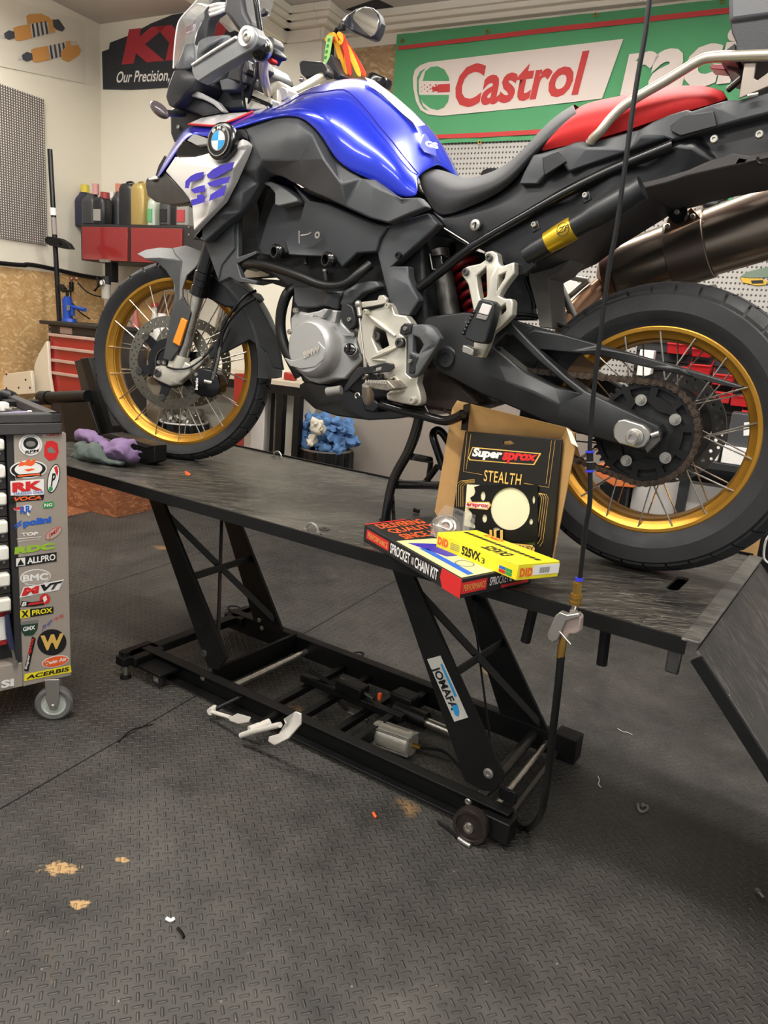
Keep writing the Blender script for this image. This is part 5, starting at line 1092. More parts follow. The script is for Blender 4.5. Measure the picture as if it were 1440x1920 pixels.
# top clamp and right handlebar
bp('top_clamp', [(452, 190), (460, 182), (466, 186), (500, 198), (502, 205), (466, 206), (456, 203)], 'alu', -.09, .05, bevel=.003)
bp('top_clamp', [(472, 172), (478, 168), (510, 186), (508, 200), (470, 186)], 'alu', -.07, .04, bevel=.003); bp('clamp_gap', [(471, 178), (508, 194), (506, 200), (470, 184)], 'gloss', -.095, .01)
bp('bar_clamp', [(503, 156), (520, 150), (538, 164), (536, 182), (522, 192), (508, 182), (502, 172)], 'alu', -.02, .05, bevel=.006)
bp('bar_clamp', [(510, 178), (520, 166), (520, 194), (508, 196)], 'alu', -.045, .02, bevel=.003)
MB().cyl(at(528, 176, -.03), at(532, 172, .05), .016, seg=18).build('bar_clamp_cap', M['alu'], bike)
tb('handlebar', [(520, 176, .0), (552, 172, .06), (572, 162, .12), (592, 150, .18), (606, 143, .24), (614, 141, .30)], .0125, 'steeltube', smooth=4, seg=16)
bp('fluid_reservoir', [(560, 116), (567, 112), (604, 115), (613, 130), (612, 142), (600, 143), (574, 148), (563, 138)], 'black', .22, .04, bevel=.006)
MB().ball(at(565, 149, .2), .008).build('reservoir_bolt', M['steel'], bike)
bp('right_switch_block', [(606, 128), (620, 100), (628, 125), (640, 140), (632, 150), (612, 142)], CB, .28, .05, bevel=.005)
mr = bp('rear_view_mirror', [(627, 58, .36), (637, 40, .37), (652, 26, .38), (668, 15, .38), (682, 11, .38), (698, 14, .38), (709, 26, .38), (713, 42, .38), (709, 58, .38), (702, 71, .38), (695, 73, .38), (684, 70, .38), (664, 60, .38), (645, 56, .37)], mat('mirror_shell_black', (44, 46, 52), .35), .38, .035, inner=[(645, 44, .34)], bevel=.006)
bp('mirror_glass', [(661, 30), (668, 20), (680, 14), (694, 15), (705, 25), (710, 38), (707, 55), (701, 66), (695, 69), (684, 60), (672, 48), (663, 38)], mat('mirror_glass', (190, 190, 188), .05, 1.0), .376, .004, par=mr, bevel=.001)
tb('mirror_stem', [(632, 55, .37), (624, 75, .35), (622, 110, .33)], .007, 'gloss')
# ---------------------------------------------------------------- webbing strap hanging from the mirror
SY = mat('yellow_webbing', (236, 176, 40), .8); SR = mat('red_webbing', (206, 62, 36), .8)
stp = thing('tie_down_strap', 'yellow and red webbing strap bundle hanging from the mirror stem onto the tank', 'strap', at(640, 100, .33))
def ribbon(name, pts, w, m, par):
    bm = bmesh.new(); P = [at(*p) for p in pts]; prev = None; L_ = []
    for i in range(len(P)):
        t = (P[min(i + 1, len(P) - 1)] - P[max(i - 1, 0)]).normalized(); s = t.cross(FWD).normalized() * w / 2
        L_.append((bm.verts.new(P[i] - s), bm.verts.new(P[i] + s)))
    for i in range(len(L_) - 1): bm.faces.new((L_[i][0], L_[i][1], L_[i + 1][1], L_[i + 1][0]))
    o = finish(bm, name, m, par, angle=180); sd = o.modifiers.new('solid', 'SOLIDIFY'); sd.thickness = .002; s2 = o.modifiers.new('sub', 'SUBSURF'); s2.levels = s2.render_levels = 2; return o
for i, (pts, m_) in enumerate((
    ([(624, 58, .34), (630, 80, .34), (640, 110, .34), (648, 146, .33)], SY), ([(628, 60, .345), (634, 84, .345), (646, 115, .345), (654, 146, .34)], SR),
    ([(632, 60, .335), (644, 70, .335), (652, 100, .335), (650, 144, .33)], SY), ([(636, 72, .34), (652, 88, .34), (664, 116, .34), (676, 146, .33)], SY),
    ([(638, 66, .35), (654, 90, .35), (672, 118, .35), (686, 146, .34)], SR), ([(630, 70, .33), (620, 78, .33), (613, 84, .33)], SR), ([(624, 62, .325), (614, 72, .325), (612, 80, .325)], SY),
    ([(640, 60, .33), (646, 80, .33), (652, 110, .33), (658, 145, .33)], SR), ([(633, 58, .32), (642, 72, .32), (640, 84, .32), (636, 74, .32)], SY))):
    ribbon('webbing', pts, .019, m_, stp)
tg = panel('strap_tag', [(613, 66), (624, 66), (616, 116), (606, 122)], mat('pale_green_tag', (168, 224, 128), .6), stp, .002, .31, bevel=0)
for k in range(4): decal('tag_mark', [at(u, v, .3095) for u, v in ((615 - k * 2, 72 + k * 11), (619 - k * 2, 72 + k * 11), (618 - k * 2, 78 + k * 11), (614 - k * 2, 78 + k * 11))], M['gtext'], tg)
# ================================================================ TOOL CART
P0 = az(44, 1285, 0.13); dC = Vector((0.26, 0.965, 0)).normalized(); nC = Vector((dC.y, -dC.x, 0))
def pc(u, v, o=0.0005): return ap(u, v, P0 + nC * o, nC)
zc = lambda u, v: pc(u, v).z
cart = thing('tool_cart', 'grey wheeled tool cart with white drawer handles and a column of stickers', 'tool cart', P0 + dC * -.2 - nC * .3 - UP * .13)
CP = mat('warm_grey_cart_paint', (158, 148, 136), .5); CD = mat('dark_cart_frame', (48, 47, 46), .5); CT = mat('cart_top_dark_grey', (62, 60, 60), .5, bump=(300, .08))
zb, zt = P0.z - .004, zc(8, 815); sR = (pc(134, 1264) - P0).dot(dC); sT = (pc(111, 790) - P0).dot(dC)
W0, D0 = -.62, -.46
def cbox(s0, s1, d0, d1, z0, z1): return MB().box(s0, s1, d0, d1, z0, z1, dC, nC, UP, Vector((P0.x, P0.y, 0)))
cbox(0, sR, D0, 0, zb, zt).build('sticker_column', CP, cart, bevel=.002)
cbox(W0, 0, D0, -.003, zb, zb + .075).build('plinth', CP, cart, bevel=.002)
cbox(W0, -.001, D0, -.05, zb + .075, zt).build('carcass', CD, cart)
cbox(-.017, -.001, -.05, -.004, zb + .075, zt).build('frame_strip', CD, cart)
tz = zt + .055
mb = MB(); mb.box(W0 - .01, sT + .004, D0 - .01, .012, zt, zt + .03, dC, nC, UP, Vector((P0.x, P0.y, 0)))
for a in ((W0 - .01, W0 + .02, D0 - .01, .012), (sT - .026, sT + .004, D0 - .01, .012), (W0 - .01, sT + .004, -.020, .012), (W0 - .01, sT + .004, D0 - .01, D0 + .02)): mb.box(*a, zt + .03, tz, dC, nC, UP, Vector((P0.x, P0.y, 0)))
mb.build('worktop_tray', CT, cart, bevel=.003)
HW = mat('white_handle', (232, 228, 216), .35)
rows_ = [(822, 843), (871, 895), (924, 946), (975, 999), (1023, 1049), (1074, 1098), (1121, 1145)]
for k, (a, b) in enumerate(rows_):
    z1, z0 = pc(5, a).z, pc(5, b).z; zn = pc(5, rows_[k + 1][0]).z if k < 6 else z0 - .025
    dr = cbox(W0 + .01, -.020, -.05, -.012, zn + .006, z1 + .004).build('drawer', mat('dark_drawer_front', (58, 54, 54), .4), cart, bevel=.002)
    cbox(W0 + .03, -.026, -.012, .016, z0, z1).build('handle', HW, dr, bevel=.006)
    bolt('screw', P0 + dC * -.034 + nC * -.011 + UP * (z0 - .012 - P0.z), nC, .004, M['zinc'], dr, .002)
cc_ = Vector((.166, -.600, .053))
def cart_caster(c, yaw, par):
    ax = Vector((math.cos(yaw), math.sin(yaw), 0)); mb = MB()
    mb.lathe([(.034, -.012), (.046, -.014), (.053, -.008), (.053, .008), (.046, .014), (.034, .012)], c, ax, 36, closed=True); w = mb.build('caster', mat('caster_grey_rubber', (98, 96, 94), .7), par)
    mb = MB(); mb.lathe([(.001, -.010), (.030, -.010), (.034, -.013), (.036, -.010), (.036, .010), (.034, .013), (.030, .010), (.001, .010)], c, ax, 36); mb.build('caster_hub', mat('caster_hub_grey', (176, 180, 170), .5), w)
    mb = MB()
    for s in (-1, 1):
        o = c + ax * s * .020; t = ax.cross(UP)
        mb.hexa([o + UP * .085 + t * .020, o + UP * .085 - t * .020, o + UP * .02 - t * .018, o - UP * .012 - t * .008, o - UP * .012 + t * .008, o + UP * .02 + t * .018], [q + ax * s * .003 for q in (o + UP * .085 + t * .020, o + UP * .085 - t * .020, o + UP * .02 - t * .018, o - UP * .012 - t * .008, o - UP * .012 + t * .008, o + UP * .02 + t * .018)])
    mb.build('caster_fork', M['zinc'], w, bevel=.001)
    bolt('caster_axle', c + ax * .024, ax, .007, M['zinc'], w, .004)
cart_caster(cc_, -.75, cart)
for s, d in ((W0 + .06, -.06), (sR - .03, D0 + .06), (W0 + .06, D0 + .06)): q = P0 + dC * s + nC * d; cart_caster(Vector((q.x, q.y, .053)), .4, cart)
# stickers
def stk(pts, m, o=.0006): return decal('sticker', [pc(u, v) for u, v in pts], M[m] if isinstance(m, str) else m, cart, .0003, o)
def ste(cx, cy, rx, ry, m, rot=0., par=None, o=.0, name='sticker'): return decal(name, [pc(cx + rx * math.cos(a) * math.cos(rot) - ry * math.sin(a) * math.sin(rot), cy + rx * math.cos(a) * math.sin(rot) + ry * math.sin(a) * math.cos(rot)) for a in [2 * PI * k / 28 for k in range(28)]], M[m] if isinstance(m, str) else m, par or cart, .0003, .0006 + o)
def stt(s, q, m, par, bold=.03, o=.0022): return text('lettering', s, [pc(u, v, o) for u, v in q], M[m], par, bold=bold, lift=.0003)
def sub(par, pts, m, o=.0012, name='sticker_shape'): return decal(name, [pc(u, v) for u, v in pts], M[m], par, .0003, o)
s = ste(57, 834, 22, 20.5, 'ptext'); ste(57, 834, 18.5, 17, 'grey', par=s, o=.0006, name='ring'); ste(57, 834, 17.8, 16.3, 'ptext', par=s, o=.0010, name='ring'); ste(57, 831, 14, 11.5, 'ktext', par=s, o=.0014, name='dark_disc'); ste(57, 832, 9, 5.5, 'grey', par=s, o=.0018, name='helmet_mark'); sub(s, [(46, 851), (72, 847), (72, 841), (46, 845)], 'ptext', .0022); stt('RPM', [(47, 851), (72, 847), (73, 842), (48, 845)], 'ktext', s, o=.0032)
s = stk([(83, 836), (88, 827), (98, 826), (108, 831), (110, 848), (105, 860), (92, 864), (83, 855)], 'rtext'); sub(s, [(88, 842), (96, 837), (105, 848), (98, 850), (90, 848)], 'grey')
s = stk([(80, 811), (110, 811), (110, 818), (80, 819)], mat('pale_sticker', (206, 190, 176), .6)); stt('Castrol', [(87, 818), (110, 817), (110, 812), (87, 812)], 'rtext', s)
s = ste(53, 880, 35, 17, 'ptext', -.06); ste(53, 880, 32.5, 14.5, 'ktext', -.06, s, .0006, 'ring'); ste(53, 879, 26, 12.5, 'ptext', -.06, s, .0010, 'ring')
sub(s, [(34, 875), (38, 864), (46, 868), (52, 860), (58, 864), (68, 859), (64, 870), (58, 874), (46, 872)], 'otext', .0018); sub(s, [(44, 880), (60, 878), (66, 880), (52, 884)], 'otext', .0018); sub(s, [(28, 890), (76, 886), (78, 891), (30, 896)], 'ktext', .0018); sub(s, [(32, 891), (74, 887.5), (75, 890), (33, 894)], 'otext', .0024)
s = ste(100, 897, 11, 28, 'ktext', .22); ste(100, 897, 9.4, 26, 'ptext', .22, s, .0006, 'inner'); sub(s, [(101, 876), (107, 873), (109, 884), (107, 893), (103, 884)], 'rtext', .0014); sub(s, [(92, 912), (98, 913), (99, 918), (94, 922), (91, 919)], 'gtext', .0014); stt('P', [(95, 913), (104, 908), (105, 886), (98, 888)], 'ktext', s)
s = stk([(19, 902), (82, 898), (82, 928), (20, 929)], 'ptext'); stt('RK', [(23, 923), (80, 919), (80, 901), (23, 905)], 'rtext', s, .06); stt('TAKASAGO CHAIN', [(25, 928.5), (81, 925), (81, 920), (25, 923.5)], 'btext', s, .01)
s = stk([(18, 942), (21, 931), (83, 927), (81, 937)], 'ktext'); stt('VOCA', [(23, 940.5), (78, 936), (80, 929), (26, 932)], 'otext', s, .04)
s = stk([(25, 953), (40, 950), (52, 946), (60, 949), (57, 956), (50, 958), (57, 966), (53, 967), (45, 957), (27, 957)], 'ptext'); stt('RR', [(38, 964), (58, 960), (58, 947), (38, 950)], 'btext', s, .03); sub(s, [(26, 952), (44, 949), (44, 955), (27, 956)], 'rtext', .0014)
s = stk([(80, 946), (83, 941), (100, 940), (101, 948), (98, 952), (81, 953)], 'gtext'); stt('NG', [(83, 951), (98, 949), (98, 943), (83, 944)], 'ptext', s)
stt('polini', [(43, 991), (96, 983), (96, 967), (43, 975)], 'btext', cart, .06, .0012)
for k in range(2): stk([(25 + k * 3, 989 + k * 3), (27 + k * 3, 985 + k * 3), (40, 975 + k * 6), (40, 979 + k * 5)], 'btext')
stt('TOP', [(40, 1006), (71, 1003), (72, 997), (41, 999)], 'ptext', cart, .05, .0012); stk([(31, 1010), (77, 1006), (77, 1007), (31, 1011)], 'ptext'); stt('performances', [(34, 1017), (74, 1012), (74, 1009), (34, 1013)], 'ptext', cart, .0, .0012)
s = ste(100, 1000, 18, 8, 'rtext', -.62); ste(100, 1000, 17, 7.2, mat('cart_sticker_beige', (176, 164, 150), .6), -.62, s, .0006, 'inner'); stt('JMP', [(92, 1011), (112, 998), (110, 988), (90, 1003)], 'rtext', s, .01)
stt('RDC', [(27, 1040), (102, 1029), (103, 1017), (28, 1026)], 'lime', cart, .07, .0012)
s = stk([(27, 1046), (106, 1035), (106, 1052), (28, 1064)], 'ktext'); stt('ALLPRO', [(51, 1058), (104, 1050), (104, 1038), (51, 1046)], 'ptext', s, .03); sub(s, [(30, 1062), (30, 1047), (47, 1045), (47, 1060)], 'ptext'); sub(s, [(32, 1060), (38, 1048), (45, 1058)], 'ktext', .0022)
s = ste(66.5, 1082, 29, 15, 'ptext', -.08); ste(66.5, 1082, 27, 13.4, mat('cart_sticker_grey', (170, 160, 148), .6), -.08, s, .0006, 'inner'); stt('BMC', [(43, 1091), (90, 1087), (90, 1074), (43, 1078)], 'ptext', s, .04); stt('Air Filters', [(46, 1099), (86, 1093), (86, 1088), (46, 1092)], 'ptext', cart, .0, .0014)
s = stk([(36, 1121), (44, 1101), (120, 1086), (110, 1106)], 'ptext'); stt('M', [(40, 1118), (72, 1112), (74, 1098), (46, 1102)], 'rtext', s, .08); stt('VT', [(74, 1110), (106, 1104), (118, 1089), (76, 1097)], 'ktext', s, .06)
s = stk([(37, 1138), (41, 1127), (60, 1129), (82, 1125), (83, 1134), (62, 1137)], 'ktext'); stt('B', [(40, 1137), (49, 1136), (51, 1128), (43, 1129)], 'ptext', s); sub(s, [(52, 1135), (80, 1131), (80, 1127), (54, 1131)], 'rtext'); ste(84, 1123, 10, 9.5, 'rtext'); stk([(80, 1120), (86, 1116), (88, 1124), (82, 1130)], 'ptext', .0014)
s = stk([(37, 1145), (56, 1142), (56, 1157), (38, 1160)], 'ytext'); stt('X', [(40, 1158), (54, 1156), (54, 1144), (40, 1146)], 'ktext', s, .05); s = stk([(56, 1142), (100, 1137), (100, 1150), (57, 1157)], 'ktext'); stt('PROX', [(60, 1154), (98, 1148), (98, 1139), (60, 1144)], 'ytext', s, .03)
s = stk([(38, 1166), (72, 1162), (70, 1180), (62, 1191), (46, 1192), (39, 1182)], mat('dark_green_shield', (30, 62, 46), .5)); sub(s, [(38, 1166), (72, 1162), (71, 1168), (39, 1172)], 'grey'); stt('GMX', [(43, 1184), (66, 1180), (66, 1172), (43, 1176)], 'ptext', s, .03)
stt('JHP', [(78, 1184), (98, 1172), (98, 1161), (79, 1174)], 'purp', cart, .0, .0012); stt('racing', [(101, 1167), (119, 1158), (119, 1149), (102, 1157)], 'rtext', cart, .0, .0012)
s = ste(97, 1204, 27.5, 24.5, 'ktext', -.1); stt('W', [(76, 1221), (118, 1215), (120, 1187), (76, 1192)], 'goldtext', s, .05); sub(s, [(84, 1207), (112, 1203), (112, 1200), (84, 1204)], 'goldtext', .0016)
s = stk([(45, 1257), (60, 1193), (67, 1197), (53, 1259)], 'ktext'); stt('Super', [(51, 1256), (58, 1228), (52, 1226), (46, 1254)], 'ptext', s); stt('sprox', [(58, 1227), (66, 1198), (60, 1195), (52, 1226)], 'rtext', s)
s = ste(104, 1240, 26, 10.5, 'ptext', -.2); ste(104, 1240, 24.5, 9.2, 'otext', -.2, s, .0006, 'inner'); stt('Twin Air', [(84, 1248), (126, 1238), (126, 1231), (84, 1241)], 'ptext', s, .03)
s = stk([(46, 1264), (132, 1247), (134, 1260), (45, 1277)], 'ytext'); stt('ACERBIS', [(49, 1274), (129, 1258), (130, 1250), (52, 1266)], 'ktext', s, .03)
stt('SI', [(2, 1291), (26, 1286), (26, 1272), (2, 1276)], 'ptext', cart, .05, .0005)
# punch standing in the open bay, red and white packs
t = thing('hand_punch', 'steel punch with dark blue handle hanging in the open bay of the tool cart', 'hand tool', pc(30, 1245, .01))
MB().tube([pc(13, 1152, .006), pc(17, 1190, .006), pc(23, 1216, .006)], [.006, .0085, .007], 14).build('handle', mat('navy_grip', (44, 50, 78), .5), t)
MB().tube([pc(23, 1216, .006), pc(29, 1244, .006)], [.004, .004], 10).build('shaft', M['steel'], t); MB().tube([pc(28.5, 1240, .006), pc(30, 1246, .006)], .0065, 12).build('tip_collar', M['zinc'], t)
bx_ = thing('carton', 'red and white carton in the open bay of the tool cart', 'carton', P0 + dC * -.06)
zz1, zz0 = pc(3, 1148).z, pc(3, 1212).z
cbox(-.14, -.030, -.045, -.006, zz0, zz1).build('carton_body', M['redpaint'], bx_, bevel=.001); cbox(-.14, -.0295, -.0065, -.005, zz0 + .016, zz1 - .016).build('white_band', M['ptext'], bx_)
# things lying in the cart tray
zt2 = zt + .031
def ct(u, v): return az(u, v, zt2 + .008)
t = thing('screwdriver', 'screwdriver with white and violet handle lying along the front of the cart tray', 'screwdriver', ct(20, 780))
MB().tube([ct(-40, 781), ct(2, 779), ct(48, 775)], [.008, .008, .007], 12).build('handle', mat('violet_white_handle', (150, 140, 180), .4), t); MB().tube([ct(48, 775), ct(74, 771)], .003, 8).build('shaft', M['steel'], t); MB().tube([ct(52, 773.5), ct(58, 773)], .006, 10).build('collar', M['ptext'], t)
t = MB().obox(az(6, 762, zt2 + .012), dC * .012, nC * .02, UP * .012).build('white_block', M['ptext'], bevel=.003); tag(t, 'small white plastic block in the left of the cart tray', 'block')
t = MB().tube([az(20, 766, zt2 + .008) + Vector((.014 * math.cos(k * .5), .014 * math.sin(k * .5), 0)) for k in range(13)], .004, 8).build('ring_spanner', M['steel']); tag(t, 'steel ring end tool lying behind the screwdriver in the cart tray', 'spanner')
t = MB().obox(az(40, 756, zt2 + .010), dC * .05, nC * .018, UP * .010).build('ratchet_case', M['blackmet'], bevel=.004); tag(t, 'black tool case lying near the right rim of the cart tray', 'tool case')
t = MB().tube([az(0, 742, zt2 + .02), az(12, 738, zt2 + .03), az(24, 742, zt2 + .012)], .014, 12, 3).build('black_glove', M['black']); tag(t, 'crumpled black rag at the far left of the cart tray', 'rag')
# ================================================================ CLOTHS ON THE LIFT
def cloth(name, outl, inner, colr, y, label, th=.05):
    o = panel(name, outl, mat(name + '_fabric', colr, .9, bump=(260, .25), noise=(24, .12)), None, th, y, inner=inner, bevel=.008, angle=180)
    r = o.modifiers.new('remesh', 'REMESH'); r.mode = 'VOXEL'; r.voxel_size = .006; r.use_smooth_shade = True
    s_ = o.modifiers.new('smooth', 'SMOOTH'); s_.factor = .5; s_.iterations = 6
    tx = bpy.data.textures.new(name + '_folds', 'CLOUDS'); tx.noise_scale = .03
    d = o.modifiers.new('folds', 'DISPLACE'); d.texture = tx; d.strength = .012; d.mid_level = .5
    tag(o, label, 'cloth'); return o
cloth('purple_cloth', [(136, 820), (139, 808), (147, 804), (160, 809), (176, 821), (196, 839), (205, 827), (217, 822), (236, 826), (244, 847), (247, 862), (240, 869), (217, 868), (197, 862), (180, 850), (165, 832), (150, 827), (138, 827)], [(150, 815, -.27), (170, 824, -.275), (195, 850, -.28), (215, 840, -.295), (228, 850, -.29)], (128, 104, 142), -.25, 'purple cloth draped beside the wheel chock on the lift')
cloth('green_grey_cloth', [(137, 832), (146, 829), (154, 834), (160, 836), (166, 830), (172, 828), (181, 838), (190, 852), (196, 862), (215, 866), (222, 870), (215, 874), (180, 872), (140, 868), (121, 860), (128, 853), (138, 848)], [(150, 848, -.31), (170, 842, -.305), (178, 858, -.31), (146, 860, -.31)], (88, 98, 92), -.285, 'grey green cloth crumpled in front of the purple cloth on the lift', .035)
# ================================================================ BOXES ON THE LIFT
A, B, C_ = Vector((1.041, -.332, 0)), Vector((1.406, -.513, 0)), Vector((1.468, -.312, 0)); Dv = A + C_ - B
zk0, zk1 = ZT + .001, ZT + .041
kit = MB().hexa([q + UP * zk0 for q in (A, B, C_, Dv)], [q + UP * zk1 for q in (A, B, C_, Dv)]).build('sprocket_kit_box', mat('box_print_black', (32, 30, 30), .5), bevel=.0015)
tag(kit, 'flat black and red sprocket and chain kit box overhanging the lift edge', 'box')
def kt(s, t, z=zk1): return A + (B - A) * s + (Dv - A) * t + UP * z
ktop = lambda s0, s1, t0, t1: [kt(s1, t0), kt(s1, t1), kt(s0, t1), kt(s0, t0)]
for k, w in enumerate(('DELIVERING', 'QUALITY', 'SINCE 1988')): text('lettering', w, ktop(.03 + k * .115, .125 + k * .115, .10 + k * .03, .78 + k * .03), M['otext'], kit, bold=.02)
decal('red_edge', ktop(0, .015, 0, .6), M['rtext'], kit)
pale = decal('pale_picture', [kt(.36, .02), kt(.985, .02), kt(.985, .97), kt(.50, .97), kt(.40, .45)], mat('pale_yellow_print', (226, 216, 150), .5), kit)
decal('picture_shape', [kt(.42, .1), kt(.7, .25), kt(.72, .45), kt(.5, .4)], M['purp'], pale, lift=.001); decal('picture_shape', [kt(.5, .5), kt(.75, .55), kt(.8, .8), kt(.58, .8)], mat('lime_yellow_print', (214, 214, 60), .5), pale, lift=.001)
for c_, r_ in (((.83, .3), .018), ((.9, .62), .018)): MB().lathe([(r_, 0), (r_ + .003, 0), (r_ + .003, .0006), (r_, .0006)], kt(c_[0], c_[1], zk1 + .0008), UP, 24, closed=True).build('picture_wheel', M['grey'], pale)
decal('picture_shape', [kt(.52, .12), kt(.97, .12), kt(.97, .2), kt(.55, .2)], M['btext'], pale, lift=.001)
nf = (B - A).normalized().cross(UP)
def kf(s, h): return A + (B - A) * s + UP * (zk0 + (zk1 - zk0) * h)
rb = decal('red_label', [kf(.04, .25), kf(.30, .25), kf(.30, .80), kf(.04, .80)], M['rtext'], kit); text('lettering', 'PERFORMANCE', [kf(.06, .36), kf(.29, .36), kf(.29, .68), kf(.06, .68)], M['goldtext'], rb, lift=.0012)
text('lettering', 'SPROCKET', [kf(.32, .22), kf(.53, .22), kf(.53, .82), kf(.32, .82)], M['ptext'], kit, bold=.02, lift=.001); text('lettering', 'AND', [kf(.545, .3), kf(.57, .3), kf(.57, .7), kf(.545, .7)], M['ptext'], kit, lift=.001)
text('lettering', 'CHAIN KIT', [kf(.58, .22), kf(.80, .22), kf(.80, .82), kf(.58, .82)], M['ptext'], kit, bold=.02, lift=.001)
decal('red_corner', [kf(.85, .0), kf(1, .0), kf(1, 1), kf(.83, 1), kf(.82, .5)], M['rtext'], kit); 
def kr(s, h): return B + (C_ - B) * s + UP * (zk0 + (zk1 - zk0) * h)
rb = decal('red_label', [kr(.0, .22), kr(.34, .22), kr(.34, .80), kr(.0, .80)], M['rtext'], kit); text('lettering', 'PERFORMANCE', [kr(.03, .35), kr(.32, .35), kr(.32, .68), kr(.03, .68)], M['goldtext'], rb, lift=.0012)
text('lettering', 'SPROCKET & CHAIN KIT', [kr(.38, .35), kr(.98, .35), kr(.98, .8), kr(.38, .8)], M['ptext'], kit, bold=.01, lift=.001); decal('red_stripe', [kr(.55, .1), kr(.95, .1), kr(.95, .25), kr(.55, .25)], M['rtext'], kit)
# yellow chain box
A2, B2, C2 = Vector((1.258, -.362, 0)), Vector((1.487, -.440, 0)), Vector((1.537, -.349, 0)); D2 = A2 + C2 - B2
zd0, zd1 = zk1 + .0005, zk1 + .034
YB = mat('yellow_box_print', (236, 220, 40), .45)
did = MB().hexa([q + UP * zd0 for q in (A2, B2, C2, D2)], [q + UP * zd1 for q in (A2, B2, C2, D2)]).build('chain_box', YB, bevel=.0012)
tag(did, 'yellow drive chain box lying on top of the black sprocket kit box', 'box')
def dt(s, t): return A2 + (B2 - A2) * s + (D2 - A2) * t + UP * zd1
def df(s, h): return A2 + (B2 - A2) * s + UP * (zd0 + (zd1 - zd0) * h)
def dr_(s, h): return B2 + (C2 - B2) * s + UP * (zd0 + (zd1 - zd0) * h)
text('lettering', 'DID', [df(.02, .25), df(.16, .25), df(.16, .78), df(.02, .78)], M['otext'], did, bold=.06, spacing=1.15); text('lettering', '525VX', [df(.34, .22), df(.575, .22), df(.575, .8), df(.34, .8)], M['ktext'], did, bold=.04); text('lettering', '3', [df(.585, .2), df(.63, .2), df(.63, .55), df(.585, .55)], M['ktext'], did)
for k in range(4): decal('small_print', [df(.19, .3 + k * .12), df(.31, .3 + k * .12), df(.31, .33 + k * .12), df(.19, .33 + k * .12)], M['grey'], did)
for k, m_ in enumerate(('btext', 'gtext', 'rtext', 'gtext')): decal('colour_patch', [df(.80 + (k % 2) * .075, .35 - (k // 2) * .22), df(.87 + (k % 2) * .075, .35 - (k // 2) * .22), df(.87 + (k % 2) * .075, .53 - (k // 2) * .22), df(.80 + (k % 2) * .075, .53 - (k // 2) * .22)], M[m_], did)
text('lettering', 'DID', [dr_(.06, .2), dr_(.36, .2), dr_(.36, .75), dr_(.06, .75)], M['otext'], did, bold=.06, spacing=1.15)
lb = decal('white_label', [dr_(.36, .25), dr_(1.0, .25), dr_(1.0, .85), dr_(.36, .85)], M['ptext'], did); 
for k in range(14): decal('barcode_bar', [dr_(.52 + k * .018, .35), dr_(.526 + k * .018 + (k % 3) * .003, .35), dr_(.526 + k * .018 + (k % 3) * .003, .7), dr_(.52 + k * .018, .7)], M['grey'], lb, lift=.0006)
text('lettering', 'DID', [dt(.18, .80), dt(.40, .80), dt(.40, .96), dt(.18, .96)], M['otext'], did, bold=.05); text('lettering', '525VX3', [dt(.50, .10), dt(.78, .10), dt(.78, .40), dt(.50, .40)], M['ktext'], did, bold=.03)
for k in range(16): decal('chain_print', [dt(.05 + k * .057, .56), dt(.09 + k * .057, .56), dt(.10 + k * .057, .66), dt(.06 + k * .057, .66)], M['ktext'], did)
# cardboard tray standing up with the carded sprocket in it
L0, R0 = az(838, 1010, ZT + .002), az(1031, 1080, ZT + .002); bd = (R0 - L0); bd.z = 0; bd.normalize()
fn0 = Vector((bd.y, -bd.x, 0)); lean = math.radians(2); FN = (fn0 * math.cos(lean) + UP * math.sin(lean)).normalized()
def pk(u, v, o=0.0): return ap(u, v, L0 + FN * o, FN)
tray = thing('cardboard_tray', 'open brown cardboard tray standing upright and leaning against the motorcycle', 'cardboard box', (L0 + R0) / 2)
panel('tray_back', [(866, 775), (1062, 805), (1068, 840), (1029, 1072), (836, 1004)], M['card'], tray, .003, -.020, fn=pk, tdir=-FN, bevel=0)
panel('tray_wall', [(857, 751, .012), (880, 757, .012), (873, 808, -.018), (846, 1004, -.018), (838, 1002, .0), (815, 959, .012), (848, 765, .012)], M['card'], tray, .003, fn=pk, tdir=-FN, bevel=0)
panel('tray_wall', [(880, 757, .012), (1063, 802, .012), (1054, 824, -.018), (872, 808, -.018)], M['card'], tray, .003, fn=pk, tdir=-FN, bevel=0)
panel('tray_wall', [(1063, 802, .012), (1076, 812, .012), (1077, 842, .012), (1032, 1072, .004), (1029, 1072, -.018), (1052, 824, -.018)], M['card'], tray, .003, fn=pk, tdir=-FN, bevel=0)
panel('tape_strip', [(869, 759), (881, 756), (876, 808), (864, 806)], M['gloss'], tray, .002, .016, fn=pk, tdir=-FN, bevel=0)
panel('torn_corner', [(1062, 803), (1071, 810), (1083, 838), (1071, 831)], mat('torn_paper_white', (232, 226, 214), .8), tray, .002, .016, fn=pk, tdir=-FN, bevel=0)
pkg = panel('sprocket_pack', [(872, 809), (1053, 824), (1046, 900), (1031, 1070), (843, 1002)], mat('pack_black_card', (22, 21, 20), .4), None, .006, 0.0, fn=pk, tdir=-FN, bevel=.001, holes=[[(943, 828), (957, 826), (964, 832), (955, 834), (943, 834)]])
tag(pkg, 'black hanging card pack with a black rear sprocket standing in the cardboard tray', 'sprocket pack')
pkd = lambda name, pts, m_, o, par=pkg: decal(name, [pk(u, v, o) for u, v in pts], M[m_] if isinstance(m_, str) else m_, par, .0003, .0002)
lg = pkd('logo_plate', [(878, 858), (886, 838), (941, 843), (1015, 850), (1002, 872), (955, 869), (880, 863)], 'goldtext', .0004); pkd('logo_plate', [(880, 857), (887, 840), (941, 845), (1011, 851.5), (1000, 870), (955, 867), (882, 861)], 'ktext', .0009)
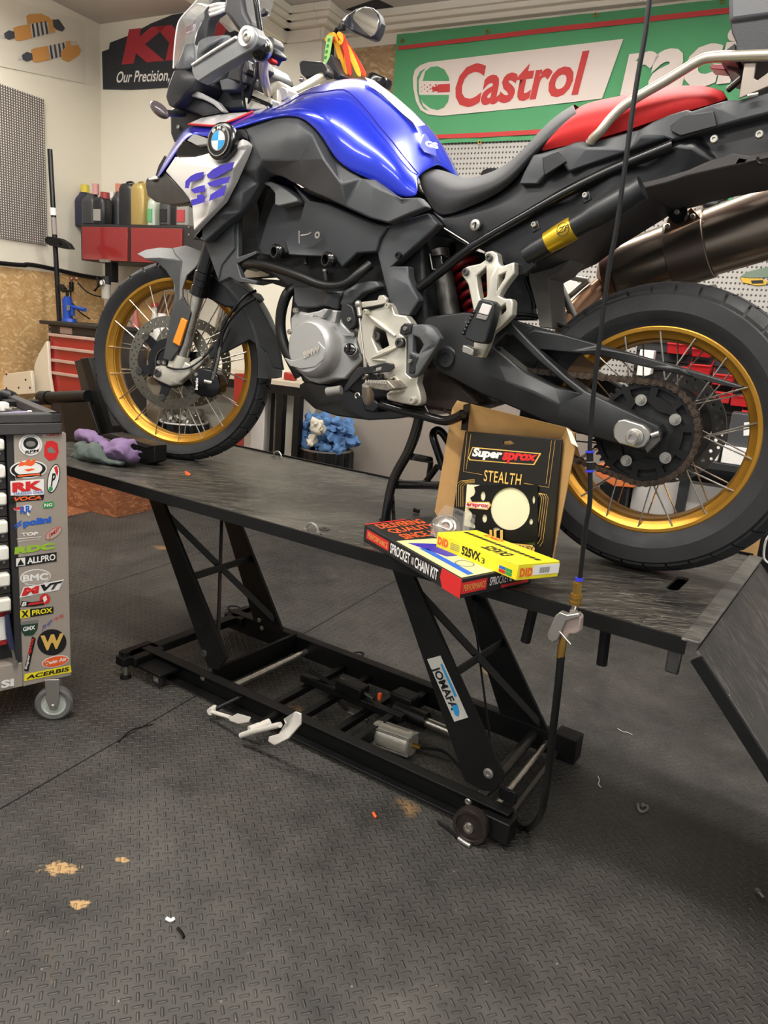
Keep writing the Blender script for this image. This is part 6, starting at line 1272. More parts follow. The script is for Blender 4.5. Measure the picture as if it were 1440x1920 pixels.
text('lettering', 'Super', [pk(883, 860, .0014), pk(939, 865, .0014), pk(944, 844, .0014), pk(890, 839, .0014)], M['ptext'], lg, bold=.05); text('lettering', 'sprox', [pk(940, 869, .0014), pk(1002, 869, .0014), pk(1009, 853, .0014), pk(945, 847, .0014)], M['rtext'], lg, bold=.05)
text('lettering', 'STEALTH', [pk(907, 902, .0012), pk(976, 911, .0012), pk(979, 889, .0012), pk(909, 881, .0012)], M['goldtext'], pkg, bold=.01, spacing=1.12)
def gl_(pts, par=pkg):
    o = MB().tube([pk(u, v, .0006) for u, v in pts], .0005, 5).build('gold_line', M['goldtext'], par)
gl_([(876, 811), (869, 884), (904, 890)]); gl_([(883, 814), (874, 880)]); gl_([(1041, 826), (1029, 914), (982, 906)]); gl_([(1034, 826), (1024, 907)])
for k in range(4): gl_([(864 - k * 4 + 4, 950), (868 - k * 4, 912 - k * 1.5), (874 - k * 3, 906 - k * 1.5), (890, 905 - k * 2)][::1]); gl_([(1000, 923), (1012 + k * 4, 927), (1016 + k * 4, 934), (1006 + k * 4, 1000 + k * 5), (1000 + k * 4, 1012 + k * 4)])
win = pkd('window', [(876, 908), (988, 915), (1010, 928), (1004, 990), (994, 1018), (870, 985)], mat('cream_window', (228, 222, 186), .5), .0004)
spk = [(900 + 0, 908)]
R1 = [];
for k in range(72):
    a = 2 * PI * k / 72; rr = 1.0 + (.05 if k % 3 == 0 else -.03); R1.append((956 + 74 * rr * math.cos(a), 955 + 80 * rr * math.sin(a)))
R1 = [(max(874, min(1008, u)), max(909, min(1016, v))) for u, v in R1]
R1 = [p for i, p in enumerate(R1) if i == 0 or (abs(p[0] - R1[i - 1][0]) + abs(p[1] - R1[i - 1][1])) > .5]
hol = [[(956 + 37 * math.cos(2 * PI * k / 32), 954 + 40 * math.sin(2 * PI * k / 32)) for k in range(32)]]
for cx, cy, rx, ry in ((905, 930, 5, 9), (908, 972, 5, 8), (995, 978, 4, 6), (1000, 937, 3, 8), (930, 992, 7, 3)): hol.append([(cx + rx * math.cos(2 * PI * k / 12), cy + ry * math.sin(2 * PI * k / 12)) for k in range(12)])
panel('carded_sprocket', R1, M['blackmet'], pkg, .003, .0045, fn=pk, tdir=-FN, holes=hol, bevel=.0004)
lb = pkd('small_logo', [(874, 941), (917, 941), (921, 947), (914, 956), (874, 952)], 'goldtext', .0056); pkd('small_logo', [(874, 943), (915, 943), (918, 947), (912, 954), (874, 950)], 'ptext', .0062); text('lettering', 'ersprox', [pk(875, 951, .007), pk(915, 954, .007), pk(917, 946, .007), pk(875, 943, .007)], M['rtext'], lb, bold=.03)
pkd('green_strip', [(880, 995), (1000, 1008), (1004, 1022), (880, 1000)], mat('olive_print', (66, 84, 40), .5), .0007); jb = pkd('gold_bar', [(958, 1018), (998, 1022), (1003, 1028), (1001, 1038), (958, 1034)], 'goldtext', .0009); text('lettering', 'JOURNEY', [pk(952, 1034, .0016), pk(1000, 1036, .0016), pk(1001, 1025, .0016), pk(952, 1020, .0016)], M['ktext'], jb)
for x_ in (918, 926, 938): pkd('gold_bar', [(x_, 993), (x_ + 5, 994), (x_ + 5, 1014), (x_, 1013)], 'goldtext', .008)
# small front sprocket in a clear blister
bl_ = thing('blister_pack', 'clear blister pack with a small steel front sprocket leaning on the yellow chain box', 'blister pack', az(845, 1000, zk1))
bo = az(838, 1008, zk1 + .002); bn = Vector((.35, -.62, .70)).normalized(); bc = bo + UP * .030 + Vector((0, .012, 0)); bc = ap(836, 988, bc, bn)
mb = MB(); mb.lathe([(.001, .012), (.020, .012), (.030, .008), (.034, -.002), (.036, -.002)], bc, bn, 36); mb.build('blister_dome', M['clear'], bl_)
mb = MB(); mb.lathe([(.008, -.002), (.010, .006), (.015, .007), (.019, .004), (.023, .006), (.028, .001), (.029, -.003), (.009, -.003)], bc, bn, 36, closed=True); mb.build('front_sprocket', M['steel'], bl_)
e1 = bn.cross(UP).normalized(); e2 = e1.cross(bn)
if e1.dot(RIGHT) < 0: e1 = -e1
if e2.z < 0: e2 = -e2
mb = MB(); mb.hexa([ap(u, v, bc - bn * .003, bn) for u, v in ((806, 1004), (822, 962), (835, 946), (892, 966), (887, 996), (838, 1012))], [ap(u, v, bc - bn * .002, bn) for u, v in ((806, 1004), (822, 962), (835, 946), (892, 966), (887, 996), (838, 1012))]); mb.build('blister_card', M['clear'], bl_)
mb = MB(); mb.hexa([ap(u, v, bc - bn * .0015, bn) for u, v in ((852, 960), (857, 957), (868, 963), (866, 967))], [ap(u, v, bc, bn) for u, v in ((852, 960), (857, 957), (868, 963), (866, 967))]); mb.build('hang_slot', M['ktext'], bl_)
# ================================================================ AIR LINE
air = thing('air_line', 'black air line hanging from above with brass coupler, steel foot valve and thick rubber hose', 'air hose', at(1080, 1100, -.5))
HY = -.50
MB().tube([at(u, v, HY) for u, v in ((1224, -60), (1218, 0), (1209, 69), (1190, 180), (1157, 420), (1142, 500), (1127, 617), (1115, 717), (1107, 817), (1106, 850))], .0039, 12, 4).build('air_tube', M['rubber'], air)
MB().tube([at(u, v, HY) for u, v in ((1106, 850), (1106, 940), (1098, 990), (1087, 1088))], .0043, 12, 4).build('air_tube', M['rubber'], air)
MB().tube([at(1106, 848, HY), at(1106, 884, HY)], .0058, 16).build('push_connector', M['blackmet'], air)
for v in (847, 883): MB().tube([at(1106, v - 2, HY), at(1106, v + 2, HY)], .0072, 16).build('blue_collet', M['pushblue'], air)
MB().tube([at(1106, 865, HY), at(1106, 867, HY)], .0061, 16).build('connector_ring', M['zinc'], air)
MB().tube([at(1086, 1083, HY), at(1086, 1089, HY)], .0072, 16).build('blue_collet', M['pushblue'], air)
mb = MB(); mb.tube([at(1085, 1089, HY), at(1084, 1093, HY)], .0055, 16); mb.tube([at(1084, 1092, HY), at(1081, 1115, HY)], .0088, 6); mb.tube([at(1081, 1114, HY), at(1078, 1133, HY)], .0103, 20); mb.tube([at(1080.5, 1118, HY), at(1080, 1121, HY)], .0112, 20); mb.tube([at(1079, 1126, HY), at(1078.5, 1129, HY)], .0112, 20); mb.build('brass_coupler', M['brass'], air)
mb = MB(); mb.tube([at(1078, 1133, HY), at(1076, 1142, HY), at(1075, 1146, HY)], [.007, .0045, .006], 14); mb.build('nipple', M['steel'], air)
mb = MB(); mb.tube([at(1076, 1144, HY), at(1074, 1162, HY)], .008, 6); mb.build('hex_fitting', M['zinc'], air)
fv = panel('foot_valve', [(1062, 1160), (1084, 1152), (1089, 1158), (1087, 1186), (1080, 1190), (1068, 1190), (1063, 1200), (1052, 1198), (1050, 1182)], mat('dull_pinkish_alloy', (176, 156, 146), .4, .4), air, .018, HY - .010, bevel=.003)
panel('pedal_flap', [(1041, 1154), (1049, 1148), (1062, 1153), (1084, 1150), (1086, 1157), (1062, 1164), (1046, 1200), (1037, 1205), (1026, 1198), (1025, 1190)], M['zinc'], fv, .016, HY - .016, bevel=.002)
MB().tube([at(1049, 1184, HY - .016), at(1070, 1208, HY - .018)], .0014, 6).build('spring_pin', M['zinc'], fv)
MB().tube([at(1056, 1196, HY), at(1054, 1212, HY), at(1051, 1232, HY)], [.0062, .0078, .0072], 14).build('brass_ferrule', M['brass'], air)
MB().tube([at(1052, 1230, HY), at(1046, 1290, HY), at(1038, 1360, HY + .01), at(1031, 1420, HY + .03), at(1024, 1480, HY + .07), at(1012, 1530, HY + .11), Vector(az(990, 1553, .012)), Vector(az(972, 1548, .025)), Vector((1.462, -.19, .045))], .0072, 14, 5).build('rubber_hose', M['rubber'], air)
# ================================================================ FLOOR LITTER
t = thing('hose_tail', 'short thin hose with a bright steel end fitting lying by the lift transport wheel', 'hose', az(850, 1560, 0))
MB().tube([az(822, 1541, .006), az(842, 1556, .006), az(860, 1573, .006)], .0035, 8, 4).build('hose', M['rubber'], t); MB().tube([az(860, 1572, .007), az(874, 1582, .007), az(882, 1586, .007)], [.0055, .006, .0065], 12).build('end_fitting', M['zinc'], t)
def oring(c, r, label): 
    t = MB().tube([c + Vector((r * math.cos(2 * PI * k / 24), r * math.sin(2 * PI * k / 24), .003)) for k in range(25)], .003, 8, caps=False).build('rubber_ring', M['rubber']); tag(t, label, 'ring')
oring(az(438, 1141, 0), .025, 'black rubber ring on the floor behind the left lift arms'); oring(az(673, 1227, 0), .017, 'small black rubber ring on the floor behind the lift base')
def squig(name, pts, r, m_, label, cat, z=.003): t = MB().tube([az(u, v, z) for u, v in pts], r, 6, 3).build(name, m_); tag(t, label, cat)
squig('white_thread', [(1158, 1366), (1168, 1372), (1176, 1373), (1186, 1378)], .0012, M['ptext'], 'longer white thread lying on the right part of the floor', 'thread')
squig('white_thread', [(1121, 1455), (1124, 1463), (1122, 1470), (1127, 1476)], .0012, M['ptext'], 'short white thread on the floor right of the lift base', 'thread')
squig('grey_plastic_curl', [(1196, 1508), (1198, 1518), (1205, 1522), (1214, 1517), (1212, 1510), (1204, 1512), (1206, 1507)], .004, M['grey'], 'curled grey plastic scrap on the floor at lower right', 'scrap')
squig('black_wire', [(286, 1358), (270, 1362), (250, 1367), (232, 1380), (222, 1392)], .0014, M['rubber'], 'thin black wire on the floor in front of the left lift caster', 'wire')
squig('black_shard', [(333, 1740), (340, 1748), (345, 1757)], .0032, M['gloss'], 'thin black shard on the floor at lower left', 'scrap', .004)
squig('white_chip', [(312, 1722), (320, 1726), (326, 1722)], .0038, M['ptext'], 'pale chip on the floor beside the thin black shard', 'scrap', .004)
squig('orange_scrap', [(700, 1524), (703, 1530), (706, 1532)], .004, M['otext'], 'small orange scrap on the floor in front of the lift base', 'scrap', .004)
t = thing('loose_bolt', 'small loose steel bolt lying on the floor at the right edge', 'bolt', az(1423, 1674, 0)); MB().tube([az(1418, 1668, .006), az(1424, 1674, .006)], .006, 6).build('bolt_head', M['zinc'], t); MB().tube([az(1424, 1674, .006), az(1432, 1684, .006)], .0035, 8).build('bolt_shank', M['zinc'], t)
t = panel('orange_flake', [(346, 884), (351, 884), (358, 890), (354, 892), (348, 890)], M['otext'], None, .001, ZT + .001, fn=az, tdir=UP, bevel=0); tag(t, 'small orange flake lying on the lift deck in front of the front wheel', 'scrap')
t = MB().obox(az(781, 957, ZT + .008), Vector((.01, 0, 0)), Vector((0, .004, 0)), UP * .006).build('rubber_crumb', M['gloss'], bevel=.002); tag(t, 'black rubber crumb on the lift deck beside the centre stand', 'scrap')
# ================================================================ BACKGROUND: BANNERS AND POSTERS
def wq(pts, yr): return [ar(u, v, yr) for u, v in pts]
BY = YW - .036
tl, br_ = ar(745, 73, BY), ar(900, 277, BY)
bx0, bz1, bz0 = tl.dot(XR), 2.645, 2.128; bx1 = 1.78
GB = mat('banner_green_cloth', (82, 156, 104), .75)
bm = bmesh.new(); nx, nz = 60, 14; G = []
for i in range(nx + 1):
    G.append([])
    for j in range(nz + 1):
        x = bx0 + (bx1 - bx0) * i / nx; z = bz0 + (bz1 - bz0) * j / nz
        wv = .004 * math.sin(i * .9 + j * .35) + .003 * math.sin(i * .37 - j * .8) + .002 * math.sin(i * 2.1 + 1)
        G[-1].append(bm.verts.new(room(x, BY - .006 + wv * .35, z)))
for i in range(nx):
    for j in range(nz): bm.faces.new((G[i][j], G[i + 1][j], G[i + 1][j + 1], G[i][j + 1]))
ban = finish(bm, 'oil_brand_banner', GB, None, angle=180); sd = ban.modifiers.new('solid', 'SOLIDIFY'); sd.thickness = .002
tag(ban, 'long green banner with white and red lettering on the back wall', 'banner')
def bd_(name, pts, m, o=.013, par=None):
    q = wq(pts, BY - o); n = -YR; mb = MB(); mb.hexa(q, [p + n * .0005 for p in q]); return mb.build(name, M[m] if isinstance(m, str) else m, par or ban, smooth=False)
c1 = lambda x, y: (x / 2.057 + 740, y / 2.057)
BR_ = mat('banner_red', (196, 62, 60), .75); BW = mat('banner_white', (224, 210, 200), .75)
bd_('red_stripe', [c1(14, 178), c1(640, 100), c1(1300, 28), c1(1300, 50), c1(640, 120), c1(14, 193)], BR_)
bd_('red_stripe', [c1(100, 522), c1(330, 512), c1(600, 497), c1(600, 515), c1(330, 530), c1(100, 537)], BR_)
bd_('white_band', [c1(70, 300), c1(78, 270), c1(98, 252), c1(130, 240), c1(420, 205), c1(882, 150), c1(800, 380), c1(480, 418), c1(180, 447), c1(130, 442), c1(100, 425), c1(82, 390), c1(72, 340)], BW)
bd_('green_arc', [c1(86, 300), c1(98, 276), c1(120, 262), c1(104, 282), c1(92, 312), c1(94, 360), c1(110, 408), c1(132, 428), c1(112, 420), c1(96, 395), c1(86, 350)], GB, .0145)
bd_('green_half', [c1(108, 312), c1(118, 275), c1(140, 258), c1(165, 255), c1(192, 268), c1(208, 296), c1(211, 312)], GB, .0145)
bd_('green_half', [c1(92, 366), c1(210, 366), c1(206, 392), c1(190, 415), c1(166, 424), c1(138, 418), c1(110, 396)], GB, .0145)
bd_('red_bar', [c1(166, 326), c1(213, 323), c1(213, 355), c1(166, 357)], BR_, .0145)
for i in range(6):
    for j in range(4):
        if (i + j) % 2: x, y = 104 + i * 11, 328 + j * 8; r = 2.2 + i * .5; bd_('red_dot', [c1(x + r, y), c1(x, y + r), c1(x - r, y), c1(x, y - r)], BR_, .0145)
bd_('red_bar_tail', [c1(140, 340), c1(168, 330), c1(168, 352), c1(150, 352)], BR_, .0145)
text('lettering', 'Castrol', wq([c1(222, 420), c1(706, 366), c1(752, 192), c1(248, 252)], BY - .0155), BR_, ban, bold=.028, lift=0)
text('lettering', 'raci', wq([c1(868, 372), c1(1296, 322), c1(1352, 96), c1(918, 150)], BY - .0155), BW, ban, bold=.04, lift=0)
for x, y in ((357, 122), (775, 57), (328, 548), (1263, 5), (30, 158)): MB().lathe([(.005, 0), (.010, 0), (.009, .003), (.006, .003)], ar(*c1(x, y), BY - .012), -YR, 18, closed=True).build('grommet', M['brass'], ban)
# dark flag with red letters
FY = YW - .004
fg = panel('suspension_flag', [(191, 97), (204, 92), (206, 80), (240, 67), (283, 44), (322, 28), (365, 20), (460, 12), (470, 150), (400, 160), (310, 164), (247, 168), (193, 167)], mat('flag_dark_slate', (44, 47, 53), .8, bump=(20, .3)), None, .003, FY - .004, fn=ar, tdir=YR, bevel=0)
tag(fg, 'dark flag with large red letters hanging on the white wall behind the windscreen', 'flag')
FR = mat('flag_red', (168, 46, 58), .75)
text('lettering', 'KYB', wq([(228, 121), (420, 104), (436, 34), (242, 55)], FY - .0052), FR, fg, bold=.07, lift=0); text('lettering', 'Our Precision,', wq([(216, 159), (317, 155), (321, 129), (221, 134)], FY - .0052), M['ptext'], fg, bold=.015, lift=0)
br2 = MB().obox(ar(330, 14, YW - .04), XR * .09, YR * .03, UP * .006).build('wall_bracket', M['cream'], bevel=.002); tag(br2, 'slim pale bracket on the wall above the dark flag', 'bracket')
# shock absorber poster on the left wall
PX = XL + .003
def lq(pts, o=0.0): return [axr(u, v, PX + o) for u, v in pts]
mb = MB(); q = lq([(-60, 112), (160, 157), (158, 40), (-60, -25)]); mb.hexa(q, [p + XR * .002 for p in q]); po = mb.build('shock_absorber_poster', mat('poster_off_white', (216, 210, 196), .35), smooth=False)
tag(po, 'pale poster showing two gold shock absorbers on the left wall near the ceiling', 'poster')
def pd(name, pts, m, o=.003): q = lq(pts, o); mb = MB(); mb.hexa(q, [p + XR * .0006 for p in q]); return mb.build(name, m, po, smooth=False)
PG = mat('poster_gold_print', (206, 150, 86), .5); PD = mat('poster_dark_print', (70, 74, 84), .5); PS = mat('poster_silver_print', (200, 196, 190), .5)
c3 = lambda x, y: (x / 3, y / 3)
for dx, dy in ((0, 0), (100, 122)):
    f = lambda x, y: c3(x + dx, y + dy)
    pd('printed_spring', [f(170, 135), f(295, 108), f(310, 185), f(175, 215)], PS, .003)
    for k in range(5): pd('printed_coil', [f(178 + k * 24, 134 - k * 5), f(188 + k * 24, 132 - k * 5), f(200 + k * 24, 206 - k * 6), f(188 + k * 24, 212 - k * 6)], PD, .0042)
    pd('printed_body', [f(74, 158), f(100, 148), f(170, 136), f(182, 214), f(110, 230), f(86, 226)], PG, .0042); pd('printed_body', [f(268, 110), f(300, 108), f(312, 180), f(280, 188)], PG, .0048)
    pd('printed_rod_end', [f(22, 188), f(50, 170), f(80, 178), f(84, 214), f(50, 224), f(28, 212)], PD, .0052); pd('printed_rod_end', [f(0, 196), f(26, 194), f(26, 212), f(0, 216)], PS, .0048)
    pd('printed_rod_end', [f(296, 112), f(330, 108), f(342, 124), (f(366, 160)), f(350, 178), f(318, 168), f(300, 150)], PD if dy == 0 else PS, .0052)
pd('printed_reservoir', [c3(148, 92), c3(165, 80), c3(230, 76), c3(275, 96), c3(288, 112), c3(270, 124), c3(155, 134)], PG, .0036); pd('printed_reservoir', [c3(340, 300), c3(370, 262), c3(438, 252), c3(455, 280), c3(446, 310), c3(385, 348), c3(350, 336)], PG, .0056)
# ================================================================ LEFT CORNER: TOOL CHEST, WALL CABINET, BOTTLES
CY = 1.12
def cz(u, v): return ar(u, v, CY).z
def cx(u, v): return ar(u, v, CY).dot(XR)
xa, xb = cx(90, 640), cx(90, 640) + .46
zt_ = cz(120, 607)
chest = thing('tool_chest', 'red and black tool chest with pale drawer rails against the chipboard corner', 'tool chest', room((xa + xb) / 2, CY + .25, 0))
CB2 = mat('chest_dark_body', (52, 47, 45), .5)
MB().rbox(xa, xb, CY + .004, CY + .33, .36, zt_ - .012).build('carcass', CB2, chest, bevel=.004)
MB().rbox(xa - .035, xb + .03, CY - .03, CY + .35, zt_ - .012, zt_ + .008).build('worktop', mat('chest_worktop_black', (40, 38, 36), .5), chest, bevel=.003)
t = MB().rbox(XL + .014, xb + .13, CY - .04, CY + .34, .002, .355).build('wooden_plinth', osb_material('brown_plinth_board', (150, 92, 56), (126, 76, 48), (178, 124, 84))); tag(t, 'low brown wooden plinth under the red tool chest', 'plinth')
for v0, v1 in ((632, 655), (656, 679), (680, 703), (704, 752)):
    z1, z0 = cz(130, v0), cz(130, v1)
    dr = MB().rbox(xa + .03, xb - .03, CY - .008, CY + .01, z0 + .004, z1).build('drawer', M['redpaint'], chest, bevel=.002)
    MB().rbox(xa + .02, xb - .02, CY - .018, CY - .004, z1 - .006, z1 + .012).build('drawer_rail', mat('pale_pink_grey_rail', (190, 160, 148), .4), dr, bevel=.003)
lz1, lz0 = cz(124, 614), cz(124, 626); MB().rbox(cx(113, 620), cx(135, 620), CY - .002, CY + .005, lz0, lz1).build('name_plate', mat('name_plate_pale', (176, 150, 142), .5), chest)
for q in ((94, 613), (94, 622)): bolt('rivet', ar(*q, CY + .002), -YR, .006, M['zinc'], chest, .003)
# press column and bottle jack on the chest
zc_ = zt_ + .008; TY = CY + .16
base = ar(112, 603, TY)
pole = thing('press_column', 'black leaning press column with sliding arm standing on the red tool chest', 'tool stand', base)
MB().tube([ar(111.5, 604, TY), ar(93.5, 280, TY)], .0145, 16).build('column', M['gloss'], pole)
MB().tube([ar(100.5, 404, TY), ar(99.7, 390, TY)], .0185, 20).build('scale_ring', M['ptext'], pole); MB().tube([ar(103, 440, TY - .004), ar(100.8, 408, TY - .004)], .0135, 12).build('scale_sticker', mat('scuffed_grey_sticker', (150, 140, 136), .6), pole)
panel('sliding_arm', [(83, 449), (88, 443), (98, 444), (112, 447), (126, 456), (133, 467), (118, 466), (104, 463), (92, 460), (85, 455)], M['blackmet'], pole, .035, TY - .03, fn=ar, tdir=YR, holes=[[(110, 454), (117, 460), (110, 460)]], bevel=.003)
panel('arm_foot', [(112, 532), (118, 540), (119, 548), (113, 546)], M['blackmet'], pole, .03, TY - .03, fn=ar, tdir=YR)
JB = mat('jack_blue_paint', (26, 72, 168), .35)
jk = thing('bottle_jack', 'blue hydraulic bottle jack standing on the red tool chest beside the column', 'jack', ar(127, 603, TY - .05))
jy = TY - .05
MB().tube([ar(130, 603, jy), ar(130, 597, jy)], [.045, .04], 12).build('base', JB, jk); MB().tube([ar(127, 598, jy), ar(126, 560, jy)], .0285, 20).build('cylinder', JB, jk); MB().tube([ar(126, 560, jy), ar(126, 556, jy)], .020, 16).build('collar', JB, jk)
MB().tube([ar(126, 557, jy), ar(126, 547, jy)], .009, 12).build('screw_post', M['blackmet'], jk); MB().tube([ar(117, 546, jy), ar(136, 545, jy)], .007, 10).build('top_bar', M['blackmet'], jk)
MB().tube([ar(136, 592, jy), ar(136, 574, jy)], .014, 12).build('pump_barrel', JB, jk); MB().tube([ar(134, 575, jy), ar(160, 581, jy - .02)], .011, 12).build('lever_socket', JB, jk)
decal('jack_label', [ar(u, v, jy - .0295) for u, v in ((125, 572), (131, 572), (131, 582), (125, 582))], M['grey'], jk)
# cables and air regulator
rg = thing('air_regulator', 'grey air filter regulator with gauge and black cables on the chipboard wall', 'air regulator', ar(196, 545, 1.5))
RY_ = 1.5
MB().rbox(ar(197, 500, RY_).dot(XR), ar(210, 500, RY_).dot(XR), RY_, RY_ + .05, ar(200, 528, RY_).z, ar(200, 487, RY_).z).build('mount_post', M['blackmet'], rg)
MB().tube([ar(199, 560, RY_), ar(199, 532, RY_)], .028, 16).build('filter_bowl', mat('pale_bowl', (176, 172, 160), .4), rg); MB().tube([ar(200, 533, RY_), ar(200, 518, RY_)], .026, 12).build('regulator_body', M['black'], rg)
MB().lathe([(.001, 0), (.018, 0), (.018, .012), (.001, .012)], ar(193, 530, RY_ - .03), -YR, 20).build('gauge', M['ptext'], rg); MB().lathe([(.015, .012), (.020, .012), (.020, .014), (.015, .014)], ar(193, 530, RY_ - .03), -YR, 20, closed=True).build('gauge_ring', M['black'], rg)
for pts in ([(181, 519), (184, 530), (182, 540), (178, 546)], [(146, 530), (160, 545), (175, 553), (190, 557)], [(133, 535), (133, 560), (140, 575), (152, 587), (168, 598)], [(176, 545), (190, 533)]): MB().tube([ar(u, v, RY_ + .02) for u, v in pts], .0045, 8, 5).build('cable', M['rubber'], rg)
MB().obox(ar(134, 537, RY_), XR * .012, YR * .01, UP * .028).build('plug', M['blackmet'], rg, bevel=.004)
for u in (134, 144): MB().ball(ar(u, 523, RY_ + .02), .013).build('brass_outlet', mat('copper_outlet', (170, 120, 96), .4, .6), rg)
# wall cabinet
QY = 1.47
qx0, qx1 = ar(150, 440, QY).dot(XR), ar(384, 440, QY).dot(XR); qz1 = ar(250, 421, QY).z; qz0 = ar(170, 487, QY).z - .005
wcab = thing('wall_cabinet', 'black framed wall cabinet with two red doors under the row of bottles', 'cabinet', room((qx0 + qx1) / 2, QY + .15, qz0))
MB().rbox(qx0, qx1, QY + .006, YW - .002, qz0, qz1).build('carcass', mat('cabinet_dark_frame', (44, 42, 42), .45), wcab, bevel=.003)
for ua, ub in ((155, 240), (247, 342)):
    a_, b_ = ar(ua, 440, QY).dot(XR), ar(ub, 440, QY).dot(XR); d_ = MB().rbox(a_, b_, QY - .006, QY + .008, qz0 + .004, qz1 - .018).build('door', mat('cabinet_red_gloss', (142, 46, 45), .14, coat=.6), wcab, bevel=.002)
    if ua == 155: MB().rbox(ar(190, 480, QY).dot(XR), ar(209, 480, QY).dot(XR), QY - .016, QY - .004, qz0 - .006, qz0 + .010).build('door_pull', M['zinc'], d_)
for q in ((354, 426), (354, 440)): bolt('cabinet_bolt', ar(*q, QY + .004), -YR, .006, M['zinc'], wcab, .003)
# bottles
BYR = QY + .15
def bottle(u0, u1, vt, col, label, cap=None, capu=None, capv=None, kind='jug', yr=BYR, labelcol=None):
    xl, xr_ = ar(u0, 400, yr).dot(XR), ar(u1, 400, yr).dot(XR); z0 = qz1 + .001; z1 = ar((u0 + u1) / 2, vt, yr).z; w = (xr_ - xl) / 2; cxm = (xl + xr_) / 2; h = z1 - z0; dp = min(.045, w * 1.2)
    t = thing('oil_bottle', label, 'bottle', room(cxm, yr, z0), 'bottles on the wall cabinet')
    mb = MB(); R = []
    for f, s in ((0, .92), (.02, 1), (.70, 1), (.80, .9), (.90, .62), (1.0, .42)) if kind != 'can' else ((0, .97), (.02, 1), (.86, 1), (.94, .9), (1.0, .72)):
        R.append([mb.bm.verts.new(room(cxm + math.copysign(abs(math.cos(a)) ** .5, math.cos(a)) * w * s, yr + math.copysign(abs(math.sin(a)) ** .5, math.sin(a)) * dp * max(s, .45), z0 + h * f)) for a in [2 * PI * k / 20 + .01 for k in range(20)]])
    for i in range(len(R) - 1):
        for k in range(20): mb.bm.faces.new((R[i][k], R[i][(k + 1) % 20], R[i + 1][(k + 1) % 20], R[i + 1][k]))
    mb.bm.faces.new(R[0][::-1]); mb.bm.faces.new(R[-1]); mb.build('bottle_body', col, t)
    if cap:
        a_, b_ = (ar(q, capv[0], yr).dot(XR) for q in capu); zc1 = ar(capu[0], capv[0], yr).z; r = (b_ - a_) / 2
        MB().cyl(room((a_ + b_) / 2, yr, z1 - .004), room((a_ + b_) / 2, yr, zc1), r, seg=14).build('cap', cap, t)
    if kind == 'can':
        mb = MB(); mb.tube([room(cxm - w * .5, yr, z1 - .004), room(cxm - w * .3, yr, z1 + .012), room(cxm + w * .4, yr, z1 + .012), room(cxm + w * .6, yr, z1 - .004)], .006, 8, 3); mb.build('handle', col, t)
    if labelcol: MB().rbox(cxm - w * .6, cxm + w * .6, yr - dp - .003, yr - dp + .001, z0 + h * .12, z0 + h * .55).build('label', labelcol, t)
    return t
BN = mat('bottle_navy', (40, 42, 62), .35); BG = mat('bottle_dark_grey', (56, 57, 60), .4); BKb = mat('bottle_black', (34, 35, 38), .35); BGo = mat('bottle_gold', (176, 152, 92), .35, .3); BCl = mat('bottle_clear', (196, 206, 204), .15, trans=.5); BGr = mat('bottle_pale_translucent', (196, 208, 192), .25, trans=.2)
cap = lambda n, c_: mat('cap_' + n, c_, .4)
bottle(147, 172, 360, BN, 'dark navy bottle with yellow cap, first of the row on the wall cabinet', cap('yellow', (206, 186, 60)), (154, 165), (347, 360))
bottle(161, 186, 364, BG, 'dark grey jug with a pump top in second place on the wall cabinet', cap('pink', (196, 140, 140)), (175, 184), (345, 364), 'jug', BYR - .10)
bottle(182, 204, 372, BKb, 'black bottle with dark red cap in third place on the wall cabinet', cap('dark_red', (150, 52, 52)), (191, 203), (361, 372), 'can', BYR - .10, mat('label_grey', (150, 146, 140), .6))
bottle(204, 220, 372, BCl, 'clear bottle with a blue label and white cap on the wall cabinet', cap('white', (224, 222, 214)), (207, 214), (360, 372), 'jug', BYR, mat('label_blue', (70, 140, 190), .6))
bottle(216, 233, 360, BG, 'grey can with a cream and red spout cap left of the big black jug', cap('cream_red', (196, 120, 96)), (218, 227), (345, 360))
bottle(230, 257, 346, BKb, 'big black oil jug with handle beside the gold jugs', None, None, None, 'can', BYR - .10)
bottle(252, 278, 346, BGo, 'tall gold oil jug partly hidden by the beak of the motorcycle', M['black'], (262, 272), (346, 352), 'can', BYR - .10)
bottle(277, 300, 368, BGr, 'translucent bottle with green fluid under the beak of the motorcycle', cap('white', (224, 222, 214)), (284, 293), (360, 368), 'jug', BYR - .06, mat('green_fluid', (100, 170, 120), .3))
bottle(298, 309, 372, BGo, 'narrow gold bottle right of the green fluid bottle', cap('white', (224, 222, 214)), (300, 306), (362, 372))
bottle(306, 327, 370, BG, 'dark grey bottle with black label between two gold bottles', BKb, (312, 321), (362, 370), 'jug', BYR - .10, mat('label_black', (26, 26, 28), .5))
bottle(326, 339, 372, BGo, 'narrow gold bottle beside the grey bottle with red label', cap('white', (224, 222, 214)), (329, 335), (362, 372))
bottle(338, 361, 372, mat('bottle_mid_grey', (138, 136, 130), .4), 'mid grey bottle with a red label, last of the row on the wall cabinet', BKb, (344, 354), (362, 372), 'jug', BYR - .10, mat('label_red', (176, 60, 66), .6))
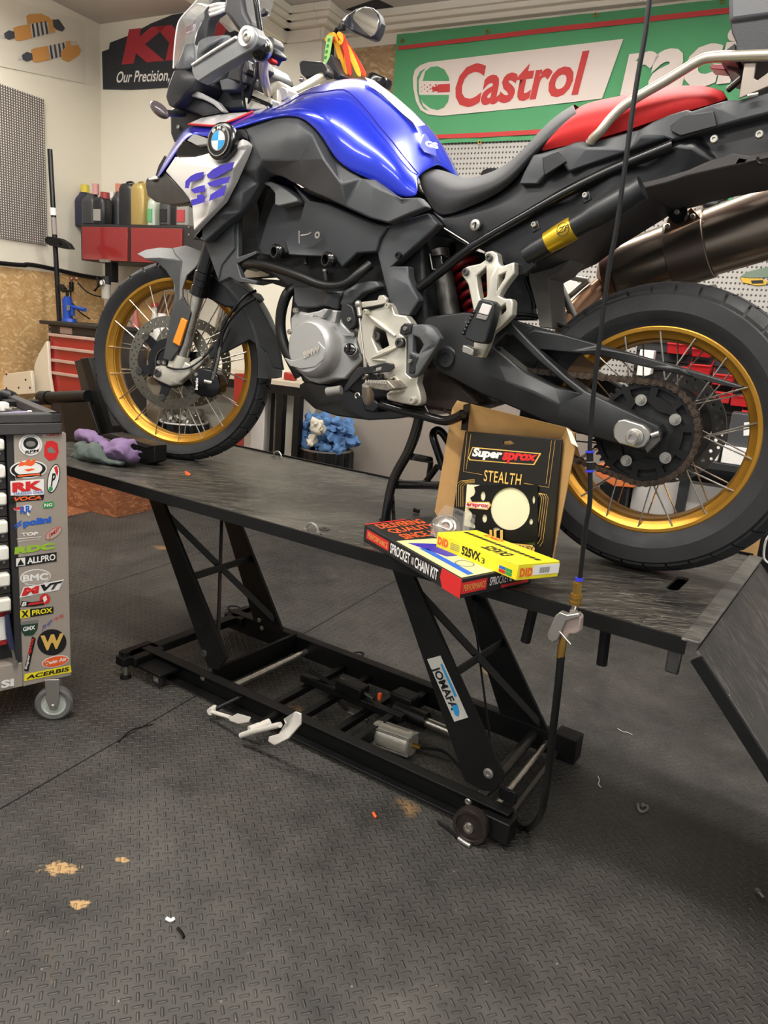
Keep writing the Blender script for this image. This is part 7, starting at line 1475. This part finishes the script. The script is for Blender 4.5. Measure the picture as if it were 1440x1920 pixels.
# cream panels on the floor by the chest
t = MB().obox(room(-2.19, 0.98, .30), XR * .10, YR * .01, UP * .30).build('cream_board', mat('cream_board', (214, 202, 178), .6), bevel=.004); tag(t, 'cream perforated board leaning in the corner left of the tool chest', 'board')
t = panel('ivory_panel', [(0, 706), (18, 700), (58, 695), (62, 738), (0, 742)], mat('ivory_panel', (222, 212, 190), .5), None, .02, 1.02, fn=ar, tdir=YR, bevel=.004); tag(t, 'ivory perforated panel standing on the floor behind the tool cart', 'panel')
for u, v in ((12, 702), (48, 712), (35, 727), (56, 727), (12, 728)): bolt('panel_hole', ar(u, v, 1.019), -YR, .006, M['gloss'], t, .002)
t = panel('curved_fairing', [(64, 684), (72, 664), (86, 640), (89, 640), (92, 700), (98, 738), (66, 738), (63, 710)], mat('ivory_panel', (222, 212, 190), .5), None, .02, 1.08, fn=ar, tdir=YR, bevel=.004); tag(t, 'curved ivory fairing piece beside the red tool chest', 'fairing')
# ================================================================ WORKBENCH BEHIND THE FRONT WHEEL
WY = 1.45; wz = ar(530, 714, WY).z
wb = thing('workbench', 'long workbench with pale wooden top and black steel frame behind the motorcycle', 'workbench', room(-.7, WY + .3, 0))
wx0, wx1 = -1.75, ar(566, 720, WY).dot(XR)
MB().rbox(wx0, wx1, WY, YW - .165, wz - .028, wz).rbox(wx0, -.96, WY + .19, YW - .005, wz - .028, wz).build('bench_top', mat('bench_pale_wood', (196, 184, 164), .6, noise=(6, .06, (1, 8, 1))), wb, bevel=.003)
MB().rbox(wx0, wx1, WY + .005, WY + .045, wz - .075, wz - .028).build('bench_beam', M['blackmet'], wb)
for x in (wx0 + .03, -.62, wx1 - .05): MB().rbox(x, x + .04, WY + .005, WY + .045, 0, wz - .075).build('bench_leg', M['blackmet'], wb)
for u in (497, 508): 
    x = ar(u, 800, WY + .1).dot(XR); MB().rbox(x - .007, x + .007, WY + .1, WY + .12, 0, wz - .08).build('bench_bar', M['blackmet'], wb)
t = MB().rbox(ar(470, 800, WY + .06).dot(XR), ar(495, 800, WY + .06).dot(XR), WY + .06, WY + .17, 0, wz - .09).build('white_cabinet', mat('white_cabinet', (206, 202, 194), .5), bevel=.004); tag(t, 'white cabinet under the workbench behind the front wheel', 'cabinet')
t = panel('red_post', [(439, 700), (457, 700), (452, 770), (437, 790)], M['redpaint'], None, .03, WY - .035, fn=ar, tdir=YR, bevel=.003); tag(t, 'red steel post standing on the workbench side behind the front wheel', 'post')
pz = min(v.co.z for v in t.data.vertices) + t.location.z
MB().rbox(t.location.dot(XR) - .03, t.location.dot(XR) + .03, WY - .035, WY - .005, 0, pz).build('post_foot', M['redpaint'], t)
t = MB().obox(ar(545, 698, WY + .08), XR * .035, YR * .02, UP * .022).build('red_fabric_pouch', M['redpaint'], bevel=.008); t.location.z = wz; tag(t, 'small red pouch lying on the wooden bench top left of the engine', 'pouch')
# things on the bench seen through the front wheel
def onb(name, u, v0, v1, hw, m, label, cat, yr=WY + .2, shape='box'):
    x = ar(u, v0, yr).dot(XR); z1 = max(ar(u, v0, yr).z, wz + .04); hx = hw
    if shape == 'box': o = MB().rbox(x - hx, x + hx, yr - .05, yr + .05, wz + .001, z1).build(name, m, bevel=.004)
    else: o = MB().lathe([(.001, 0), (hx * .8, 0), (hx, .3 * (z1 - wz)), (hx, .7 * (z1 - wz)), (hx * .5, .85 * (z1 - wz)), (hx * .5, z1 - wz), (.001, z1 - wz)], room(x, yr, wz + .001), UP, 20).build(name, m)
    return tag(o, label, cat)
cb_ = onb('cardboard_box', 298, 545, 610, .14, M['card'], 'brown cardboard box with dark stripes on the bench behind the front wheel', 'box', WY + .285)
for k in range(4):
    q = [ar(290 + k * 9, 590, WY + .233), ar(295 + k * 9, 590, WY + .233), ar(311 + k * 9, 552, WY + .233), ar(306 + k * 9, 552, WY + .233)]; decal('dark_stripe', q, mat('dark_brown_print', (90, 70, 62), .7), cb_)
b_ = onb('spray_bottle', 290, 574, 610, .03, mat('bottle_pale_clear', (196, 188, 178), .3), 'pale bottle with red cap on the bench behind the front wheel', 'bottle', WY + .16, 'l'); MB().cyl(room(ar(290, 574, WY + .16).dot(XR), WY + .16, ar(290, 576, WY + .16).z), room(ar(290, 574, WY + .16).dot(XR), WY + .16, ar(290, 568, WY + .16).z), .02).build('cap', M['redpaint'], b_)
onb('white_tub', 304, 588, 610, .05, M['ptext'], 'white tub on the bench behind the front wheel', 'tub', WY + .175, 'l')
mb = MB(); mb.lathe([(.03, 0), (.06, .03), (.066, .03), (.034, -.004)], room(ar(304, 600, WY + .06).dot(XR), WY + .06, wz + .006), UP, 24, closed=True); mb.lathe([(.001, .001), (.034, -.004)], room(ar(304, 600, WY + .06).dot(XR), WY + .06, wz + .006), UP, 24); t = mb.build('blue_bowl', mat('blue_bowl', (40, 110, 200), .35)); tag(t, 'small blue bowl on the bench behind the front wheel', 'bowl')
onb('spray_can', 254, 575, 610, .028, mat('can_red_white', (176, 100, 92), .4), 'red and white spray can on the bench left of the cardboard box', 'can', WY + .15, 'l')
t = MB().obox(room(ar(240, 606, WY + .1).dot(XR), WY + .1, wz + .016), XR * .05, YR * .02, UP * .014).build('yellow_tool_case', mat('yellow_case', (206, 150, 40), .5), bevel=.004); tag(t, 'small yellow tool case on the bench behind the front wheel', 'case')
# bins
def crumple(c, r, n, seed, sx=1, sy=1, sz=1, mb=None):
    mb = mb or MB(); rnd = random.Random(seed)
    for k in range(n):
        p = c + Vector((rnd.uniform(-1, 1) * sx, rnd.uniform(-1, 1) * sy, rnd.uniform(0, 1) * sz)) * 1.0
        s0 = len(mb.bm.verts); bmesh.ops.create_icosphere(mb.bm, subdivisions=2, radius=r * rnd.uniform(.6, 1.2), matrix=Matrix.Translation(p))
        mb.bm.verts.ensure_lookup_table()
        for v in mb.bm.verts[s0:]:
            d = v.co - p; v.co = p + d * rnd.uniform(.55, 1.35)
    return mb
def bin_(name, c, r, h, label, rim):
    t = thing(name, label, 'bin', c)
    MB().lathe([(.001, 0), (r * .82, 0), (r, h), (r * .96, h), (r * .79, .01), (.001, .01)], c, UP, 32).build('bin_body', mat('bin_dark', (38, 38, 38), .5), t)
    mb = MB(); R = []
    mb.lathe([(r * 1.0, h * .62), (r * 1.04, h * .8), (r * 1.03, h + .004), (r * .9, h + .006)], c, UP, 60)
    for v in mb.bm.verts:
        d = Vector((v.co.x - c.x, v.co.y - c.y, 0)); v.co += d * (.04 * math.sin(math.atan2(d.y, d.x) * 17) + .02 * math.sin(math.atan2(d.y, d.x) * 31 + v.co.z * 60))
    mb.build('bin_liner', mat('black_liner', (20, 20, 21), .22), t)
    MB().lathe([(r * .93, h), (r * .99, h), (r * .99, h + .012), (r * .93, h + .012)], c, UP, 40, closed=True).build('bin_rim', rim, t); return t
bc2 = room(ar(610, 850, 1.60).dot(XR), 1.60, 0); bh = ar(610, 852, 1.47).z
bin_('waste_bin', bc2, .15, bh, 'black waste bin heaped with blue paper rags behind the lift', M['zinc'])
hb_ = crumple(bc2 + UP * (bh + .01), .030, 120, 3, .135, .10, .17).build('paper_rags', mat('blue_paper_rag', (92, 130, 178), .9), angle=60); tag(hb_, 'heap of crumpled blue paper rags on the waste bin', 'rags', kind='stuff')
for k, (u, v) in enumerate(((590, 800), (580, 832), (600, 808))):
    o = crumple(ar(u, v, 1.44), .030, 3, 11 + k, .02, .02, .02).build('white_rag', mat('white_paper_rag', (214, 206, 188), .9), angle=60)
    tag(o, ('crumpled white paper rag on top of the blue heap', 'crumpled white paper rag low on the left of the blue heap', 'crumpled white paper rag just below the topmost one')[k], 'rag')
bc3 = room(ar(345, 797, 1.63).dot(XR), 1.63, 0); bh3 = ar(345, 800, 1.50).z
bin_('scrap_bin', bc3, .15, bh3, 'black lined scrap bin full of metal parts behind the front wheel', M['ptext'])
hb2 = crumple(bc3 + UP * (bh3 - .01), .036, 26, 8, .11, .09, .07).build('metal_scrap', M['zinc'], angle=30); tag(hb2, 'heap of bright metal offcuts in the scrap bin behind the front wheel', 'scrap', kind='stuff')
# ================================================================ TOOLS ON THE PERFORATED BOARD
TB = YW - .032
def tp(name, pts, m, par=None, th=.012, o=0.0, **k): return panel(name, pts, M[m] if isinstance(m, str) else m, par, th, TB - .004 - o, fn=ar, tdir=YR, **k)
t = thing('heat_gun', 'green and black heat gun hanging on the perforated board right of the muffler', 'heat gun', ar(1360, 385, TB))
MB().tube([ar(1307, 380, TB - .04), ar(1322, 382, TB - .04)], .011, 14).build('nozzle', M['brass'], t); MB().tube([ar(1320, 382, TB - .04), ar(1352, 384, TB - .04), ar(1366, 383, TB - .04)], [.017, .024, .026], 16).build('barrel', M['black'], t); MB().tube([ar(1364, 383, TB - .04), ar(1400, 384, TB - .04), ar(1440, 388, TB - .04)], [.026, .028, .022], 16).build('green_body', mat('heat_gun_green', (30, 150, 92), .4), t); MB().tube([ar(1340, 365, TB - .05), ar(1352, 360, TB - .05), ar(1366, 366, TB - .05), ar(1352, 376, TB - .06), ar(1336, 392, TB - .06)], .005, 8, 5).build('cord', M['rubber'], t); MB().obox(ar(1372, 384, TB - .015), XR * .01, YR * .012, UP * .01).build('hook', M['zinc'], t)
t = tp('white_template', [(1052, 590), (1047, 548), (1052, 515), (1066, 480), (1086, 455), (1104, 430), (1113, 432), (1112, 462), (1118, 478), (1126, 490), (1128, 530), (1120, 560), (1105, 574), (1080, 592)], mat('template_white', (214, 214, 208), .5), holes=[[(1097 + 25 * math.cos(2 * PI * k / 20), 505 + 30 * math.sin(2 * PI * k / 20)) for k in range(20)]], th=.006); tag(t, 'white plastic wrench template with a round hole on the perforated board', 'template')
text('lettering', 'T-M1', wq([(1081, 466), (1096, 464), (1096, 459), (1081, 461)], TB - .0045), M['ktext'], t); text('lettering', 'TMAX', wq([(1079, 472), (1091, 471), (1091, 467), (1079, 468)], TB - .0045), M['ktext'], t)
t = tp('steel_strap', [(1119, 500), (1130, 422), (1137, 421), (1139, 428), (1126, 502)], 'alu', th=.004, holes=[[(1130, 434), (1133, 434), (1132, 440), (1129, 440)]]); tag(t, 'pale perforated steel strap hanging beside the white template', 'strap')
t = tp('paper_note', [(1147, 411), (1184, 410), (1183, 425), (1147, 427)], mat('paper_white', (214, 210, 202), .8), th=.001); tag(t, 'white paper note on the perforated board under the tail', 'paper')
t = thing('screwdriver', 'black handled screwdriver hanging on the perforated board beside the paper note', 'screwdriver', ar(1188, 440, TB)); MB().tube([ar(1190, 407, TB - .02), ar(1186, 438, TB - .02)], [.011, .009], 12).build('handle', M['black'], t); MB().tube([ar(1186, 437, TB - .02), ar(1180, 468, TB - .02)], .004, 8).build('shaft', M['black'], t); MB().obox(ar(1185, 442, TB - .01), XR * .018, YR * .01, UP * .006).build('holder', M['ptext'], t)
t = thing('long_screwdriver', 'long thin screwdriver with red top hanging right of the black screwdriver', 'screwdriver', ar(1200, 430, TB)); MB().tube([ar(1204, 405, TB - .014), ar(1203, 412, TB - .014)], .009, 10).build('handle', M['redpaint'], t); MB().tube([ar(1203, 411, TB - .014), ar(1199, 456, TB - .014)], .003, 8).build('shaft', M['steel'], t)
t = tp('pistol_tool', [(1214, 362), (1230, 350), (1243, 352), (1246, 370), (1240, 378), (1240, 396), (1231, 412), (1219, 409), (1222, 395), (1230, 384), (1218, 380)], mat('tool_grey', (110, 112, 112), .5), th=.03); tag(t, 'grey pistol shaped tool with yellow labels hanging above the muffler bracket', 'tool')
for q in ([(1226, 357), (1235, 356), (1236, 363), (1228, 364)], [(1216, 367), (1224, 365), (1226, 375), (1217, 376)]): decal('yellow_label', wq(q, TB - .0045), M['ytext'], t)
t = tp('black_hook', [(900, 327), (905, 319), (915, 315), (930, 315), (934, 321), (910, 332)], 'blackmet', th=.03); tag(t, 'black clamp jaw on the perforated board behind the rider seat', 'clamp')
t = tp('yellow_cutter', [(1387, 520), (1396, 521), (1410, 522), (1428, 522), (1440, 527), (1436, 534), (1420, 536), (1392, 530)], mat('cutter_yellow', (206, 166, 50), .5), th=.02); tag(t, 'yellow and black cutter lying on the board below the muffler', 'cutter'); decal('cutter_grip', wq([(1408, 526), (1430, 525), (1432, 531), (1410, 532)], TB - .0045), M['ktext'], t)
t = tp('green_sheet', [(1388, 519), (1400, 510), (1440, 500), (1446, 520), (1410, 522)], mat('grey_green_sheet', (110, 126, 108), .6), th=.004, o=-.002); tag(t, 'grey green sheet hanging behind the yellow cutter', 'sheet')
t = tp('pliers', [(1318, 540), (1330, 534), (1342, 533), (1346, 540), (1338, 546), (1326, 548)], 'dsteel', th=.01); tag(t, 'small dark pliers on the board left of the yellow cutter', 'pliers')
t = MB().tube([ar(1390, 548, TB - .01), ar(1387, 563, TB - .01)], .003, 8).build('silver_pin', M['zinc']); tag(t, 'thin silver pin hanging under the yellow cutter', 'pin')
# ================================================================ RED BIN RACK BEHIND THE REAR WHEEL
KY = 1.62
k0, k1 = ar(1195, 640, KY), ar(1420, 780, KY)
rk = thing('bin_rack', 'black slotted rack panel holding red storage bins behind the rear wheel', 'rack', room((k0.dot(XR) + k1.dot(XR)) / 2, KY, 0))
rkx0, rkx1 = k0.dot(XR), k1.dot(XR) + .2; rkz1 = ar(1250, 632, KY).z; rkz0 = ar(1250, 770, KY).z
RB = mat('rack_black', (36, 35, 36), .5)
MB().rbox(rkx0, rkx1, KY + .02, KY + .035, .0, rkz1).build('rack_panel', RB, rk)
n_ = 8
for k in range(n_): z = rkz0 + (rkz1 - rkz0) * (k + .5) / n_; MB().rbox(rkx0, rkx1, KY + .008, KY + .022, z - .006, z + .006).build('rack_slat', RB, rk)
RED_B = mat('storage_bin_red', (206, 40, 44), .4)
def sbin(cx, cy, hw, hh, label):
    p = ar(cx, cy, KY); x, z = p.dot(XR), p.z; w = hw; h = hh; d = .075
    ob = [room(x - w, KY, z - h), room(x + w, KY, z - h), room(x + w, KY, z + h), room(x - w, KY, z + h)]
    t = thing('storage_bin', label, 'storage bin', room(x, KY - d / 2, z - h), 'red storage bins on the black rack')
    mb = MB(); e = .0035
    F = [room(x - w * .86, KY - d * .8, z - h), room(x + w * .86, KY - d * .8, z - h), room(x + w * .92, KY - d, z + h * .15), room(x - w * .92, KY - d, z + h * .15)]
    Bk = [room(x - w * .9, KY + .007, z - h), room(x + w * .9, KY + .007, z - h), room(x + w, KY + .007, z + h), room(x - w, KY + .007, z + h)]
    def wallp(q, n): mb.hexa(q, [v + n * e for v in q])
    wallp(F, YR); wallp([Bk[0], Bk[1], F[1], F[0]], UP); wallp([F[0], Bk[0], Bk[3], F[3]], XR); wallp([F[1], F[2], Bk[2], Bk[1]], -XR)
    mb.build('bin_body', RED_B, t, bevel=.001)
    MB().hexa([F[3], F[2], F[2] + UP * .006, F[3] + UP * .006], [v - YR * .006 for v in (F[3], F[2], F[2] + UP * .006, F[3] + UP * .006)]).build('bin_lip', RED_B, t)
for cx_, cy_, hw_, hh_, lb_ in ((1274, 649, .046, .034, 'topmost red storage bin on the rack seen through the rear wheel'), (1318, 658, .042, .026, 'second red storage bin on the top row of the rack'), (1316, 688, .046, .036, 'red storage bin in the middle of the second row on the rack'), (1281, 691, .026, .026, 'small red storage bin at the left of the second row'),
    (1358, 706, .046, .036, 'red storage bin at the right end of the second row'), (1298, 733, .044, .032, 'red storage bin behind the upper edge of the chain'), (1352, 738, .046, .036, 'red storage bin just above the drilled rear disc'), (1392, 745, .046, .036, 'red storage bin at the lower right beside the gold rim'), (1272, 726, .024, .024, 'small red storage bin at the left of the third row'), (1400, 715, .03, .03, 'small red storage bin at the far right of the rack'), (1405, 772, .03, .018, 'lowest red storage bin on the rack')):
    sbin(cx_, cy_, hw_, hh_, lb_)
KB = mat('matt_black_machine', (40, 40, 42), .5)
bz = ar(1330, 862, 1.45).z
t = MB().rbox(ar(1270, 862, 1.4).dot(XR), ar(1270, 862, 1.4).dot(XR) + 1.3, 1.38, 1.60, bz - .03, bz).build('black_shelf', KB, bevel=.002); tag(t, 'black shelf carrying small goods behind the rear wheel', 'shelf')
MB().rbox(ar(1270, 862, 1.4).dot(XR) + .02, ar(1270, 862, 1.4).dot(XR) + .06, 1.45, 1.5, 0, bz - .03).build('shelf_leg', KB, t); MB().rbox(ar(1270, 862, 1.4).dot(XR) + 1.2, ar(1270, 862, 1.4).dot(XR) + 1.24, 1.45, 1.5, 0, bz - .03).build('shelf_leg', KB, t)
def onshelf(name, u0, u1, v1, m, label, cat, yr=1.42): 
    o = MB().rbox(ar(u0, 830, yr).dot(XR), ar(u1, 830, yr).dot(XR), yr, yr + .12, bz + .001, ar(u0, v1, yr).z).build(name, m, bevel=.004); return tag(o, label, cat)
t = onshelf('black_machine_case', 1362, 1440, 772, mat('case_dark_grey', (64, 64, 66), .5), 'dark grey machine case with white marks on the shelf behind the rear wheel', 'case')
for q in ([(1395, 792), (1412, 791), (1412, 796), (1395, 797)], [(1394, 802), (1412, 800), (1412, 816), (1394, 817)]): decal('white_mark', wq(q, 1.419), M['ptext'], t)
onshelf('white_carton', 1318, 1352, 812, M['ptext'], 'white carton on the shelf left of the dark machine case', 'carton')
onshelf('white_packet', 1358, 1405, 836, M['ptext'], 'flat white packet in front of the dark machine case', 'packet', 1.39)
t = MB().rbox(ar(1235, 905, 1.55).dot(XR) - .1, 2.9, 1.50, 1.585, 0, bz - .12).build('pale_carton', mat('pale_grey_carton', (190, 186, 180), .7), bevel=.003); tag(t, 'large pale grey carton standing under the shelf behind the rear wheel', 'carton')
t = MB().rbox(ar(1195, 680, 1.5).dot(XR), ar(1222, 680, 1.5).dot(XR), 1.52, 1.59, ar(1200, 705, 1.5).z, ar(1200, 655, 1.5).z).build('white_box', M['ptext'], bevel=.004); tag(t, 'white box at the left of the bin rack seen above the chain', 'box')
MB().rbox(ar(1195, 680, 1.5).dot(XR), ar(1222, 680, 1.5).dot(XR), 1.53, 1.58, 0, ar(1200, 705, 1.5).z).build('box_stand', KB, t)
# orange piece and cardboard beyond the deck
OYR = 1.40
t = panel('orange_case', [(1118, 872), (1186, 874), (1190, 915), (1150, 912), (1116, 890)], mat('orange_plastic', (206, 112, 60), .5), None, .1, OYR, fn=ar, tdir=YR, bevel=.004); tag(t, 'orange plastic case behind the rear wheel', 'case')
oz = min(v.co.z for v in t.data.vertices) + t.location.z; ox = t.location.dot(XR); MB().rbox(ox - .06, ox + .06, OYR, OYR + .1, 0, oz).build('case_stand', M['blackmet'], t)
p = ar(1393, 1000, 1.30); cbx = thing('cardboard_box', 'brown cardboard box on the floor beyond the ramp end of the lift', 'cardboard box', p); MB().rbox(p.dot(XR), p.dot(XR) + .07, 1.30, 1.44, 0, ar(1400, 997, 1.3).z).build('box_body', M['card'], cbx, bevel=.003)
p = ar(1421, 1000, 1.30); t = MB().rbox(p.dot(XR) + .01, p.dot(XR) + .25, 1.30, 1.36, 0, ar(1425, 985, 1.3).z).build('black_stand', M['blackmet'], bevel=.003); tag(t, 'black upright stand beside the cardboard box at the right edge', 'stand')
t = MB().tube([at(1446, 1000, .50), at(1436, 1014, .5), at(1432, 1040, .5), at(1436, 1052, .5), at(1450, 1060, .5)], .003, 8, 5).build('white_cable', M['ptext']); tag(t, 'loose white cable hanging at the right edge beyond the ramp', 'cable')
